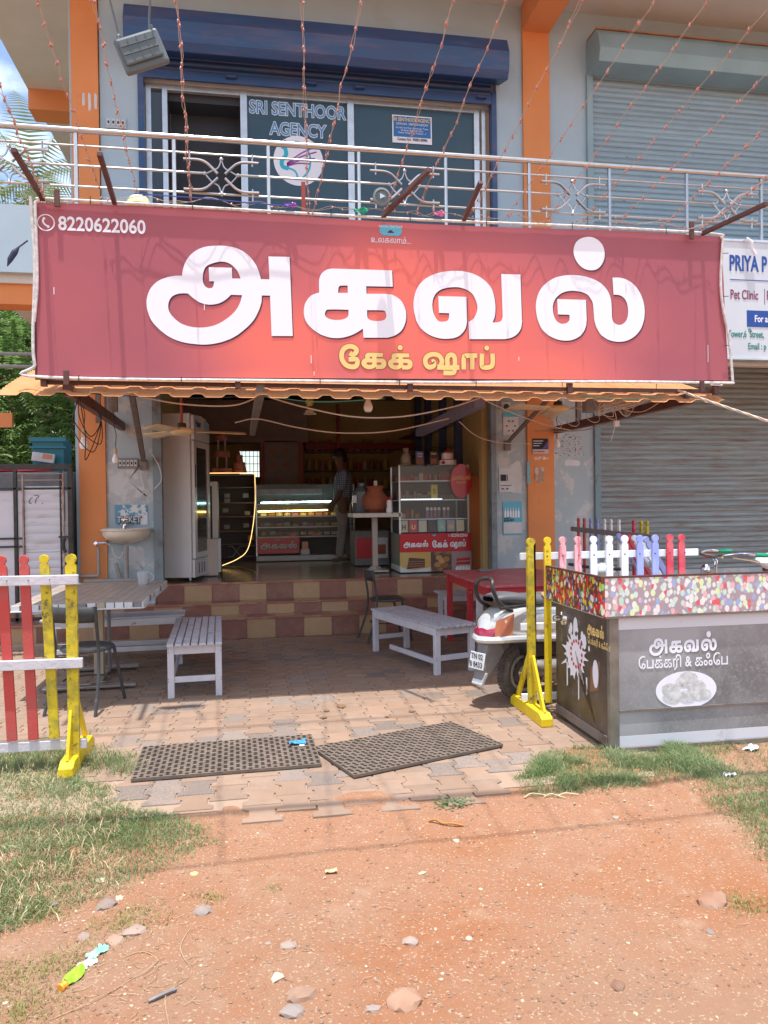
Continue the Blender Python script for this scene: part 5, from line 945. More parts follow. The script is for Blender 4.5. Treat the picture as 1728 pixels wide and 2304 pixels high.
for i in range(n_):
    mb = MB(); y0 = 6.42+i*(1.6/n_); mb.bx(2.03+rnd.uniform(-.008, .008), 3.05, y0+.004, y0+1.6/n_-.004, .735+rnd.uniform(0, .003), .76); mb.build('top_plank', M['red_top'], t, bevel=.003)
for y in (6.46, 7.96):
    mb = MB(); mb.bx(2.09, 3.0, y-.012, y+.012, .65, .734); mb.build('apron', M['red_tab'], t)
for x in (2.075, 3.01):
    mb = MB(); mb.bx(x-.012, x+.012, 6.50, 7.92, .65, .733); mb.build('apron', M['red_tab'], t)
for x, y, k in ((2.08, 7.93, 'red_tab'), (2.08, 7.15, 'red_tab'), (3.0, 7.93, 'red_tab'), (3.0, 6.5, 'red_tab'), (2.10, 6.9, 'wood_w')):
    mb = MB(); mb.bx(x-.028, x+.028, y-.028, y+.028, 0, .732); mb.build('leg', M[k], t, bevel=.004, label='white leg of an adjacent table' if k == 'wood_w' else None)  # the white leg is an adjacent table's, parented to the red one
mb = MB(); mb.bar((2.08, 7.15, .35), (2.08, 7.93, .12), .02, .05); mb.build('brace', M['red_tab'], t)
t = thing('dish', 'small square dark dish on the red table', 'dish', (2.42, 7.75, .762)); mb = MB(); mb.prism([(-.07, -.05), (.07, -.05), (.07, .05), (-.07, .05)], .763, .768, 'z'); mb.v = [(x+2.42, y+7.75, z) for x, y, z in mb.v]; mb.bar((2.35, 7.70, .775), (2.49, 7.70, .775), .008, .014); mb.bar((2.35, 7.80, .775), (2.49, 7.80, .775), .008, .014); mb.bar((2.35, 7.704, .775), (2.35, 7.796, .775), .008, .013); mb.bar((2.49, 7.704, .775), (2.49, 7.796, .775), .008, .013); mb.build('tray', M['plast'], t)

t = thing('tiled_table', 'table with a small tiled top and chequered edge on a central post at left', 'table', (-1.34, 7.0, 0))
M['tt1'] = mat('beige_mosaic_tile', (.40, .33, .27), .4, rv=.12, dirt=(.3, .25, .2), dlo=.5, dhi=.7, dscale=20); M['tt2'] = mat('grout', (.2, .17, .15), .9)
X0_, X1_, Y0_, Y1_ = -1.84, -.87, 6.17, 7.86
mb = MB(); mb.bx(X0_+.01, X1_-.01, Y0_+.01, Y1_-.01, .715, .748); mb.build('top_board', M['tt2'], t)
tm = MB(); tw_, th_ = .075, .075
mt = MB(); mt.bx(.002, tw_-.002, .002, th_-.002, 0, .004); me = bpy.data.meshes.new('mosaic_tile'); me.from_pydata(mt.v, [], mt.f); me.materials.append(M['tt1'])
for i in range(13):
    for j in range(22): inst('mosaic_tile', me, t, (X0_+i*.0746, Y0_+j*.0768, .748))
et = MB(); k = 0
for i in range(14):
    for ax in (0, 1):
        if ax == 0: x = X0_+i*.0692; et = MB(); et.bx(x+.003, x+.064, Y0_-.006, Y0_+.008, .702, .752)
        else: y = Y0_+i*.12; et = MB(); et.bx(X1_-.008, X1_+.006, y+.003, y+.115, .702, .752)
        et.build('edge_tile', [M['tt1'], M['plast'], M['paper']][(i+ax) % 3] if (i % 2) else M['paper'], t, bevel=.002)
mb = MB(); mb.tube([(X0_-.01, Y0_-.012, .705), (X1_, Y0_-.012, .705), (X1_+.012, Y0_+.01, .705), (X1_+.012, Y1_, .705)], .006, 6); mb.build('edge_trim', M['paper'], t)
mb = MB(); mb.bx(-1.40, -1.32, 6.96, 7.04, .03, .7); mb.build('post', mat('tan_post', (.42, .33, .22), .6, c2=(.36, .3, .22), scale=8), t, bevel=.004)
mb = MB(); mb.bx(-1.31, -1.295, 7.1, 7.2, .02, .70); mb.build('post', M['pvc'], t)
for y in (6.50, 7.25):
    mb = MB(); mb.box((-1.34, y, .03), (.72 if y < 7 else .55, .085, .022), (0, 0, R(3))); mb.build('base_bar', M['steel'], t, bevel=.004)
mb = MB(); mb.box((-1.34, 6.88, .02), (.1, .8, .02), (0, 0, R(3))); mb.build('base_bar', M['steel'], t, bevel=.003)
# chairs
def chair(lab):
    t = thing('round_seat_chair', lab, 'chair', (0, 0, 0), 'black metal chairs with round seats')
    mb = MB(); mb.lathe([(.05, .462), (.17, .462), (.19, .455), (.195, .44), (.185, .43), (.1, .432)], (0, 0, 0), 28); mb.build('seat', M['chair_b'], t, smooth=True)
    for sx in (-1, 1):
        mb = MB(); mb.tube(catmull([(sx*.19, -.29, 0), (sx*.175, -.2, .25), (sx*.165, -.17, .45), (sx*.165, -.19, .62), (sx*.165, -.21, .78)], 5), .013, 8); mb.build('rear_leg', M['chair_b'], t, smooth=True)
        mb = MB(); mb.tube([(sx*.19, .22, 0), (sx*.15, .12, .44)], .013, 8); mb.build('front_leg', M['chair_b'], t, smooth=True)
    mb = MB(); mb.tube([(.17*math.cos(R(i*15)), .17*math.sin(R(i*15))-.02, .2) for i in range(24)], .007, 6, closed=True); mb.build('ring_stretcher', M['chair_b'], t, smooth=True)
    mb = MB(); mb.grid(lambda u, v: (-.165+.33*u, -.2-.035*math.sin(u*math.pi)-.02*v, .66+.115*v), 10, 2); o = mb.build('back_rest', M['chair_b'], t, fix=False, smooth='all'); s_ = o.modifiers.new('solid', 'SOLIDIFY'); s_.thickness = .01
    return t
c1 = chair('black round seated metal chair in front of the tiled table'); move(c1, (-1.25, 5.99, 0), R(-14))
c2 = copy_tree(c1, (1.44, 8.2, 0), R(-82), 'black round seated metal chair at the foot of the steps')
# rubber mats
def mat_mesh(w, d):
    nx_, ny_ = int(w/.034), int(d/.036); cx, cy = w/nx_, d/ny_; mb = MB(); h = .018; z0 = .003
    mb.bx(-w/2, w/2, -d/2, d/2, 0, z0)
    for j in range(ny_):
        for i in range(nx_):
            ox = -w/2+i*cx; oy = -d/2+j*cy; a, b = cx, cy; q = .17
            out = [(0, 0), (a/2, 0), (a, 0), (a, b/2), (a, b), (a/2, b), (0, b), (0, b/2)]; s_ = .0 if j % 2 == 0 else 0
            inn = [(a*q*1.6, b*q), (a/2, b*q*.8), (a*(1-q*1.6), b*q), (a*(1-q*.8), b/2), (a*(1-q*1.6), b*(1-q)), (a/2, b*(1-q*.8)), (a*q*1.6, b*(1-q)), (a*q*.8, b/2)]
            zz = h+.0035*((i+j) % 2)
            vs = [(ox+x, oy+y, h) for x, y in out]+[(ox+x, oy+y, zz) for x, y in inn]+[(ox+x, oy+y, z0) for x, y in inn]
            mb.add(vs, [(k, (k+1) % 8, (k+1) % 8+8, k+8) for k in range(8)]+[(k+8, (k+1) % 8+8, (k+1) % 8+16, k+16) for k in range(8)])
    per = [(-w/2, -d/2), (w/2, -d/2), (w/2, d/2), (-w/2, d/2)]
    mb.add([(x, y, 0) for x, y in per]+[(x, y, h) for x, y in per], [(k, (k+1) % 4, (k+1) % 4+4, k+4) for k in range(4)])
    return mb
o = mat_mesh(1.04, .56).build('rubber_mat', M['rubber'], fix=False); tag(o, 'left brown rubber door mat with a blue scrap on its corner', 'door mat', 'perforated rubber mats'); move(o, (-.165, 4.555, .004), R(1.5))
o = mat_mesh(1.02, .56).build('rubber_mat', M['rubber'], fix=False); tag(o, 'right brown rubber door mat turned at an angle on the paving', 'door mat', 'perforated rubber mats'); move(o, (.905, 4.50, .005), R(19.5))
scrapflat('wrapper', 'torn blue wrapper on the right corner of the left mat', 'litter', .245, 4.66, .10, mat('blue_wrapper', (.05, .3, .65), .4), z=.025, seed=4)
mb = MB(); mb.lathe([(.018, 0), (.018, .003)], (.27, 4.61, .03), 8); tag(mb.build('paper_bit', M['paper']), 'small white paper bit on the blue wrapper', 'litter')
st = mat('damp_stain', (.20, .12, .07), .5, c2=(.26, .15, .09), scale=30)
for i, (x, y, a, b_) in enumerate([(.62, 5.55, .07, .05), (.5, 5.45, .04, .03), (.46, 5.28, .055, .022), (.9, 5.2, .03, .02), (1.1, 5.3, .05, .02)]):
    mb = MB(); vs = [(x+a*.5*math.cos(R(k*24))*(1+.3*noise3(k, i, 0, 1.3)), y+b_*math.sin(R(k*24))*(1+.3*noise3(k, i, 4, 1.3)), .0055) for k in range(15)]; mb.add(vs, [tuple(range(15))]); mb.build('water_stain', st, pav, fix=False)

# ================================================================ FREEZER CART
t = thing('ice_cream_freezer', 'grey chest freezer cart with candy print band and a printed plate of dumplings', 'freezer', (2.8, 4.6, 0))
FX0, FX1, FY0, FY1 = 2.07, 3.85, 4.18, 4.98
fm = mat('faded_grey_print', (.16, .16, .165), .3, c2=(.36, .36, .37), scale=1.3, lo=.35, hi=.65, dirt=(.36, .36, .37), dlo=.5, dhi=.78, dscale=60, spec=.5); fm2 = mat('dark_brown_print', (.05, .035, .03), .35, c2=(.11, .085, .075), scale=5, dirt=(.3, .26, .23), dlo=.6, dhi=.8, dscale=10)
mb = MB(); mb.bx(FX0+.01, FX1, FY0+.01, FY1, .04, .74); mb.build('cabinet', M['pvc'], t)
mb = MB(); mb.bx(FX0+.055, FX1, FY0-.002, FY0+.009, .252, .728); mb.build('front_panel', fm, t)
mb = MB(); mb.bx(FX0+.055, FX1, FY0-.002, FY0+.009, .095, .238); mb.build('front_panel', fm, t)
mb = MB(); mb.bx(FX0+.055, FX1, FY0-.012, FY0+.008, .239, .251); mb.build('ledge', M['grey_st'], t)
sw = mat('dirty_white_laminate', (.62, .62, .66), .4, dirt=(.4, .35, .3), dlo=.6, dhi=.8, dscale=8)
mb = MB(); mb.bx(FX0+.055, FX1, FY0-.004, FY0+.008, .729, .80); mb.build('white_strip', sw, t)
mb = MB(); mb.bx(FX0+.055, FX1, FY0-.004, FY0+.008, .03, .094); mb.build('white_strip', sw, t)
mb = MB(); mb.bx(FX0-.005, FX0+.054, FY0-.01, FY0+.03, .0, .80); mb.build('corner_post', mat('brushed_dirty_steel', (.27, .25, .22), .45, .5, c2=(.2, .18, .15), scale=10), t, bevel=.003)
mb = MB(); mb.bx(FX0-.004, FX0+.009, FY0+.031, FY1, .09, .80); mb.build('side_panel', fm2, t)
mb = MB(); mb.bx(FX0-.012, FX0+.009, FY0+.031, FY1, .03, .088); mb.build('side_skirt', M['grey_st'], t)
mb = MB(); mb.bx(FX0+.06, FX1, FY0-.02, FY0+.01, 0, .029); mb.build('base_rail', M['grey_st'], t)
for x, y in ((2.2, 4.8), (2.2, 4.3), (3.7, 4.8)):
    mb = MB(); mb.ball((x, y, .02), .035, 8); mb.build('castor', M['black'], t)
def candy(name, faded):
    m = bpy.data.materials.new(name); m.use_nodes = True; n = m.node_tree; L = n.links.new; b = n.nodes['Principled BSDF']; b.inputs['Roughness'].default_value = .3
    tc = n.nodes.new('ShaderNodeTexCoord'); v1 = n.nodes.new('ShaderNodeTexVoronoi'); v1.inputs['Scale'].default_value = 33; v1.inputs['Randomness'].default_value = .8; mp = n.nodes.new('ShaderNodeMapping'); mp.inputs['Scale'].default_value = (1.15, 1.15, .85); L(tc.outputs['Object'], mp.inputs[0]); L(mp.outputs[0], v1.inputs['Vector'])
    sc_ = n.nodes.new('ShaderNodeSeparateColor'); L(v1.outputs['Color'], sc_.inputs[0]); cr = n.nodes.new('ShaderNodeValToRGB'); cr.color_ramp.interpolation = 'CONSTANT'; e = cr.color_ramp.elements
    cols = [(.75, .75, .72), (.62, .75, .70), (.80, .45, .48), (.70, .82, .45), (.72, .12, .14), (.78, .76, .74), (.35, .42, .65), (.55, .72, .62), (.80, .80, .78)] if faded else [(.65, .02, .03), (.7, .55, .03), (.25, .5, .08), (.7, .05, .04), (.6, .66, .5), (.72, .25, .02), (.1, .2, .5), (.7, .04, .05), (.75, .7, .6)]
    e[0].color = (*cols[0], 1); e[1].position = 1/9; e[1].color = (*cols[1], 1)
    for i in range(2, 9): x = e.new(i/9); x.color = (*cols[i], 1)
    L(sc_.outputs[0], cr.inputs[0]); r2 = n.nodes.new('ShaderNodeMapRange'); r2.inputs[1].default_value = .54; r2.inputs[2].default_value = .64; L(v1.outputs['Distance'], r2.inputs[0])
    mx = n.nodes.new('ShaderNodeMix'); mx.data_type = 'RGBA'; mx.inputs[7].default_value = (.40, .32, .35, 1) if faded else (.14, .05, .04, 1); L(r2.outputs[0], mx.inputs[0]); L(cr.outputs[0], mx.inputs[6])
    r3 = n.nodes.new('ShaderNodeMapRange'); r3.inputs[1].default_value = .10; r3.inputs[2].default_value = .0; r3.inputs[4].default_value = .5; L(v1.outputs['Distance'], r3.inputs[0]); m2 = n.nodes.new('ShaderNodeMix'); m2.data_type = 'RGBA'; m2.inputs[7].default_value = (.85, .85, .85, 1); L(r3.outputs[0], m2.inputs[0]); L(mx.outputs[2], m2.inputs[6]); L(m2.outputs[2], b.inputs['Base Color']); return m
mb = MB(); mb.bx(FX0-.04, FX1, FY0-.028, FY0-.005, .815, 1.04); mb.build('candy_band_front', candy('faded_candy_print', True), t)
mb = MB(); mb.bx(FX0-.062, FX0-.041, FY0-.026, FY1+.02, .815, 1.04); mb.build('candy_band_side', candy('candy_print', False), t)
mb = MB(); mb.bx(FX0-.064, FX1, FY0-.03, FY0-.006, 1.041, 1.052); mb.bx(FX0-.064, FX0-.042, FY0-.005, FY1+.02, 1.041, 1.052); mb.build('rim', M['brown_st'], t)
mb = MB(); mb.bx(FX0-.041, FX1, FY0-.03, FY0-.004, .802, .814); mb.build('rim', M['grey_st'], t)
mb = MB(); mb.bx(FX0-.03, FX1, FY0+.01, FY1, .80, .90); mb.build('lid', sw, t)
mb = MB(); mb.bx(FX0-.064, FX0-.042, FY1+.021, FY1+.03, .815, 1.05); mb.build('rim', M['grey_st'], t)
mb = MB(); rz = Matrix.Rotation(R(-90), 3, 'Y'); mb.lathe([(.05, 0), (.045, .012), (.022, .014), (.022, .07), (.018, .074)], (FX0-.004, 4.84, .705), 16, rz); mb.build('vent_pipe', M['chrome'], t, smooth=True)
def glyph_word(par, x0, x1, zb, ht, y, m, msh=None, sh=.0, rot=None):
    sx = (x1-x0)/3.858; sz = ht/.92
    for k in ('a', 'ka', 'va', 'la', 'dot'):
        for mm, dx, dz, dy in (((msh, sh, -sh, .0006),) if msh else ())+((m, 0, 0, 0),):
            me = letters[k].copy(); me.materials.clear(); me.materials.append(mm); o = bpy.data.objects.new('letter' if dy == 0 else 'letter_shadow', me); sc.collection.objects.link(o); o.parent = par
            if rot is None:
                o.location = WM[par].inverted() @ Vector((x0+.734*sx+dx, y+dy, zb-2.68*sz+dz)); o.rotation_euler = (R(90), 0, 0)
            else:   # on a face looking toward -x; runs along -y
                o.location = WM[par].inverted() @ Vector((rot+dy, x0-.734*sx-dx, zb-2.68*sz+dz)); o.rotation_euler = (R(90), 0, R(-90))
            o.scale = (sx, sz, .3)
glyph_word(t, 2.32, 2.765, .565, .135, FY0-.0045, M['white'], M['inkd'], .003)
text('ேபக்கரி & கஃேப', .088, M['white'], t, (2.545, FY0-.0045, .492), align='CENTER', sx=.80, bold=.0012)
mb = MB(); mb.lathe([(.20, 0), (.20, .001)], (2.56, FY0-.0035, .350), 40, Matrix.Diagonal((1.0, 1, .56)) @ Matrix.Rotation(R(90), 3, 'X')); mb.build('printed_plate', M['white'], t)
dm = mat('printed_dumpling', (.5, .5, .5), .5, c2=(.7, .7, .7), scale=22, lo=.4, hi=.6, dirt=(.22, .21, .22), dlo=.6, dhi=.66, dscale=18)
for i, (x, z, a) in enumerate([(2.46, .36, .1), (2.55, .40, .6), (2.63, .37, 1.1), (2.66, .32, .3), (2.57, .31, 2.2), (2.47, .31, 1.6), (2.57, .425, 0)]):
    mb = MB(); vs = [(x+.062*math.cos(R(k*30))*(1+.25*noise3(k, i, 0, 1.7)), FY0-.0062-.0001*i, z+.036*math.sin(R(k*30))*(1+.3*noise3(k, i, 3, 1.7))) for k in range(12)]; mb.add(vs, [tuple(range(12))]); mb.build('printed_dumpling', dm, t, fix=False)
# side print
sxp = FX0-.0055
mb = MB(); N = 57; vs = []
for k in range(N):
    a = 2*math.pi*k/N; rr_ = .72+.25*noise3(math.cos(a), math.sin(a), 0, 1.9)+(.75*abs(noise3(k*7.3, 2, 5, 1.31))+.1 if k % 3 == 0 else 0); vs.append((sxp, 4.66-.20*rr_*math.cos(a), .49+.17*rr_*math.sin(a)))
mb.add([(sxp, 4.64, .5)]+vs, [(0, k+1, (k+1) % N+1) for k in range(N)])
for k in range(7): mb.lathe([(.012+.01*(k % 3), 0), (.012, .0005)], (sxp, 4.75-.05*k+.02*(k % 2), .69-.03*abs(k-2)), 8, rz @ Matrix.Diagonal((1.6, 1, 1)))
for y, z, h, w_ in ((4.80, .25, .2, .02), (4.62, .2, .16, .018), (4.5, .26, .12, .02)): mb.quad((sxp, y, z), (sxp, y-w_, z+.02), (sxp, y-w_, z+h), (sxp, y, z+h))
mb.build('milk_splash_print', M['white'], t, fix=False)
mb = MB()
for k in range(14): a = R(k*25+40); mb.lathe([(.013, 0), (.013, .0005)], (sxp-.001, 4.64-.085*math.cos(a), .50+.085*math.sin(a)), 8, rz)
mb.build('cherry_print', mat('cherry_red', (.55, .02, .03), .4), t)
mb = MB()
for k in range(7): y = 4.66-.03*k; mb.quad((sxp-.0005, y, .52-.035*k), (sxp-.0005, y-.013, .51-.035*k), (sxp-.0005, y-.10, .30-.03*k), (sxp-.0005, y-.085, .31-.03*k))
mb.build('chocolate_print', mat('chocolate_brown', (.06, .03, .02), .4), t, fix=False)
mb = MB(); mb.quad((sxp, 4.44, .30), (sxp, 4.32, .34), (sxp, 4.30, .52), (sxp, 4.43, .46)); mb.build('cup_print', mat('cup_brown', (.25, .12, .06), .4), t, fix=False)
mb = MB(); mb.lathe([(.04, 0), (.04, .0006)], (sxp-.0008, 4.36, .43), 16, rz @ Matrix.Diagonal((2.2, 1, 1))); mb.build('cup_print', M['white'], t)
glyph_word(t, 4.475, 4.245, .655, .085, sxp, M['gold'], rot=sxp-.001) if False else None
for k in ('a', 'ka', 'va', 'la', 'dot'):
    s_ = .23/3.858; sz_ = .09/.92; me = letters[k].copy(); me.materials.clear(); me.materials.append(M['gold']); o = bpy.data.objects.new('letter', me); sc.collection.objects.link(o); o.parent = t
    o.location = WM[t].inverted() @ Vector((sxp-.0015, 4.47-.734*s_, .655-2.68*sz_)); o.rotation_euler = (R(90), 0, R(-90)); o.scale = (s_, sz_, .3)
text('ேபக்கரி & கஃேப', .055, M['gold'], t, (sxp-.0015, 4.465, .605), rot=(R(90), 0, R(-90)), sx=.65)

# ================================================================ SCOOTER
t = thing('scooter', 'silver scooter parked beside the fence, rear wheel and tail toward the mats', 'scooter', (0, 0, 0))
def wheel(cx, par):
    rm = Matrix.Rotation(R(90), 3, 'X'); mb = MB(); mb.lathe([(.145, -.04), (.185, -.052), (.212, -.042), (.222, -.015), (.222, .015), (.212, .042), (.185, .052), (.145, .04)], (cx, 0, .222), 40, rm); w_ = mb.build('wheel', M['tyre'], par, smooth=True)
    mb = MB()
    for k in range(48):
        a = R(k*7.5); 
        for s_ in (-1, 1): mb.box((cx+.2155*math.cos(a), s_*.022, .222+.2155*math.sin(a)), (.016, .034, .016), (0, -a, s_*.3))
    stuff(mb.build('tread', M['tyre'], w_))
    mb = MB(); mb.lathe([(.15, -.036), (.148, -.046), (.125, -.04), (.09, -.030), (.075, -.036), (.04, -.046), (.015, -.06), (.012, .05), (.145, .04)], (cx, 0, .222), 32, rm.inverted() if False else Matrix.Rotation(R(-90), 3, 'X') @ Matrix.Diagonal((1, 1, 1))); o = mb.build('rim', M['rim_d'], w_, smooth=True)
    for v in o.data.vertices: v.co.y = -v.co.y if False else v.co.y
    for k in range(10):
        a = R(k*36); mb = MB(); mb.box((cx+.112*math.cos(a), -.0415, .222+.112*math.sin(a)), (.016, .006, .036), (0, -a, 0)); mb.build('rim_slot', M['black'], w_, bevel=.003)
    return w_
wheel(0, t); wheel(1.25, t)
secs = [(-.40, .60, .015, .05, .10), (-.37, .62, .075, .10, .13), (-.28, .64, .12, .145, .15), (-.1, .63, .165, .185, .17), (.12, .60, .185, .20, .18), (.35, .56, .20, .185, .17), (.52, .50, .2, .14, .13), (.60, .45, .17, .10, .10)]
def shell(u, v):
    f = u*(len(secs)-1); i = min(int(f), len(secs)-2); k = f-i; a, b = secs[i], secs[i+1]; k = k*k*(3-2*k)*.4+k*.6; L_ = [a[q]+(b[q]-a[q])*k for q in range(5)]
    th = -math.pi*.5+2*math.pi*v; c, s_ = math.cos(th), math.sin(th); ex = .62
    y = L_[3]*math.copysign(abs(c)**ex, c); z = L_[1]+L_[2]*math.copysign(abs(s_)**.8, s_)*(1.0 if s_ > 0 else .85); return (L_[0], y, z)
mb = MB(); mb.grid(shell, 36, 28); bdy = mb.build('rear_body', M['silver'], t, smooth='all')
def seat_(u, v):
    e = math.sin(math.pi*min(1, max(0, .02+.96*u)))**.35; z = .835-.03*math.sin(u*math.pi)-.03*u+(.02 if u < .4 else 0)*math.sin(u/.4*math.pi); c, s_ = math.cos(2*math.pi*v), math.sin(2*math.pi*v)
    return (-.34+.92*u, .165*e*(1-.15*u)*math.copysign(abs(c)**.55, c), z+(.058 if s_ > 0 else .045)*e*math.copysign(abs(s_)**.7, s_))
mb = MB(); mb.grid(seat_, 30, 24); mb.build('seat', M['seatv'], t, smooth='all')
mb = MB(); mb.box((.18, -.135, .845), (.14, .05, .01), (R(48), R(2), R(4))); mb.build('torn_seat_patch', M['foam'], t, bevel=.004)
mb = MB(); mb.tube([(-.37+.9*i/16, -.17-.01*math.sin(i/16*3), .785-.0*i) for i in range(17)], .012, 6); mb.build('seat_trim', M['black'], t, smooth=True)
for s_ in (-1, 1):
    mb = MB(); mb.tube(catmull([(-.20, s_*.12, .74), (-.33, s_*.115, .82), (-.38, s_*.10, .93), (-.36, s_*.07, .985), (-.33, 0, 1.0)], 6), .016, 8); mb.build('grab_rail', M['black'], t, smooth=True)
# tail
mb = MB(); mb.grid(lambda u, v: (-.405+.035*abs(2*u-1)**2+.07*v*0-.02+.10*v*v, (u-.5)*(.22+.02*v), .56+.115*v), 10, 5); mb.build('tail_light', M['lampred'], t, fix=False, smooth='all')
for s_ in (-1, 1):
    mb = MB(); mb.grid(lambda u, v: (-.385+.14*u+.03*v, s_*(.118+.052*u-.01*v), .565+(.115+.05*u)*v), 8, 5); mb.build('indicator', M['lampor'], t, fix=False, smooth='all')
mb = MB(); mb.tube(catmull([(.25, -.215, .50), (.0, -.205, .52), (-.22, -.175, .535), (-.37, -.12, .535), (-.43, 0, .53), (-.37, .12, .535), (-.22, .175, .535), (.0, .205, .52)], 6), .028, 8); mb.build('rear_bumper', M['plast'] if False else M['silver'], t, smooth=True)
mb = MB(); mb.prism([(-.26, .5), (-.40, .50), (-.46, .22), (-.40, .22), (-.22, .42)], -.055, .055, 'y'); mb.build('mud_flap', M['plast'], t, bevel=.01)
mb = MB(); mb.prism([(-.43, .28), (-.39, .28), (-.45, .175), (-.475, .19)], -.06, .06, 'y'); mb.build('mud_flap_tip', M['silver'], t, bevel=.008)
npl = MB(); npl.box((-.46, 0, .37), (.006, .17, .13), (0, R(12), 0)); np_ = npl.build('number_plate', M['paper'], t, bevel=.003)
for s, zz in (('TN 02', .385), ('B 8433', .325)): text(s, .058, M['inkd'], t, (-.4655+(zz-.37)*.21, 0, zz), rot=(R(90), R(0), R(-90)), align='CENTER', sx=.9, bold=.001)
mb = MB(); mb.tube([(-.18, -.235, .30), (-.12, -.235, .305), (-.1, -.235, .305), (.2, -.215, .28), (.24, -.21, .27)], [.03, .058, .062, .06, .03], 14); mb.build('exhaust', mat('dirty_aluminium', (.45, .43, .41), .45, .5, c2=(.3, .26, .22), scale=9), t, smooth=True)
mb = MB(); mb.tube([(-.24, -.235, .29), (-.17, -.235, .295)], .012, 8); mb.build('exhaust_tip', M['chrome'], t)
mb = MB(); mb.box((.2, -.09, .27), (.42, .14, .16)); mb.build('engine', M['plast'], t, bevel=.03)
mb = MB(); mb.box((.12, -.06, .43), (.36, .28, .12)); mb.build('under_tray', M['black'], t, bevel=.02)
mb = MB(); mb.box((.8, 0, .27), (.5, .3, .04)); mb.build('floorboard', M['plast'], t, bevel=.01)
mb = MB(); mb.grid(lambda u, v: (1.02-.05*math.sin(math.pi*u)+.14*(v-.5)*-1+.05, (u-.5)*.46*(1-.3*v*v), .3+.6*v), 12, 8); o = mb.build('leg_shield', M['silver'], t, fix=False, smooth='all'); s_ = o.modifiers.new('solid', 'SOLIDIFY'); s_.thickness = .03
mb = MB(); mb.ball((.99, 0, .98), .1, 14, (1, 1.3, .75)); mb.build('headlight_cowl', M['silver'], t, smooth=True)
mb = MB(); mb.tube([(.93, -.33, 1.02), (.97, -.1, 1.0), (.97, .1, 1.0), (.93, .33, 1.02)], .014, 8); mb.build('handlebar', M['black'], t, smooth=True)
mb = MB(); mb.tube([(1.0, 0, .95), (1.22, 0, .25)], .03, 8); mb.build('fork', M['black'], t)
for k in range(14): pass
mb = MB(); mb.box((.05, -.208, .585), (.16, .006, .035), (0, R(0), R(0))); mb.build('side_badge', mat('orange_badge', (.6, .4, .3), .4), t)
for xx_ in (.16, -.12):
    mb = MB(); f_ = (xx_+.40)/1.0*.93; mb.tube([shell(min(1, f_+.0), .02+.46*k/14) for k in range(15)], .0035, 5); mb.build('panel_gap', M['black'], t)
mb = MB(); mb.tube([(-.02, -.24, .20), (.10, -.25, .16), (.20, -.25, .17)], .009, 6); mb.build('kick_lever', M['chrome'], t, smooth=True)
mb = MB(); mb.tube(catmull([(.0, -.10, .40), (.05, -.16, .34), (.02, -.12, .24)], 4), .006, 5); mb.build('brake_cable', M['black'], t)
for k in range(4): mb = MB(); mb.box((.30+k*.03, -.197, .60), (.008, .012, .06), (0, R(12), 0)); mb.build('vent', M['black'], t)
move(t, (1.98, 5.46, 0), R(24)); t.scale = (.94, .94, .94)

# ================================================================ BICYCLE
t = thing('bicycle', 'old bicycle with green handle grips standing behind the freezer', 'bicycle', (0, 0, 0))
def bwheel(cx):
    mb = MB(); mb.tube([(cx+.33*math.cos(R(k*10)), 0, .34+.33*math.sin(R(k*10))) for k in range(36)], .016, 8, closed=True); w_ = mb.build('wheel', M['tyre'], t, smooth=True)
    mb = MB(); mb.tube([(cx+.305*math.cos(R(k*10)), 0, .34+.305*math.sin(R(k*10))) for k in range(36)], .008, 6, closed=True); mb.lathe([(.02, -.03), (.02, .03)], (cx, 0, .34), 10, Matrix.Rotation(R(90), 3, 'X')); mb.build('rim', M['chrome'], w_, smooth=True)
    mb = MB()
    for k in range(18): mb.tube([(cx, .02*(-1)**k, .34), (cx+.3*math.cos(R(k*20)), 0, .34+.3*math.sin(R(k*20)))], .0014, 3)
    stuff(mb.build('spokes', M['chrome'], w_))
bwheel(0); bwheel(1.08)
mb = MB(); mb.tube([(1.08, 0, .34), (.92, 0, .78), (.89, 0, .86)], .014, 8); mb.build('fork', M['black'], t)
for a, b_ in (((.91, 0, .80), (.33, 0, .80)), ((.93, 0, .70), (.42, 0, .30)), ((.33, 0, .86), (.42, 0, .30)), ((.42, 0, .30), (0, 0, .34)), ((.33, 0, .78), (0, 0, .34))):
    mb = MB(); mb.tube([a, b_], .015, 8); mb.build('frame_tube', mat('bike_green', (.02, .07, .04), .4), t, smooth=True)
mb = MB(); mb.tube([(.89, 0, .85), (.87, 0, 1.0), (.90, 0, 1.03)], .013, 8); mb.build('stem', M['chrome'], t, smooth=True)
mb = MB(); mb.tube(catmull([(.68, -.27, 1.06), (.80, -.25, 1.07), (.92, -.16, 1.05), (.90, 0, 1.03), (.92, .16, 1.05), (.80, .25, 1.07), (.68, .27, 1.06)], 6), .011, 8); mb.build('handlebar', M['chrome'], t, smooth=True)
for s_ in (-1, 1):
    mb = MB(); mb.tube([(.70, s_*.268, 1.06), (.58, s_*.275, 1.055)], .017, 8); mb.build('grip', mat('green_grip', (.01, .25, .12), .5), t, smooth=True)
    mb = MB(); mb.tube([(.86, s_*.22, 1.04), (.74, s_*.24, 1.02), (.66, s_*.26, 1.0)], .006, 6); mb.build('brake_lever', M['chrome'], t, smooth=True)
mb = MB(); mb.ball((.96, 0, .93), .05, 10, (.7, 1, 1)); mb.build('lamp', M['chrome'], t, smooth=True)
mb = MB(); mb.grid(lambda u, v: (.18+.28*u, (v-.5)*(.2-.14*u), .93+.02*math.sin(u*3)), 6, 4); o = mb.build('saddle', M['seatv'], t, fix=False); s_ = o.modifiers.new('solid', 'SOLIDIFY'); s_.thickness = .04
mb = MB(); mb.box((-.1, 0, .70), (.4, .16, .02)); mb.build('carrier', M['black'], t)
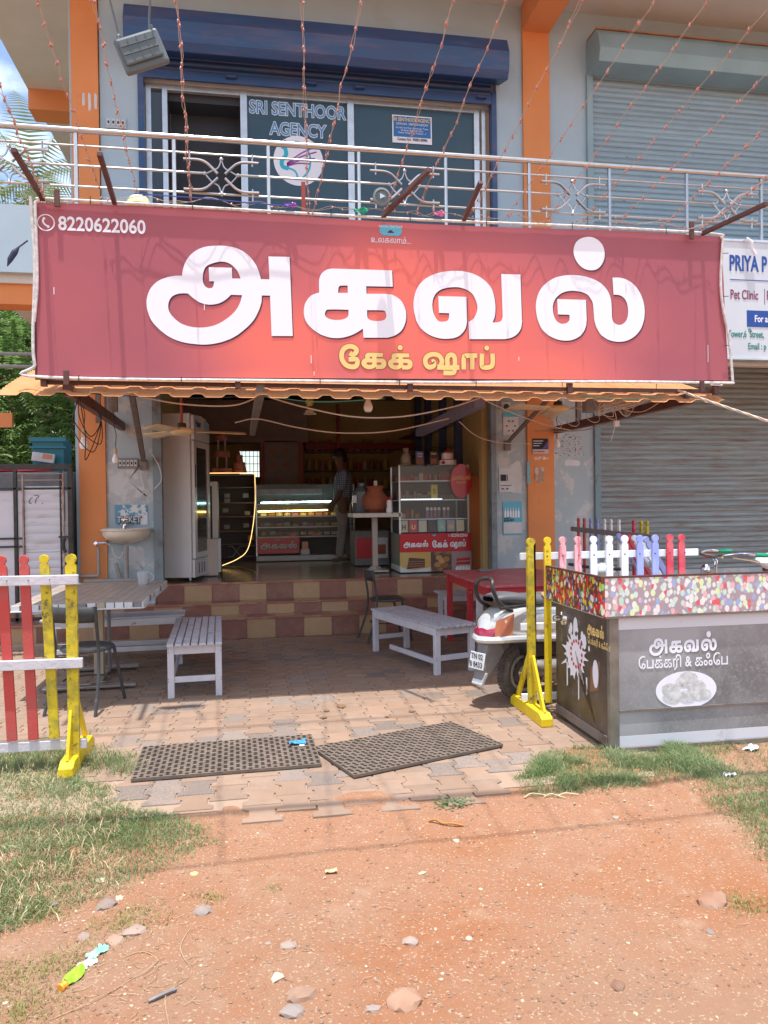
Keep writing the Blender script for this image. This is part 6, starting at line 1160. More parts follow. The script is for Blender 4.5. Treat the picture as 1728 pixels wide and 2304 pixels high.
mb = MB(); mb.tube([(.5, 0, .84), (.85, 0, .84)], .035, 10); mb.build('bar_wrap', mat('patterned_cloth', (.05, .08, .05), .8, c2=(.5, .5, .25), scale=22, lo=.52, hi=.56), t, smooth=True)
move(t, (4.55, 5.5, 0), R(176))
t = thing('plastic_bag', 'white plastic bag on the bicycle behind the freezer', 'bag', (4.08, 5.5, .9)); mb = MB(); mb.ball((4.08, 5.45, 1.0), .09, 14, (1.25, 1, .7)); mb.v = [(x+.03*noise3(x, y, z, 14), y+.03*noise3(z, x, y, 14), z+.03*noise3(y, z, x, 14)) for x, y, z in mb.v]; mb.build('bag', M['white'], t, smooth='all')
# ================================================================ WALL FITTINGS AND POSTERS
def poster(name, lab, x0, x1, z0, z1, m, y=9.094, extra=None):
    t = thing(name, lab, name.replace('_', ' '), ((x0+x1)/2, y, (z0+z1)/2)); mb = MB(); mb.grid(lambda u, v: (x0+(x1-x0)*u, y-.003-.004*abs(noise3(u, v, x0, 2.5)), z0+(z1-z0)*v), 6, 6); mb.build('sheet', m, t, fix=False, smooth='all'); return t
def torn(name, lab, cx, cz, w_, h, m, y=9.096, seed=1, n=26):
    mb = MB(); vs = [(cx+w_/2*math.copysign(abs(math.cos(2*math.pi*k/n))**.4, math.cos(2*math.pi*k/n))*(1+.3*noise3(k, seed, 0, 1.7)), y, cz+h/2*math.copysign(abs(math.sin(2*math.pi*k/n))**.4, math.sin(2*math.pi*k/n))*(1+.3*noise3(k, seed, 9, 1.7))) for k in range(n)]
    mb.add([(cx, y, cz)]+vs, [(0, k+1, (k+1) % n+1) for k in range(n)]); return tag(mb.build(name, m, fix=False), lab, 'torn paper', 'torn paper remains on the walls')
t = poster('poster', 'cyan and white bottle poster low on the wall right of the door', 3.085, 3.335, 1.08, 1.50, M['cyanp'])
mb = MB(); mb.bx(3.09, 3.33, 9.082, 9.086, 1.10, 1.24); mb.build('white_field', M['paper'], t)
for i in range(6):
    x = 3.115+i*.035; mb = MB(); mb.prism([(x-.012, 1.30), (x+.012, 1.30), (x+.012, 1.37), (x+.004, 1.40), (x+.004, 1.425), (x-.004, 1.425), (x-.004, 1.40), (x-.012, 1.37)], 9.082, 9.086); mb.build('printed_bottle', M['white'], t)
text('NOW', .035, M['inkd'], t, (3.095, 9.0815, 1.275), rot=(R(90), R(-8), 0), bold=.001); text('AVAILABLE', .035, M['inkd'], t, (3.095, 9.0815, 1.245), rot=(R(90), R(-8), 0), sx=.8, bold=.001)
text('MILK\nSHAKE', .03, M['inkd'], t, (3.26, 9.0815, 1.46), sx=.7, bold=.001) if False else None
t = poster('notice_sheet', 'white notice with a printed photo at mid height right of the door', 3.04, 3.26, 1.62, 1.92, M['paper']); mb = MB(); mb.bx(3.06, 3.13, 9.082, 9.087, 1.76, 1.84); mb.bx(3.145, 3.15, 9.082, 9.087, 1.76, 1.84); mb.bx(3.05, 3.2, 9.082, 9.087, 1.70, 1.706); mb.bx(3.07, 3.1, 9.082, 9.087, 1.655, 1.67); mb.bx(3.13, 3.16, 9.082, 9.087, 1.655, 1.67); mb.build('printed_marks', M['inkd'], t)
torn('torn_paper', 'torn white paper right behind the notice sheet', 3.27, 1.80, .14, .40, M['paper'], 9.0975, 3)
t = poster('small_poster', 'white sheet with a ring of small dark marks under the camera', 3.10, 3.30, 2.34, 2.60, M['paper'])
mb = MB(); mb.bx(3.10, 3.30, 9.08, 9.086, 2.565, 2.62); mb.build('cyan_strip', M['cyanp'], t)
mb = MB()
for a in range(0, 360, 60): mb.box((3.2+.055*math.cos(R(a)), 9.084, 2.45+.07*math.sin(R(a))), (.022, .003, .013), (0, -R(a), 0))
mb.build('printed_marks', M['inkd'], t)
t = poster('black_sticker', 'black and pink printed sticker on the right orange pillar', 3.47, 3.68, 2.13, 2.29, M['inkd'], 9.06)
mb = MB(); mb.bx(3.47, 3.68, 9.048, 9.052, 2.10, 2.155); mb.build('pale_strip', mat('pale_pink_strip', (.6, .45, .5), .6), t); mb = MB(); mb.prism([(3.60, 2.16), (3.68, 2.17), (3.68, 2.27)], 9.048, 9.052); mb.build('purple_corner', mat('violet_print', (.12, .06, .25), .5), t)
text('THERE IS HOPE', .026, M['white'], t, (3.475, 9.046, 2.24), sx=.7) if False else None
for i, (w_, z) in enumerate(((.13, 2.255), (.11, 2.225), (.08, 2.195))): mb = MB(); mb.bx(3.48, 3.48+w_, 9.048, 9.051, z, z+.008); mb.build('printed_line', M['white'], t)
text('CALL 97888 86838', .02, M['inkd'], t, (3.475, 9.046, 2.12), sx=.95)
torn('torn_paper', 'brownish torn sticker on the right orange pillar', 3.56, 1.835, .13, .19, mat('dirty_torn_paper', (.45, .27, .18), .8, c2=(.6, .5, .45), scale=14, lo=.5, hi=.56), 9.058, 7)
torn('torn_paper', 'thin torn white strip below the black sticker', 3.58, 2.04, .2, .04, mat('shredded_paper', (.65, .3, .15), .8, c2=(.7, .66, .62), scale=30, lo=.5, hi=.54), 9.058, 9)
torn('torn_paper', 'torn pale strip by the grey shutter at head height', 4.02, 1.98, .22, .07, M['paper'], 9.0965, 11)
tp = mat('ink_spotted_plaster', (.42, .46, .48), .8, c2=(.05, .05, .06), scale=40, lo=.56, hi=.6); torn('torn_paper', 'ink stained poster remains left of the lower shutter', 4.02, 2.24, .28, .24, tp, 9.0968, 13)
torn('torn_paper', 'small dark paper dots under the ink stained remains', 4.0, 2.1, .38, .06, tp, 9.0972, 15)
mb = MB(); mb.bx(3.4, 3.43, 9.056, 9.062, 1.72, 2.0); tag(mb.build('torn_paper', M['cyanp']), 'narrow cyan paper strip on the left edge of the right pillar', 'torn paper')
for cx, cz, s, lab in ((-1.42, 1.95, .5, 'large pale scraped patch on the left wall above the basin'), (-1.38, .9, .28, 'white poster remains below the basin')): torn('torn_paper', lab, cx, cz-.15 if s > .3 else cz, s*.9, s, mat('scraped_paper', (.44, .46, .47), .8, c2=(.56, .57, .57), scale=7, lo=.45, hi=.55), 9.0965, int(s*50))
for cx, z0, z1, lab in ((-1.83, 6.05, 6.2, 'left'), (-1.765, 6.0, 6.2, 'middle'), (-1.70, 6.02, 6.2, 'right')):
    torn('torn_paper', '%s white paper remnant on the upper left pillar' % lab, cx, (z0+z1)/2, .03, z1-z0, M['paper'], 9.062, int(cx*-100))
t = poster('ticket_sticker', 'torn blue and white sticker reading TICKET over the wash basin', -1.57, -1.21, 1.29, 1.52, mat('torn_blue_print', (.12, .3, .42), .6, c2=(.62, .66, .68), scale=9, lo=.48, hi=.52)); text('TICKET', .10, M['inkd'], t, (-1.545, 9.083, 1.315), sx=.8, bold=.010); text('TICKET', .10, M['paper'], t, (-1.548, 9.081, 1.318), sx=.8, bold=.003)
def switchplate(x0, x1, z0, z1, n_, lab, mm='plast'):
    t = thing('switch_panel', lab, 'switch panel', ((x0+x1)/2, 9.09, (z0+z1)/2)); mb = MB(); mb.bx(x0, x1, 9.075, 9.099, z0, z1); mb.build('plate', M[mm], t, bevel=.003)
    for i in range(n_): w_ = (x1-x0-.02)/n_; x = x0+.01+i*w_; mb = MB(); mb.bx(x+w_*.15, x+w_*.85, 9.066, 9.076, z0+.025, z1-.025); o = mb.build('switch', M['paper'], t, bevel=.002); mb = MB(); mb.bx(x+w_*.32, x+w_*.68, 9.062, 9.067, z0+.045, z1-.045); mb.build('switch_gap', M['inkd'], t)
switchplate(-1.53, -1.30, 1.94, 2.06, 5, 'switch panel with five switches on the left wall by the door'); switchplate(-1.60, -1.37, 5.83, 5.95, 4, 'switch panel with four switches upstairs beside the left pillar', 'wallb')
# wires on the left wall
for P, lab in (([(-1.22, 9.07, 2.2), (-1.27, 9.06, 1.9), (-1.24, 9.06, 1.7), (-1.28, 9.06, 1.62), (-1.33, 9.06, 1.6)], 'white cord with small plug hanging on the left wall'), ([(-1.14, 9.03, 2.1), (-1.06, 9.0, 1.95), (-1.04, 9.0, 1.8), (-1.12, 9.03, 1.7)], 'white cable loop on the door rail at left')): wire(P, .006, M['paper'], lab, grp=None)
# CCTV camera
t = thing('security_camera', 'small white security camera high on the wall right of the door', 'camera', (3.12, 9.05, 2.69)); mb = MB(); mb.box((3.12, 9.06, 2.70), (.12, .07, .10)); mb.build('housing', M['paper'], t, bevel=.012); mb = MB(); mb.lathe([(.035, 0), (.035, .03), (.02, .035)], (3.12, 9.03, 2.68), 16, Matrix.Rotation(R(90), 3, 'X')); mb.build('lens', M['black'], t, smooth=True)
# wash basin
t = thing('wash_basin', 'stained white wash basin with chrome tap on the left wall', 'wash basin', (-1.45, 9.1, 1.2))
def bas(u, v):
    a = math.pi*u; rx = .265*(1-.78*v**3.2); ry = .34*(1-.72*v**3); return (-1.44+rx*math.cos(a), 9.098-ry*math.sin(a)**.7, 1.235-.165*v**.9)
mb = MB(); mb.grid(bas, 24, 10); o = mb.build('bowl', M['ceramic'], t, fix=False, smooth='all'); s_ = o.modifiers.new('s', 'SOLIDIFY'); s_.thickness = .018
mb = MB(); mb.tube([(-1.44+.267*math.cos(math.pi*k/24), 9.095-.342*math.sin(math.pi*k/24)**.7, 1.238) for k in range(25)], .014, 8); mb.build('rim', M['ceramic'], t, smooth=True)
mb = MB(); mb.bx(-1.70, -1.18, 9.03, 9.098, 1.20, 1.255); mb.build('back_ledge', M['ceramic'], t, bevel=.01)
mb = MB(); mb.lathe([(.03, 0), (.022, .03), (.018, .07), (.024, .085), (.02, .1)], (-1.46, 9.04, 1.25), 12); mb.tube(catmull([(-1.46, 9.03, 1.30), (-1.46, 8.96, 1.33), (-1.46, 8.92, 1.30)], 4), .010, 8); mb.box((-1.46, 9.04, 1.355), (.07, .014, .012)); mb.build('tap', M['chrome'], t, smooth=True)
mb = MB(); mb.tube([(-1.44, 8.98, 1.05), (-1.44, 8.98, .95), (-1.44, 9.0, .7), (-1.44, 9.0, .62)], [.035, .03, .027, .027], 12); mb.build('drain_pipe', M['pvc'], t, smooth=True)
mb = MB(); mb.tube([(-1.56, 9.02, .86), (-1.50, 9.02, .64)], .022, 10); mb.tube([(-1.9, 8.99, .66), (-1.2, 8.99, .66)], .026, 10); mb.build('waste_pipe', M['pvc'], t, smooth=True)
t = thing('water_pipe', 'grey riser pipe with chrome valve beside the left pillar', 'pipe', (-1.74, 9.0, .9)); mb = MB(); mb.tube([(-1.74, 9.0, 1.04), (-1.74, 9.0, .74), (-1.755, 9.0, .72), (-2.0, 9.0, .72)], .017, 10); mb.build('riser', M['pvc'], t, smooth=True)
mb = MB(); mb.lathe([(.02, -.03), (.028, -.01), (.028, .02), (.018, .03)], (-1.76, 8.98, 1.08), 12, Matrix.Rotation(R(60), 3, 'X')); mb.tube([(-1.74, 8.99, 1.09), (-1.66, 8.99, 1.09)], .012, 8); mb.build('valve', M['chrome'], t, smooth=True)
mb = MB(); mb.tube(catmull([(-1.66, 8.99, 1.09), (-1.60, 8.98, 1.05), (-1.56, 8.97, .95), (-1.50, 8.96, .92), (-1.46, 8.97, 1.0), (-1.45, 8.98, 1.06)], 6), .008, 6); mb.build('hose', M['cable_w'], t, smooth=True)
t = thing('plastic_jug', 'clear plastic mug standing on the tiled table', 'mug', (-1.05, 7.5, .752)); mb = MB(); mb.lathe([(.045, 0), (.055, .12), (.052, .12), (.043, .006)], (-1.05, 7.5, .753), 18); mb.build('mug', mat('clear_plastic', (.6, .6, .62), .2, alpha=.45), t, smooth=True); mb = MB(); mb.tube(catmull([(-1.0, 7.5, .86), (-.96, 7.5, .85), (-.955, 7.5, .8), (-1.0, 7.5, .78)], 4), .007, 6); mb.build('handle', mat('clear_plastic_b', (.6, .6, .62), .2, alpha=.5), t)

# ================================================================ CLINIC SIGN
t = thing('clinic_sign', 'white board with blue and green print beside the banner at right', 'sign', (6.5, 7.5, 3.7))
YS = 7.49
mb = MB(); mb.bx(5.06, 8.6, YS, 7.54, 3.04, 4.31); mb.build('board', mat('white_sign_board', (.62, .66, .70), .45, c2=(.56, .61, .66), scale=2), t, bevel=.004)
mb = MB()
for a in ((5.04, 8.62, 4.305, 4.33), (5.04, 8.62, 3.02, 3.042)): mb.bx(a[0], a[1], YS-.01, YS+.06, a[2], a[3])
mb.build('frame', M['alu'], t)
bl = mat('sign_blue', (.015, .07, .32), .5); pu = mat('sign_maroon', (.24, .04, .10), .5); gr = mat('sign_green', (.01, .22, .18), .5)
text('PRIYA P', .235, bl, t, (5.14, YS-.003, 3.99), sx=.57, bold=.006, depth=.001); mb = MB(); mb.bx(5.15, 8.4, YS-.003, YS-.001, 3.885, 3.893); mb.build('rule', bl, t)
text('Pet Clinic', .145, pu, t, (5.15, YS-.003, 3.68), sx=.60, bold=.002, depth=.001); mb = MB(); mb.bx(5.565, 5.572, YS-.003, YS-.001, 3.63, 3.80); mb.build('divider', pu, t); text('P', .145, pu, t, (5.59, YS-.003, 3.68), sx=.6, bold=.002)
mb = MB(); mb.bx(5.35, 7.2, YS-.004, YS-.001, 3.38, 3.56); mb.build('blue_button', bl, t, bevel=.001); text('For an', .105, M['white'], t, (5.44, YS-.005, 3.435), sx=.72, bold=.002)
text('Tower,6  Street,', .105, gr, t, (5.12, YS-.003, 3.265), sx=.62, bold=.0015); text('th', .065, gr, t, (5.365, YS-.003, 3.325), sx=.75, bold=.001)
text('Email : p', .10, gr, t, (5.36, YS-.003, 3.135), sx=.66, bold=.0015)
t = thing('string_scrap', 'twisted white plastic strip hanging at the top of the clinic sign', 'plastic strip', (5.36, 7.44, 4.25)); mb = MB(); mb.tube(catmull([(5.32, 7.45, 4.33), (5.37, 7.43, 4.28), (5.38, 7.44, 4.22), (5.43, 7.45, 4.16)], 5), [.018]*16, 5); mb.build('strip', M['white'], t)
mb = MB(); mb.bx(4.9, 9, 7.62, 7.72, 2.98, 3.02); mb.build('beam', M['soffit'], B)
t = thing('dark_leaf', 'dark dried leaf on a green wire left of the banner', 'leaf', (-1.65, 5.6, 3.25)); mb = MB(); mb.tube([(-1.52, 5.62, 3.36), (-1.58, 5.6, 3.30)], .006, 5); mb.tube([(-1.57, 5.6, 3.31), (-1.60, 5.6, 3.27), (-1.63, 5.6, 3.22), (-1.65, 5.6, 3.17)], [.005, .022, .02, .003], 8); mb.build('leaf', mat('dark_dried', (.03, .04, .09), .6), t)

# ================================================================ GATE AND THINGS BEHIND
t = thing('sheet_metal_gate', 'black framed gate with pale sheet metal panels and scrawled letters', 'gate', (-2.6, 8.9, 0))
YG = 8.9
for nm, a in (('top_bar', (-4.6, -1.99, 1.925, 1.985)), ('mid_bar', (-4.6, -1.99, 1.70, 1.725)), ('gate_post', (-2.035, -1.985, .1, 1.925)), ('bar', (-2.60, -2.565, .1, 1.92)), ('bar', (-2.12, -2.10, .6, 1.92)), ('bar', (-3.3, -3.27, .1, 1.92)), ('bar', (-4.6, -2.48, 1.155, 1.175)), ('bar', (-4.6, -2.48, 1.065, 1.085)), ('bottom_bar', (-4.6, -1.99, .25, .29))):
    mb = MB(); mb.bx(a[0], a[1], YG-.025, YG+.02, a[2], a[3]); mb.build(nm, M['black'], t, bevel=.003)
for x in (-2.505, -2.085-.0):
    mb = MB(); mb.bx(x, x+.016, YG-.045, YG-.026, .3, 1.88); mb.build('rusty_strip', mat('rusty_pale_strip', (.42, .34, .3), .7, c2=(.3, .16, .1), scale=14), t)
for z in (1.87, 1.80): mb = MB(); mb.bx(-2.55, -2.08, YG-.04, YG-.028, z, z+.012); mb.build('rusty_strip', M['plinth'], t)
z = .3; k = 0
while z < 1.68:
    h = .088 if k != 8 else .03
    mb = MB(); mb.grid(lambda u, v: (-2.485+.4*u, YG-.012-.010*math.sin(v*math.pi)-.004*abs(noise3(u, k, 0, 2)), z+h*v), 8, 4); mb.build('panel', M['grubby'], t, fix=False, smooth='all'); z += h; k += 1
for a in ((-2.56, -2.51), (-2.065, -2.035), (-4.5, -2.605)):
    mb = MB(); mb.bx(a[0], a[1], YG+.0, YG+.006, .3 if a[0] < -2.1 else .9, 1.69); mb.build('panel', M['grubby'], t)
mb = MB(); mb.bx(-2.10, -2.0, YG-.005, YG+.0, .9, 1.35); mb.build('panel', M['grubby'], t)
mb = MB(); ribbon(mb, [(-2.40, 1.62), (-2.43, 1.585), (-2.435, 1.555), (-2.41, 1.548)], .007, YG-.024); ribbon(mb, [(-2.385, 1.635), (-2.35, 1.638), (-2.335, 1.625), (-2.36, 1.60), (-2.37, 1.57), (-2.375, 1.548)], .007, YG-.0242); mb.ball((-2.30, YG-.024, 1.55), .006, 6); mb.build('scrawled_letters', M['inkd'], t, fix=False)
mb = MB(); mb.bx(-2.13, -1.99, YG-.05, YG-.02, 1.165, 1.185); mb.tube(catmull([(-2.07, YG-.04, 1.16), (-2.085, YG-.045, 1.10), (-2.075, YG-.045, 1.04), (-2.06, YG-.04, 1.0)], 4), .018, 8); mb.build('bolt_latch', M['black'], t)
t = thing('parked_cart', 'dark grey cart body standing behind the gate', 'cart', (-3.0, 9.8, 0)); mb = MB(); mb.bx(-3.7, -2.08, 9.35, 10.6, .5, 1.92); mb.build('body', M['plast'], t, bevel=.02)
for x in (-3.4, -2.4): mb = MB(); mb.lathe([(.28, -.05), (.3, 0), (.28, .05)], (x, 9.4, .3), 20, Matrix.Rotation(R(90), 3, 'X')); mb.build('wheel', M['tyre'], t)
t = thing('teal_crate', 'dark teal plastic crate on the cart behind the gate', 'crate', (-2.45, 9.9, 1.92))
for a in ((-2.62, -2.26, 9.72, 9.74), (-2.62, -2.26, 10.1, 10.12), (-2.62, -2.60, 9.74, 10.1), (-2.28, -2.26, 9.74, 10.1)): mb = MB(); mb.bx(*a, 1.92, 2.33); mb.build('side', M['teal'], t, bevel=.004)
mb = MB(); mb.bx(-2.65, -2.23, 9.69, 9.719, 2.30, 2.35); mb.bx(-2.65, -2.23, 9.69, 9.719, 2.22, 2.24); mb.build('rim', mat('light_teal_plastic', (.02, .19, .25), .4), t)
mb = MB(); mb.bx(-2.60, -2.28, 9.74, 10.1, 1.92, 1.94); mb.build('base', M['teal'], t)
t = thing('red_basin', 'upturned red plastic basin on the cart behind the gate', 'basin', (-2.6, 9.6, 1.92)); mb = MB(); mb.lathe([(.20, 0), (.17, .05), (.06, .085)], (-2.56, 9.55, 1.93), 24); mb.build('basin', M['redpl'], t, smooth=True)
t = thing('red_basin', 'red plastic basin at the left photo edge on top of the gate bar', 'basin', (-2.95, 9.6, 1.92)); mb = MB(); mb.lathe([(.16, 0), (.14, .05), (.05, .075)], (-2.92, 9.5, 1.93), 24); mb.build('basin', M['redpl'], t, smooth=True)
t = thing('clear_box', 'clear plastic food box with orange label leaning on the teal crate', 'plastic box', (-2.45, 9.6, 2.05)); mb = MB(); mb.box((-2.47, 9.62, 2.10), (.26, .04, .11), (0, R(8), 0)); mb.build('box', mat('cloudy_plastic', (.4, .43, .44), .2, c2=(.6, .6, .6), scale=9), t, bevel=.01); mb = MB(); mb.box((-2.42, 9.598, 2.11), (.11, .004, .06), (0, R(8), 0)); mb.build('label', M['lampor'], t)
# boundary wall behind
t = thing('boundary_wall', 'plain grey boundary wall behind the gate', 'wall', (-6, 17, 0)); mb = MB(); mb.bx(-16, -2.05, 17, 17.2, 0, 1.5); mb.build('wall', M['plinth'], t)
t = thing('neighbour_canopy', 'pair of grey rails and orange board at the far left behind the banner', 'canopy', (-3.4, 9.5, 3.1)); mb = MB(); mb.tube([(-6, 9.6, 3.33), (-1.99, 9.6, 3.33)], .022, 8); mb.tube([(-6, 9.6, 3.18), (-1.99, 9.6, 3.18)], .022, 8); mb.build('rail', M['pvc'], t); mb = MB(); mb.bx(-3.6, -2.78, 9.5, 9.56, 2.45, 2.62); mb.build('board', M['orange'], t)

# ================================================================ TREES
def frond(mb, p, d, L_, n_, lw, ll, droop, r, up=Vector((0, 0, 1))):
    """a pinnate leaf: n_ pairs of leaflets along a drooping rachis"""
    d = d.normalized(); side = d.cross(up)
    if side.length < .1: side = Vector((1, 0, 0))
    side.normalize(); q = Vector(p)
    for i in range(n_):
        t = (i+1)/n_; q = q+d*(L_/n_)+Vector((0, 0, -droop*t*L_/n_)); k = math.sin(math.pi*(.15+.8*t))
        for s in (-1, 1):
            a = (side*s*.85+d*.5+Vector((0, 0, -.25+r.uniform(-.15, .15)))).normalized(); w = a.cross(up).normalized()*lw*.5; l = ll*(.5+.6*k)
            c = q+a*l*.5; e = q+a*l+Vector((0, 0, -l*.2)); mb.v += [tuple(q), tuple(c+w), tuple(e), tuple(c-w)]; b_ = len(mb.v)-4; mb.f.append((b_, b_+1, b_+2, b_+3)); mb.m.append(0)
def tree(lab, name, x, y, h, rad, nf, seed, m, L_=.45, ll=.12, lw=.04, n_=6, zlo=.25, trunk=.14, blobs=10):
    r = random.Random(seed); t = thing(name, lab, 'tree', (x, y, 0)); mb = MB(); top = Vector((x+r.uniform(-.3, .3), y, h*.55)); mb.tube(catmull([(x, y, -.05), (x+.1, y, h*.25), tuple(top)], 5), [trunk*(1-.04*i) for i in range(11)], 9)
    cen = []
    for k in range(blobs):
        a = r.uniform(0, 6.28); rr_ = rad*math.sqrt(r.random())*.85; z = h*(zlo+(1-zlo)*r.random()*.92); f = math.sin(math.pi*min(1, max(.1, (z/h-zlo)/(1-zlo)*.8+.2))); c = Vector((x+rr_*math.cos(a)*f, y+rr_*math.sin(a)*f, z)); cen.append(c); mb.tube(catmull([tuple(top.lerp(Vector((x, y, h*.2)), r.random()*.5)), tuple(top.lerp(c, .5)+Vector((0, 0, .1))), tuple(c)], 4), [trunk*.4*(1-.09*i) for i in range(9)], 5)
    mb.build('trunk', M['bark'], t, smooth=True); cb = MB()
    for i in range(nf):
        c = r.choice(cen); s = rad*.42; v = Vector((r.gauss(0, 1), r.gauss(0, 1), r.gauss(0, .75))); v = v.normalized()*s*r.random()**.4; p = c+v; d = (v.normalized()+Vector((r.uniform(-.4, .4), r.uniform(-.4, .4), r.uniform(-.2, .5)))); frond(cb, p, d, L_*r.uniform(.7, 1.2), n_, lw, ll, r.uniform(.3, .9), r)
    cb.build('crown', m, t, fix=False); return t
tree('bushy neem tree with feathery leaves behind the gate', 'neem_tree', -4.1, 12.6, 5.4, 1.9, 2600, 1, M['leaf'], .42, .13, .042, 7, zlo=.18, blobs=22)
tree('darker leafy tree close to the building corner', 'shade_tree', -3.0, 14.5, 5.2, 1.5, 1700, 2, M['leaf_d'], .42, .14, .05, 6, zlo=.1, blobs=16)
tree('dense green tree beyond the boundary wall at far left', 'broad_tree', -7.5, 19, 6.5, 3.0, 1900, 3, M['leaf_d'], .7, .2, .08, 6, zlo=.1, blobs=18)
tree('yellow green tree crown rising above the left balcony', 'yellow_tree', -8.2, 26, 11.9, 2.6, 1300, 4, M['leaf_y'], .7, .3, .12, 5, zlo=.45, blobs=16)
for i, (x, y, h, s) in enumerate([(-14, 32, 8, 5), (-9.5, 34, 8.5, 6), (-19, 36, 9, 6)]): tree(['distant round tree far left', 'distant tree behind the neem', 'distant tree at the far horizon on the left'][i], 'distant_tree', x, y, h, 3.6, 700, 20+i, M['leaf_d'], 1.1, .5, .22, 5, zlo=.05, blobs=14)
def palm(lab, x, y, h, seed, cl):
    r = random.Random(seed); t = thing('coconut_palm', lab, 'palm tree', (x, y, 0)); mb = MB(); mb.tube(catmull([(x, y, 0), (x+.2, y, h*.5), (x, y, h)], 10), [.19-.003*i for i in range(21)], 9); mb.build('trunk', M['bark'], t, smooth=True); cb = MB()
    for k in range(17):
        a = k*2.4; el = R(75-k*7.5); L_ = cl*r.uniform(.9, 1.1); q = Vector((x, y, h)); n_ = 26; d = Vector((math.cos(a)*math.cos(el), math.sin(a)*math.cos(el), math.sin(el)))
        for i in range(n_):
            tt = i/n_; q = q+d*(L_/n_); d = (d+Vector((0, 0, -.065))).normalized(); side = d.cross(Vector((0, 0, 1))).normalized(); l = .75*math.sin(math.pi*(.12+.85*tt))*cl/3
            for s in (-1, 1):
                a_ = (side*s*.8+d*.6+Vector((0, 0, -.45))).normalized(); e = q+a_*l; w = d*.035; cb.v += [tuple(q-w), tuple(q+w), tuple(e)]; b_ = len(cb.v)-3; cb.f.append((b_, b_+1, b_+2)); cb.m.append(0)
    cb.build('fronds', mat('palm_green', (.10, .16, .05), .5, c2=(.2, .22, .1), scale=2, leaf=True), t, fix=False)
palm('coconut palm seen through the left balcony railing', -6.0, 23, 10.8, 1, 3.0); palm('lower coconut palm close to the building edge', -4.9, 21, 8.7, 2, 2.4)

# ================================================================ INSIDE THE SHOP
# fridge
t = thing('drinks_fridge', 'tall white upright fridge with dark glass door just inside the shop', 'fridge', (-.74, 9.38, .6)); fridge_ = t
mb = MB(); mb.bx(-1.12, -.74, 9.36, 10.1, .63, 2.62); mb.build('cabinet', M['fridge'], t, bevel=.01)
mb = MB(); mb.prism([(9.40, 2.30), (10.1, 2.30), (10.1, 2.55), (9.75, 2.62), (9.40, 2.60)], -.739, -.70, 'x'); mb.build('header', M['fridge'], t, bevel=.004)
mb = MB(); mb.prism([(9.85, 2.42), (10.08, 2.40), (10.08, 2.53), (9.85, 2.58)], -.699, -.696, 'x'); mb.build('header_print', mat('pale_blue_print', (.25, .4, .55), .4), t)
text('Haier', .12, bl, t, (-.6975, 9.46, 2.47), rot=(R(90), 0, R(90)), bold=.004, sx=.9)
dr = MB(); dr.bx(-.738, -.70, 9.40, 9.50, .86, 2.29); dr.bx(-.738, -.70, 10.0, 10.09, .86, 2.29); dr.bx(-.738, -.70, 9.50, 10.0, .86, .93); dr.bx(-.738, -.70, 9.50, 10.0, 2.22, 2.29); d_ = dr.build('door', M['fridge'], t, bevel=.004)
mb = MB(); mb.bx(-.735, -.715, 9.50, 10.0, .93, 2.22); mb.build('glass', M['dglass'], d_); mb = MB(); mb.bx(-.70, -.692, 9.43, 9.445, 1.72, 2.0); mb.build('handle', M['inkd'], d_)
mb = MB(); mb.bx(-.738, -.705, 9.38, 10.09, .63, .85); mb.build('kick_grille', M['fridge'], t, bevel=.006)
for i in range(3): mb = MB(); mb.bx(-.705, -.70, 9.55+i*.12, 9.565+i*.12, .67, .80); mb.build('vent_slot', M['inkd'], t)
for x, y in ((-1.09, 9.4), (-.77, 9.4)): mb = MB(); mb.lathe([(.015, 0), (.012, .03)], (x, y, .60), 8); mb.build('foot', M['paper'], t)
fridge_.rotation_euler = (0, 0, R(-12))
t = thing('white_cooler', 'narrow white glass door cooler behind the tall fridge', 'cooler', (-.55, 10.5, .6)); mb = MB(); mb.bx(-.75, -.47, 10.3, 10.7, .6, 1.82); mb.build('cabinet', M['fridge'], t, bevel=.006); mb = MB(); mb.bx(-.74, -.54, 10.29, 10.299, .75, 1.76); mb.build('glass', M['dglass'], t)
t = thing('white_carton', 'white box standing on the floor beside the tall fridge', 'box', (-.5, 10.05, .6)); mb = MB(); mb.bx(-.66, -.46, 9.95, 10.12, .6, 1.07); mb.build('carton', mat('cream_carton', (.55, .48, .42), .6), t, bevel=.004); mb = MB(); mb.bx(-.459, -.425, 9.98, 10.1, .64, 1.07); mb.build('side_flap', M['paper'], t)
# dark cupboard with boxes and the lit rope
t = thing('display_cupboard', 'dark glass cupboard with white price cards under a lit rope light', 'cupboard', (-.35, 12.6, .6)); CX0, CX1, CY = -.95, .04, 12.6
mb = MB(); mb.bx(CX0, CX1, CY+.35, CY+.4, .6, 1.98); mb.bx(CX0, CX0+.03, CY, CY+.35, .6, 1.98); mb.bx(CX1-.03, CX1, CY, CY+.35, .6, 1.98); mb.bx(CX0, CX1, CY, CY+.4, 1.98, 2.01); mb.build('carcass', M['inner'], t)
for z in (.85, 1.06, 1.30, 1.53, 1.78): mb = MB(); mb.bx(CX0+.03, CX1-.03, CY+.01, CY+.34, z, z+.02); mb.build('shelf', M['mauve'], t)
for i, (x, z) in enumerate([(-.42, 1.66), (-.42, 1.58), (-.12, 1.66), (-.45, 1.42), (-.10, 1.37), (-.43, 1.15), (-.12, 1.17), (-.72, 1.66), (-.72, 1.4)]): mb = MB(); mb.bx(x-.045, x+.045, CY-.012, CY-.004, z-.035, z+.03); mb.build('price_card', mat('price_card', (.32, .33, .35), .7) if i == 0 else bpy.data.materials['price_card'], t)
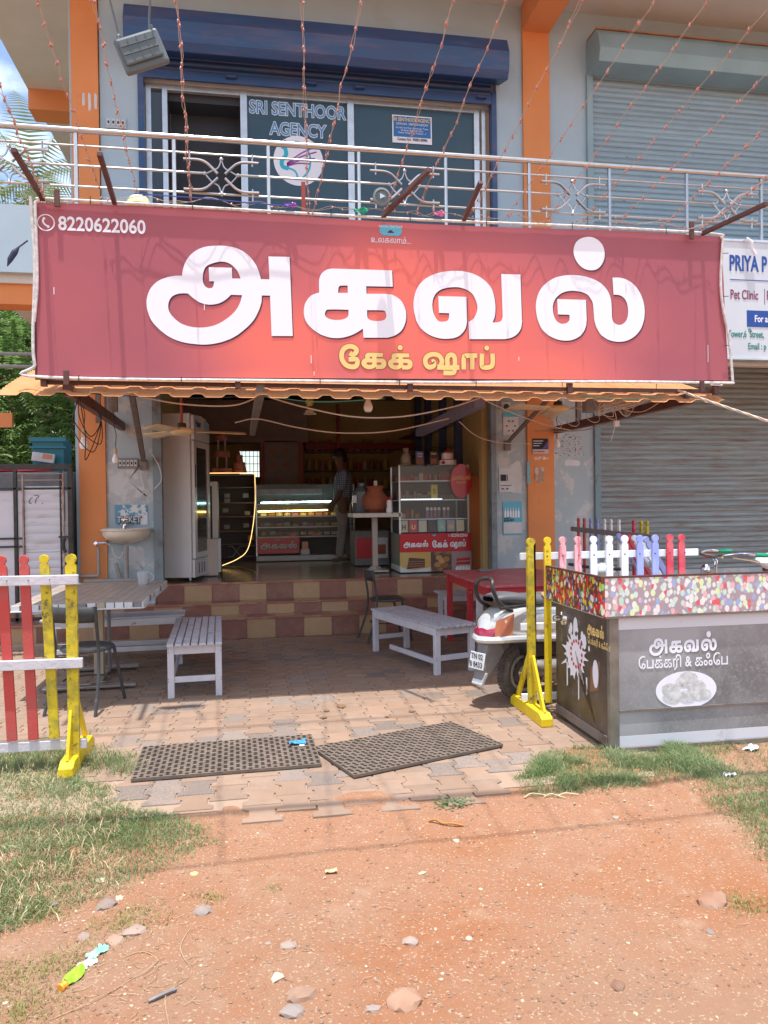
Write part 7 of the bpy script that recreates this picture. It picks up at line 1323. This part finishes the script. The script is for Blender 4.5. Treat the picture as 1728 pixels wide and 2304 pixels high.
mb = MB(); mb.tube([(-.42, CY-.02, .83), (-.35, CY-.02, .83), (-.22, CY-.02, .66), (-.1, CY-.02, .66), (.02, CY-.02, .66)], .006, 5); mb.tube([(-.42, CY-.02, .66), (-.35, CY-.02, .66), (-.22, CY-.02, .83), (.02, CY-.02, .83)], .006, 5); mb.build('grille_pattern', M['alu'], t)
mb = MB(); mb.bx(-.1, -.0, CY-.01, CY+.05, .92, 1.0); mb.build('orange_card', M['orange'], t)
warm = mat('lit_rope_light', (1, .8, .5), .5, emit=(1, .62, .22), estr=1.3); t = thing('rope_light', 'glowing warm rope light along the cupboard top and down to the floor', 'rope light', (0, 12.5, 1.9)); mb = MB(); mb.tube([(-.95, 12.55, 2.025), (-.02, 12.55, 2.025)]+catmull([(.03, 12.5, 2.0), (.03, 12.3, 1.55), (-.02, 12.0, 1.12), (-.10, 11.6, .82), (-.25, 11.4, .70), (-.46, 11.3, .62)], 5), .0052, 6); mb.build('rope', warm, t, smooth=True)
mb = MB(); mb.tube(catmull([(-.46, 11.3, .612), (-.2, 11.0, .608), (-.02, 10.4, .606), (.02, 10.0, .606)], 5), .005, 5); mb.build('floor_lead', M['gold'], t)
# tiered cake stands
def tier(x, y, z0, tiers, lab, m): 
    t = thing('tiered_cake', lab, 'cake', (x, y, z0), 'tiered display cakes on the cupboard'); z = z0
    for r_, h, gap in tiers:
        mb = MB(); mb.lathe([(r_, 0), (r_*1.06, .012), (r_*.98, h*.5), (r_, h-.01), (r_*.9, h)], (x, y, z), 24); mb.build('tier', m, t, smooth=True); z += h
        if gap:
            for k in range(4): mb = MB(); mb.lathe([(.017, 0), (.012, .02), (.012, gap-.02), (.017, gap)], (x+r_*.6*math.cos(k*1.57+.8), y+r_*.6*math.sin(k*1.57+.8), z), 8); mb.build('column', M['paper'], t)
            z += gap
    return t
tier(-.50, 12.7, 2.03, [(.17, .08, .18), (.13, .1, .18), (.10, .08, 0), (.05, .05, 0)], 'three tier pillared cake display on the dark cupboard', M['cakec']); tier(-.22, 12.75, 2.03, [(.12, .06, 0), (.10, .12, 0), (.06, .12, 0), (.02, .05, 0)], 'cone shaped cake beside the pillared cake', M['cakec'])
# counter A
def case(lab, x0, x1, y0, y1, z1, zb, name='display_counter'):
    t = thing(name, lab, 'display counter', ((x0+x1)/2, y0, .6)); fm_ = M['alu']
    mb = MB(); mb.bx(x0, x1, y0, y1, .6, .68); mb.build('base', M['paper'], t, bevel=.003)
    mb = MB(); mb.bx(x0, x1, y1-.02, y1, .68, z1); mb.build('back_panel', M['inner'], t)
    for x in (x0, x1-.02):
        for y in (y0, y1-.045): mb = MB(); mb.bx(x, x+.02, y, y+.02, .681, z1-.012); mb.build('corner_post', fm_, t)
    mb = MB(); mb.bx(x0, x1, y0, y1, z1-.01, z1); mb.build('top_glass', M['glass'], t)
    mb = MB(); mb.bx(x0+.021, x1-.021, y0+.004, y0+.010, zb, z1-.012); mb.build('front_glass', M['glass'], t); return t
t = case('glass counter with red shop name panel and glowing tubes at the back of the shop', .035, 1.62, 12.2, 12.7, 1.83, .98)
mb = MB(); mb.bx(.05, .72, 12.185, 12.199, .72, .97); mb.build('red_panel', M['print_r'], t); glyph_word(t, .10, .68, .785, .135, 12.1825, M['paper'], M['inkd'], .004)
mb = MB(); mb.lathe([(.03, 0), (.03, .001)], (.38, 12.184, .94), 12, Matrix.Diagonal((1, 1, .5)) @ Matrix.Rotation(R(90), 3, 'X')); mb.build('blue_badge', M['cyanp'], t)
for z in (1.13, 1.30, 1.50): mb = MB(); mb.bx(.06, 1.6, 12.23, 12.66, z, z+.008); mb.build('glass_shelf', M['alu'], t)
mb = MB(); mb.bx(.035, 1.62, 12.18, 12.2, .97, .99); mb.build('trim', M['paper'], t); mb = MB(); mb.bx(1.58, 1.62, 12.18, 12.199, .69, .969); mb.build('trim', M['paper'], t)
mb = MB(); mb.bx(.76, .86, 12.188, 12.199, .72, .90); mb.build('juice_print', M['lampor'], t); mb = MB(); mb.bx(.74, .88, 12.184, 12.1875, .69, .78); mb.build('print_strip', M['paper'], t)
for z, x0_, x1_, c, s_ in ((1.545, .12, 1.30, (.45, 1, .95), 12), (1.405, .07, 1.22, (1, .72, .2), 12)):
    mb = MB(); mb.tube([(x0_, 12.24, z-.012), (x1_, 12.24, z)], .008, 8); mb.build('light_tube', mat('tube_glow_%d' % int(z*100), (1, 1, 1), .5, emit=c, estr=s_), t)
r = random.Random(21); fc_ = [mat('sweet_%d' % i, c, .6) for i, c in enumerate([(.5, .25, .08), (.5, .42, .3), (.45, .05, .05), (.3, .12, .06), (.55, .4, .1), (.4, .15, .2)])]
for z in (.995, 1.14, 1.31, 1.51):
    for i in range(11):
        x = .16+i*.128; m_ = r.choice(fc_); mb = MB()
        if r.random() < .5: mb.lathe([(.05, 0), (.055, .02), (.04, .05), (.01, .06)], (x, 12.42, z+.008), 10)
        else: mb.box((x, 12.42, z+.03), (.09, .1, .045))
        o = mb.build('sweets', m_, t)
for i, x in enumerate((.22, .52, .82, .3)): mb = MB(); mb.box((x, 12.27, 1.185 if i < 3 else 1.05), (.08, .004, .05), (R(-10), 0, 0)); mb.build('price_card', bpy.data.materials['price_card'], t)
for x in (.62, .98): mb = MB(); mb.box((x, 12.27, 1.02), (.09, .004, .045)); mb.build('red_card', M['print_r'], t)
mb = MB(); mb.bx(.06, 1.1, 12.25, 12.6, 1.66, 1.75); mb.build('packed_boxes', mat('pale_pink_boxes', (.3, .2, .24), .6, c2=(.36, .3, .34), scale=9), t)
# counter B
t = case('tall glass display case with red sticker and cake photographs at right of the shop', 1.86, 2.80, 9.62, 10.25, 2.0, 1.11, 'display_case'); BX = 9.605
mb = MB(); mb.bx(1.86, 1.87, 9.62, 10.25, .68, 1.1); mb.build('side_panel', mat('pale_green_glass', (.18, .26, .22), .3), t)
mb = MB(); mb.bx(1.86, 2.815, BX, 9.619, .86, 1.10); mb.build('red_panel', M['print_r'], t)
glyph_word(t, 1.91, 2.24, .915, .10, BX-.003, M['white'], M['inkd'], .003)
gt = thing('cake_shop_lettering', 'x', 'x') if False else None
gold_word(t, BX-.0015, M['white'], M['inkd'], s=.53, org=(2.30, .915), sx=.70, wk=.85)
text('8220622060', .055, M['white'], t, (2.55, BX-.002, 1.05), sx=.8, bold=.001); mb = MB(); mb.tube([(2.525+.014*math.cos(R(k*30)), BX-.002, 1.068+.014*math.sin(R(k*30))) for k in range(12)], .002, 4, closed=True); mb.build('phone_icon', M['white'], t)
mb = MB(); mb.lathe([(.026, 0), (.026, .001)], (2.32, BX-.002, 1.075), 12, Matrix.Diagonal((1, 1, .5)) @ Matrix.Rotation(R(90), 3, 'X')); mb.build('blue_badge', M['cyanp'], t)
for x0_, x1_, m_, nm in ((1.86, 2.27, mat('amber_print', (.6, .32, .03), .4, c2=(.5, .42, .2), scale=4), 'cake_photo'), (2.272, 2.55, mat('bun_print', (.1, .06, .05), .4, c2=(.4, .2, .08), scale=9, lo=.45, hi=.6), 'bun_photo'), (2.552, 2.82, mat('berry_print', (.35, .25, .25), .4), 'berry_photo')):
    mb = MB(); mb.bx(x0_, x1_, BX, 9.619, .60, .858); mb.build(nm, m_, t)
mb = MB(); mb.prism([(1.95, .64), (2.19, .66), (2.19, .77), (1.98, .79)], BX-.003, BX-.001); mb.build('printed_cake_slice', mat('print_brown', (.12, .045, .03), .4), t)
mb = MB(); mb.prism([(1.86, .60), (2.27, .60), (2.27, .66), (2.06, .625), (1.95, .64), (1.86, .68)], BX-.0035, BX-.0031); mb.build('printed_cloth', M['paper'], t)
for k in range(3): mb = MB(); mb.bx(1.97, 2.18, BX-.0038, BX-.0032, .675+k*.03, .681+k*.03); mb.build('printed_cream', mat('print_cream', (.4, .25, .18), .4) if k == 0 else bpy.data.materials['print_cream'], t)
for k, (x, z) in enumerate([(2.36, .69), (2.42, .74), (2.46, .68), (2.38, .78), (2.48, .76)]): mb = MB(); mb.lathe([(.045, 0), (.045, .0006)], (x, BX-.002-.0003*k, z), 12, Matrix.Diagonal((1, 1, .8)) @ Matrix.Rotation(R(90), 3, 'X')); mb.build('printed_bun', mat('print_bun%d' % k, [(.45, .22, .07), (.55, .33, .14), (.3, .12, .04), (.5, .28, .1), (.4, .18, .06)][k], .4), t)
for k in range(3): mb = MB(); mb.prism([(2.60+k*.005, .63+k*.05), (2.80, .64+k*.05), (2.80, .672+k*.05), (2.62, .665+k*.05)], BX-.003, BX-.001); mb.build('printed_layer', [M['paper'], M['print_r'], M['print_r']][k], t)
mb = MB(); mb.prism([(2.60, .60)]+[(2.60+k*.022, .60+(.07 if k % 2 else .02)) for k in range(10)]+[(2.80, .60)], BX-.0042, BX-.0032); mb.build('printed_icing', M['white'], t)
for z in (1.28, 1.53, 1.78): mb = MB(); mb.bx(1.885, 2.775, 9.65, 10.2, z, z+.010); mb.build('glass_shelf', M['alu'], t)
mb = MB(); mb.tube([(1.9, 9.68, 1.545), (2.45, 9.68, 1.545)], .008, 6); mb.build('light_tube', mat('cool_tube', (.7, .8, .85), .3, emit=(.7, .85, 1), estr=1.0), t)
hc = [(.5, .5, .32), (.5, .02, .05), (.5, .55, .52), (.04, .02, .02), (.2, .5, .55), (.38, .34, .45), (.6, .65, .5)]
for i, c in enumerate(hc):
    x = 1.93+i*.127; tt = thing('gift_box', '%s gift box in the row on the bottom shelf of the display case' % ['pale yellow', 'red', 'light grey', 'dark brown', 'turquoise', 'lilac', 'pale green'][i], 'gift box', (x, 9.7, 1.115), 'gift boxes with a big letter'); mb = MB(); mb.box((x, 9.70, 1.19), (.105, .06, .15), (R(-6), 0, 0)); mb.build('box', mat('giftbox_%d' % i, c, .5), tt, bevel=.002)
    if i != 3: text('HUHHANH'[i], .085, M['gold'] if i != 0 else M['inkd'], tt, (x, 9.662, 1.155), align='CENTER', bold=.003, sx=.9)
for i in range(6):
    x = 2.26+i*.052+(.02 if i > 3 else 0); tt = thing('spray_can', ['first', 'second', 'third', 'fourth', 'fifth', 'sixth'][i]+' blue and white spray can from the left on the second shelf', 'spray can', (x, 9.72, 1.29), 'spray cans in the display case'); mb = MB(); mb.lathe([(.022, 0), (.022, .10), (.018, .108)], (x, 9.72, 1.292), 12); mb.build('can', mat('can_blue%d' % i, (.12, .16, .28) if i % 2 else (.3, .12, .16), .3), tt, smooth=True); mb = MB(); mb.lathe([(.02, 0), (.021, .025), (.012, .04)], (x, 9.72, 1.40), 12); mb.build('cap', M['paper'], tt, smooth=True)
tt = thing('yellow_box', 'yellow packet upright on the middle shelf of the display case', 'packet', (2.35, 9.8, 1.54)); mb = MB(); mb.box((2.36, 9.75, 1.64), (.085, .05, .19)); mb.build('packet', mat('yellow_packet', (.5, .42, .04), .5), tt, bevel=.002); text('S', .09, M['inkd'], tt, (2.335, 9.723, 1.62))
mb = MB()
for i in range(22): mb.box((1.92+i*.037, 9.85, 1.575), (.026, .10, .06), (0, 0, R(10)))
tt = thing('candle_packs', 'row of small brown candle packs on the middle shelf', 'candle packs', (2.3, 9.85, 1.55)); stuff(mb.build('pack', mat('brown_pack', (.22, .15, .1), .6), tt))
tt = thing('oval_sticker', 'big red oval sticker with golden Tamil words on the display case', 'sticker', (2.69, 9.60, 1.78)); mb = MB(); mb.lathe([(.145, 0), (.145, .002)], (2.69, 9.599, 1.78), 40, Matrix.Diagonal((1, 1, 1.55)) @ Matrix.Rotation(R(90), 3, 'X')); mb.build('oval', M['print_r'], tt); text('அகவல்', .085, M['gold'], tt, (2.69, 9.5965, 1.80), align='CENTER', sx=.75); text('ேபக்கரி', .04, M['gold'], tt, (2.69, 9.5965, 1.75), align='CENTER', sx=.8)
r = random.Random(61)
for z, n_ in ((1.79, 13), (1.54, 8), (1.29, 5)):
    for i in range(n_):
        x = 1.93+i*(.8/13 if z > 1.7 else .06); c_ = fc_[r.randrange(6)]; mb = MB(); h_ = r.uniform(.05, .13)
        if r.random() < .5: mb.box((x, 10.0+r.uniform(-.05, .05), z+h_/2+.002), (.05, .05, h_))
        else: mb.lathe([(.022, 0), (.024, h_*.7), (.014, h_)], (x, 10.0+r.uniform(-.05, .05), z+.002), 10)
        mb.build('stock_item', c_, t)
# things on the case
tt = thing('cake', 'two tier white cake with red roses on the display case', 'cake', (2.57, 9.85, 2.0)); mb = MB(); mb.lathe([(.125, 0), (.12, .07), (.11, .075)], (2.57, 9.85, 2.002), 24); mb.lathe([(.08, 0), (.078, .07), (.085, .075), (.06, .09)], (2.57, 9.85, 2.078), 24); mb.build('sponge', M['white'], tt, smooth=True); mb = MB(); mb.tube([(2.57+.123*math.cos(R(k*20)), 9.85+.123*math.sin(R(k*20)), 2.07) for k in range(18)], .006, 5, closed=True)
for p in ((2.57, 9.83, 2.18), (2.54, 9.82, 2.17), (2.60, 9.82, 2.17), (2.49, 9.74, 2.03)): mb.ball(p, .024, 8)
mb.build('rose', M['print_r'], tt)
for x, c, s, lab in ((2.18, (.08, .08, .25), 'Hide\nSeek', 'dark blue biscuit packet standing on the display case'), (2.37, (.03, .02, .02), 'Dark', 'black biscuit packet standing on the display case')):
    tt = thing('biscuit_packet', lab, 'packet', (x, 9.8, 2.0)); mb = MB(); mb.box((x, 9.80, 2.095), (.11, .04, .18)); mb.build('packet', mat('packet_%d' % int(x*100), c, .35), tt, bevel=.006); mb = MB(); mb.box((x, 9.777, 2.05), (.09, .004, .07)); mb.build('biscuit_print', mat('biscuit_%d' % int(x*100), (.25, .1, .04), .5), tt); text(s, .035, M['paper'] if 'Hide' in s else M['gold'], tt, (x, 9.776, 2.14), align='CENTER', bold=.001)
tt = thing('cookie_jar', 'clear wrapped jar of cookies at the left end of the display case', 'jar', (1.99, 9.82, 2.0)); mb = MB(); mb.lathe([(.055, 0), (.07, .04), (.065, .12), (.03, .17), (.045, .22), (.01, .24)], (2.0, 9.82, 2.002), 18); mb.build('wrap', mat('cookie_wrap', (.16, .11, .08), .25, c2=(.3, .26, .22), scale=12), tt, smooth=True)
# white table, pot, bottle
t = thing('pedestal_table', 'chipped white square pedestal table holding the clay pot', 'table', (1.6, 9.9, .6)); mb = MB(); mb.bx(1.26, 1.90, 9.62, 10.2, 1.32, 1.375); mb.build('top', mat('chipped_white', (.58, .55, .52), .6, dirt=(.15, .08, .06), dlo=.62, dhi=.66, dscale=14), t, bevel=.003); mb = MB(); mb.bx(1.545, 1.615, 9.86, 9.93, .66, 1.319); mb.build('post', mat('tan_post_b', (.42, .36, .33), .6), t, bevel=.004); mb = MB(); mb.bx(1.44, 1.74, 9.75, 10.05, .6, .625); mb.lathe([(.1, 0), (.05, .05)], (1.58, 9.895, .625), 4); mb.build('base', mat('tan_base', (.42, .38, .34), .6), t)
t = thing('clay_pot', 'round terracotta water pot on the pedestal table', 'pot', (1.6, 9.95, 1.375)); mb = MB(); mb.lathe([(.08, 0), (.15, .05), (.18, .14), (.165, .21), (.11, .27), (.10, .31), (.13, .35), (.12, .355)], (1.60, 9.95, 1.378), 28); mb.build('pot', M['clay'], t, smooth=True); mb = MB(); mb.bx(1.585, 1.625, 9.92, 9.96, 1.734, 1.80); mb.build('lid_handle', M['paper'], t)
t = thing('sauce_bottle', 'small white squeeze bottle with red cap on the pedestal table', 'bottle', (1.74, 9.7, 1.375)); mb = MB(); mb.lathe([(.036, 0), (.042, .03), (.03, .09), (.036, .13), (.024, .165)], (1.745, 9.70, 1.376), 18); mb.build('bottle', M['white'], t, smooth=True); mb = MB(); mb.lathe([(.026, 0), (.024, .02), (.006, .05)], (1.745, 9.70, 1.541), 12); mb.build('cap', M['print_r'], t, smooth=True)
t = thing('water_can', 'cloudy plastic water can beside the clay pot', 'water can', (1.42, 10.1, 1.375)); mb = MB(); mb.lathe([(.12, 0), (.13, .03), (.13, .28), (.05, .36), (.05, .40)], (1.44, 10.08, 1.376), 20); mb.build('can', mat('cloudy_blue', (.10, .13, .16), .2), t, smooth=True); mb = MB(); mb.box((1.33, 9.965, 1.56), (.05, .01, .1)); mb.build('label', M['paper'], t)
t = thing('small_counter', 'low counter with cake print panels behind the pedestal table', 'counter', (1.75, 11, .6)); mb = MB(); mb.bx(1.45, 1.95, 10.9, 11.5, .6, 1.1); mb.build('body', M['plast'], t); mb = MB(); mb.bx(1.47, 1.7, 10.885, 10.899, .7, 1.0); mb.build('red_print', M['print_r'], t); mb = MB(); mb.bx(1.71, 1.93, 10.885, 10.899, .7, 1.0); mb.build('pale_print', M['paper'], t); mb = MB(); mb.bx(1.74, 1.9, 10.882, 10.8845, .76, .9); mb.build('cake_print', M['clay'], t)
# photographs on the back wall, shelf goods
mb = None
for i, (x, z) in enumerate([(.34, 2.42), (.56, 2.42), (.34, 2.18), (.56, 2.18)]):
    t = thing('framed_photo', ['upper left', 'upper right', 'lower left', 'lower right'][i]+' food photo of the four on the back partition', 'photo', (x, 13.15, z), 'food photos on the partition'); mb = MB(); mb.bx(x-.10, x+.10, 13.14, 13.15, z-.11, z+.11); mb.build('sheet', mat('photo_paper', (.20, .17, .16), .5) if i == 0 else bpy.data.materials['photo_paper'], t); mb = MB(); mb.lathe([(.06, 0), (.06, .002)], (x, 13.139, z), 7+i, Matrix.Diagonal((1, 1, .8)) @ Matrix.Rotation(R(90), 3, 'X')); mb.build('printed_dish', fc_[3], t)
mb = MB(); mb.bx(.2, .78, 13.16, 13.2, .6, 2.6); mb.build('partition', M['mauve'], B)
r = random.Random(33); k = 0
for z in (1.42, 1.77, 2.12, 2.47):
    for i in range(12):
        x = 1.02+i*.13; mb = MB(); h = r.uniform(.14, .24); mb.lathe([(.04, 0), (.045, h*.7), (.03, h*.85), (.032, h)], (x, 13.95, z), 10); ci = r.randrange(6); tag(mb.build('jar', fc_[ci], smooth=True), '%s small jar, %s from the left on the %s back wall shelf' % (['orange brown', 'beige', 'dark red', 'chocolate brown', 'mustard', 'dull pink'][ci], ['first', 'second', 'third', 'fourth', 'fifth', 'sixth', 'seventh', 'eighth', 'ninth', 'tenth', 'eleventh', 'twelfth'][i], 'lowest' if z < 1.5 else 'second' if z < 1.8 else 'third' if z < 2.2 else 'highest'), 'jar', 'jars on the back wall shelves')
t = thing('flower_lamp', 'small golden ceiling lamp with petal shade inside the shop', 'lamp', (.72, 9.6, 2.75)); mb = MB(); mb.tube([(.72, 9.6, 3.4), (.72, 9.6, 2.86)], .006, 5); mb.build('stem', M['brass'], t); mb = MB(); mb.lathe([(.01, -.06), (.04, -.05), (.055, -.01), (.04, .04), (.015, .06)], (.72, 9.6, 2.80), 14); mb.build('globe', mat('amber_glass', (.6, .42, .08), .3), t, smooth=True); mb = MB(); mb.lathe([(.02, .05), (.05, .03), (.075, -.01), (.085, -.02), (.04, .0)], (.72, 9.6, 2.66), 9); mb.build('petal_shade', mat('petal_glass', (.7, .6, .42), .3), t)

# ================================================================ PERSON
def skin(name, chain, m, parent, sub=2):
    vs = []; rs = []; es = []
    for pts in chain:
        prev = None
        for p, r_ in pts:
            key = tuple(round(c, 4) for c in p)
            if key in [tuple(round(c, 4) for c in v) for v in vs]: i = [tuple(round(c, 4) for c in v) for v in vs].index(key)
            else: vs.append(p); rs.append(r_); i = len(vs)-1
            if prev is not None: es.append((prev, i))
            prev = i
    me = bpy.data.meshes.new(name); inv = WM[parent].inverted(); me.from_pydata([tuple(inv @ Vector(v)) for v in vs], es, []); me.materials.append(m)
    o = bpy.data.objects.new(name, me); sc.collection.objects.link(o); o.parent = parent
    s = o.modifiers.new('skin', 'SKIN'); s.use_smooth_shade = True
    for i, r_ in enumerate(rs):
        d = me.skin_vertices[0].data[i]; d.radius = r_ if isinstance(r_, tuple) else (r_, r_); d.use_root = (i == 0)
    b = o.modifiers.new('subdivision', 'SUBSURF'); b.levels = sub; b.render_levels = sub; return o
px, py = 1.36, 11.75; Z = .6
t = thing('person', 'man in a blue checked shirt and grey trousers standing at the back counter, turned sideways', 'person', (px, py, Z))
hip = (px, py, Z+.93); ch = (px+.04, py, Z+1.28); nk = (px-.0, py, Z+1.46); hd = (px-.03, py-.01, Z+1.60); ht_ = (px-.035, py-.01, Z+1.70)
body = [[(hip, .12), ((px+.02, py, Z+1.1), .11), (ch, .13), (nk, .055), ((px-.01, py-.005, Z+1.52), .06), (hd, (.088, .095)), (ht_, .07)]]
for s in (-1, 1):
    fx = px+(-.05 if s < 0 else .13); ay = py+s*.19
    body.append([(hip, .12), ((px+.0, py+s*.09, Z+.88), .095), ((px+(.0 if s < 0 else .05), py+s*.1, Z+.50), .062), ((fx, py+s*.1, Z+.09), .042), ((fx-.02, py+s*.1, Z+.035), .04), ((fx-.14, py+s*.11, Z+.03), .03)])
    el = (px-.03, ay+s*.02, Z+1.10); wr = (px-.13, ay-s*.02, Z+.93)
    body.append([(ch, .13), ((px+.03, ay, Z+1.37), .06), (el, .04), (wr, .026), ((wr[0]-.03, wr[1], wr[2]-.045), .032)])
    for q in range(4):
        b0 = (wr[0]-.03, wr[1], wr[2]-.045); dx = -.018+.012*q; L_ = (.06, .075, .07, .055)[q]; body.append([(b0, .032), ((b0[0]-.01+dx, b0[1]+.006*s, b0[2]-.04), .010), ((b0[0]-.015+dx*1.2, b0[1], b0[2]-.04-L_*.5), .009), ((b0[0]-.01+dx*1.2, b0[1]-.01*s, b0[2]-.04-L_), .008)])
    body.append([(b0, .032), ((b0[0]-.03, b0[1]-.01*s, b0[2]-.01), .010), ((b0[0]-.05, b0[1]-.015*s, b0[2]-.045), .009)])
skin('body', body, M['skin'], t)
sm_ = bpy.data.materials.new('blue_check_shirt'); sm_.use_nodes = True; n = sm_.node_tree; L = n.links.new; b = n.nodes['Principled BSDF']; b.inputs['Roughness'].default_value = .85; tc = n.nodes.new('ShaderNodeTexCoord'); cur = None
for ax in ((1, 0, 0), (0, 0, 1)):
    wv = n.nodes.new('ShaderNodeTexWave'); wv.inputs['Scale'].default_value = 11; wv.bands_direction = 'X' if ax[0] else 'Z'; L(tc.outputs['Object'], wv.inputs[0]); mr = n.nodes.new('ShaderNodeMapRange'); mr.inputs[1].default_value = .75; mr.inputs[2].default_value = .9; L(wv.outputs['Fac'], mr.inputs[0])
    if cur is None: cur = mr.outputs[0]
    else: m_ = n.nodes.new('ShaderNodeMath'); m_.operation = 'MAXIMUM'; L(cur, m_.inputs[0]); L(mr.outputs[0], m_.inputs[1]); cur = m_.outputs[0]
mx = n.nodes.new('ShaderNodeMix'); mx.data_type = 'RGBA'; mx.inputs[6].default_value = (.045, .075, .18, 1); mx.inputs[7].default_value = (.35, .4, .5, 1); L(cur, mx.inputs[0]); L(mx.outputs[2], b.inputs['Base Color'])
sh_ = [[((px, py, Z+.84), (.135, .155)), ((px+.01, py, Z+1.0), (.135, .155)), ((px+.04, py, Z+1.26), (.14, .17)), ((px+.03, py, Z+1.38), (.10, .14)), ((px-.0, py, Z+1.45), .066)]]
for s in (-1, 1): sh_.append([((px+.04, py, Z+1.26), (.14, .17)), ((px+.03, py+s*.19, Z+1.36), .078), ((px-.01, py+s*.205, Z+1.18), .066), ((px-.03, py+s*.21, Z+1.10), .062)])
skin('shirt', sh_, sm_, t)
tr_ = [[((px, py, Z+.95), (.13, .14)), ((px, py, Z+.86), (.13, .15))]]
for s in (-1, 1):
    fx = px+(-.05 if s < 0 else .13); tr_.append([((px, py, Z+.86), (.13, .15)), ((px+.0, py+s*.09, Z+.80), .11), ((px+(.0 if s < 0 else .05), py+s*.1, Z+.50), .082), ((fx, py+s*.1, Z+.14), .072), ((fx, py+s*.1, Z+.075), .072)])
skin('trousers', tr_, M['pants'], t)
mb = MB(); mb.ball((px-.02, py-.008, Z+1.68), .098, 14, (1.05, .98, .95)); mb.ball((px+.03, py, Z+1.62), .08, 12, (.9, 1, 1.1)); mb.build('hair', M['hair'], t, smooth='all')
for s in (-1, 1):
    mb = MB(); mb.ball((px-.115, py-.01+s*.032, Z+1.625), .011, 8); mb.build('eye', M['paper'], t); mb = MB(); mb.ball((px-.02, py-.01+s*.088, Z+1.61), .026, 8, (.7, .4, 1.1)); mb.build('ear', M['skin'], t)
mb = MB(); mb.ball((px-.128, py-.01, Z+1.595), .018, 8, (1.1, .7, 1.3)); mb.build('nose', M['skin'], t, smooth='all'); mb = MB(); mb.box((px-.117, py-.01, Z+1.555), (.01, .045, .01)); mb.build('mouth', mat('lips', (.12, .04, .035), .5), t, bevel=.003)
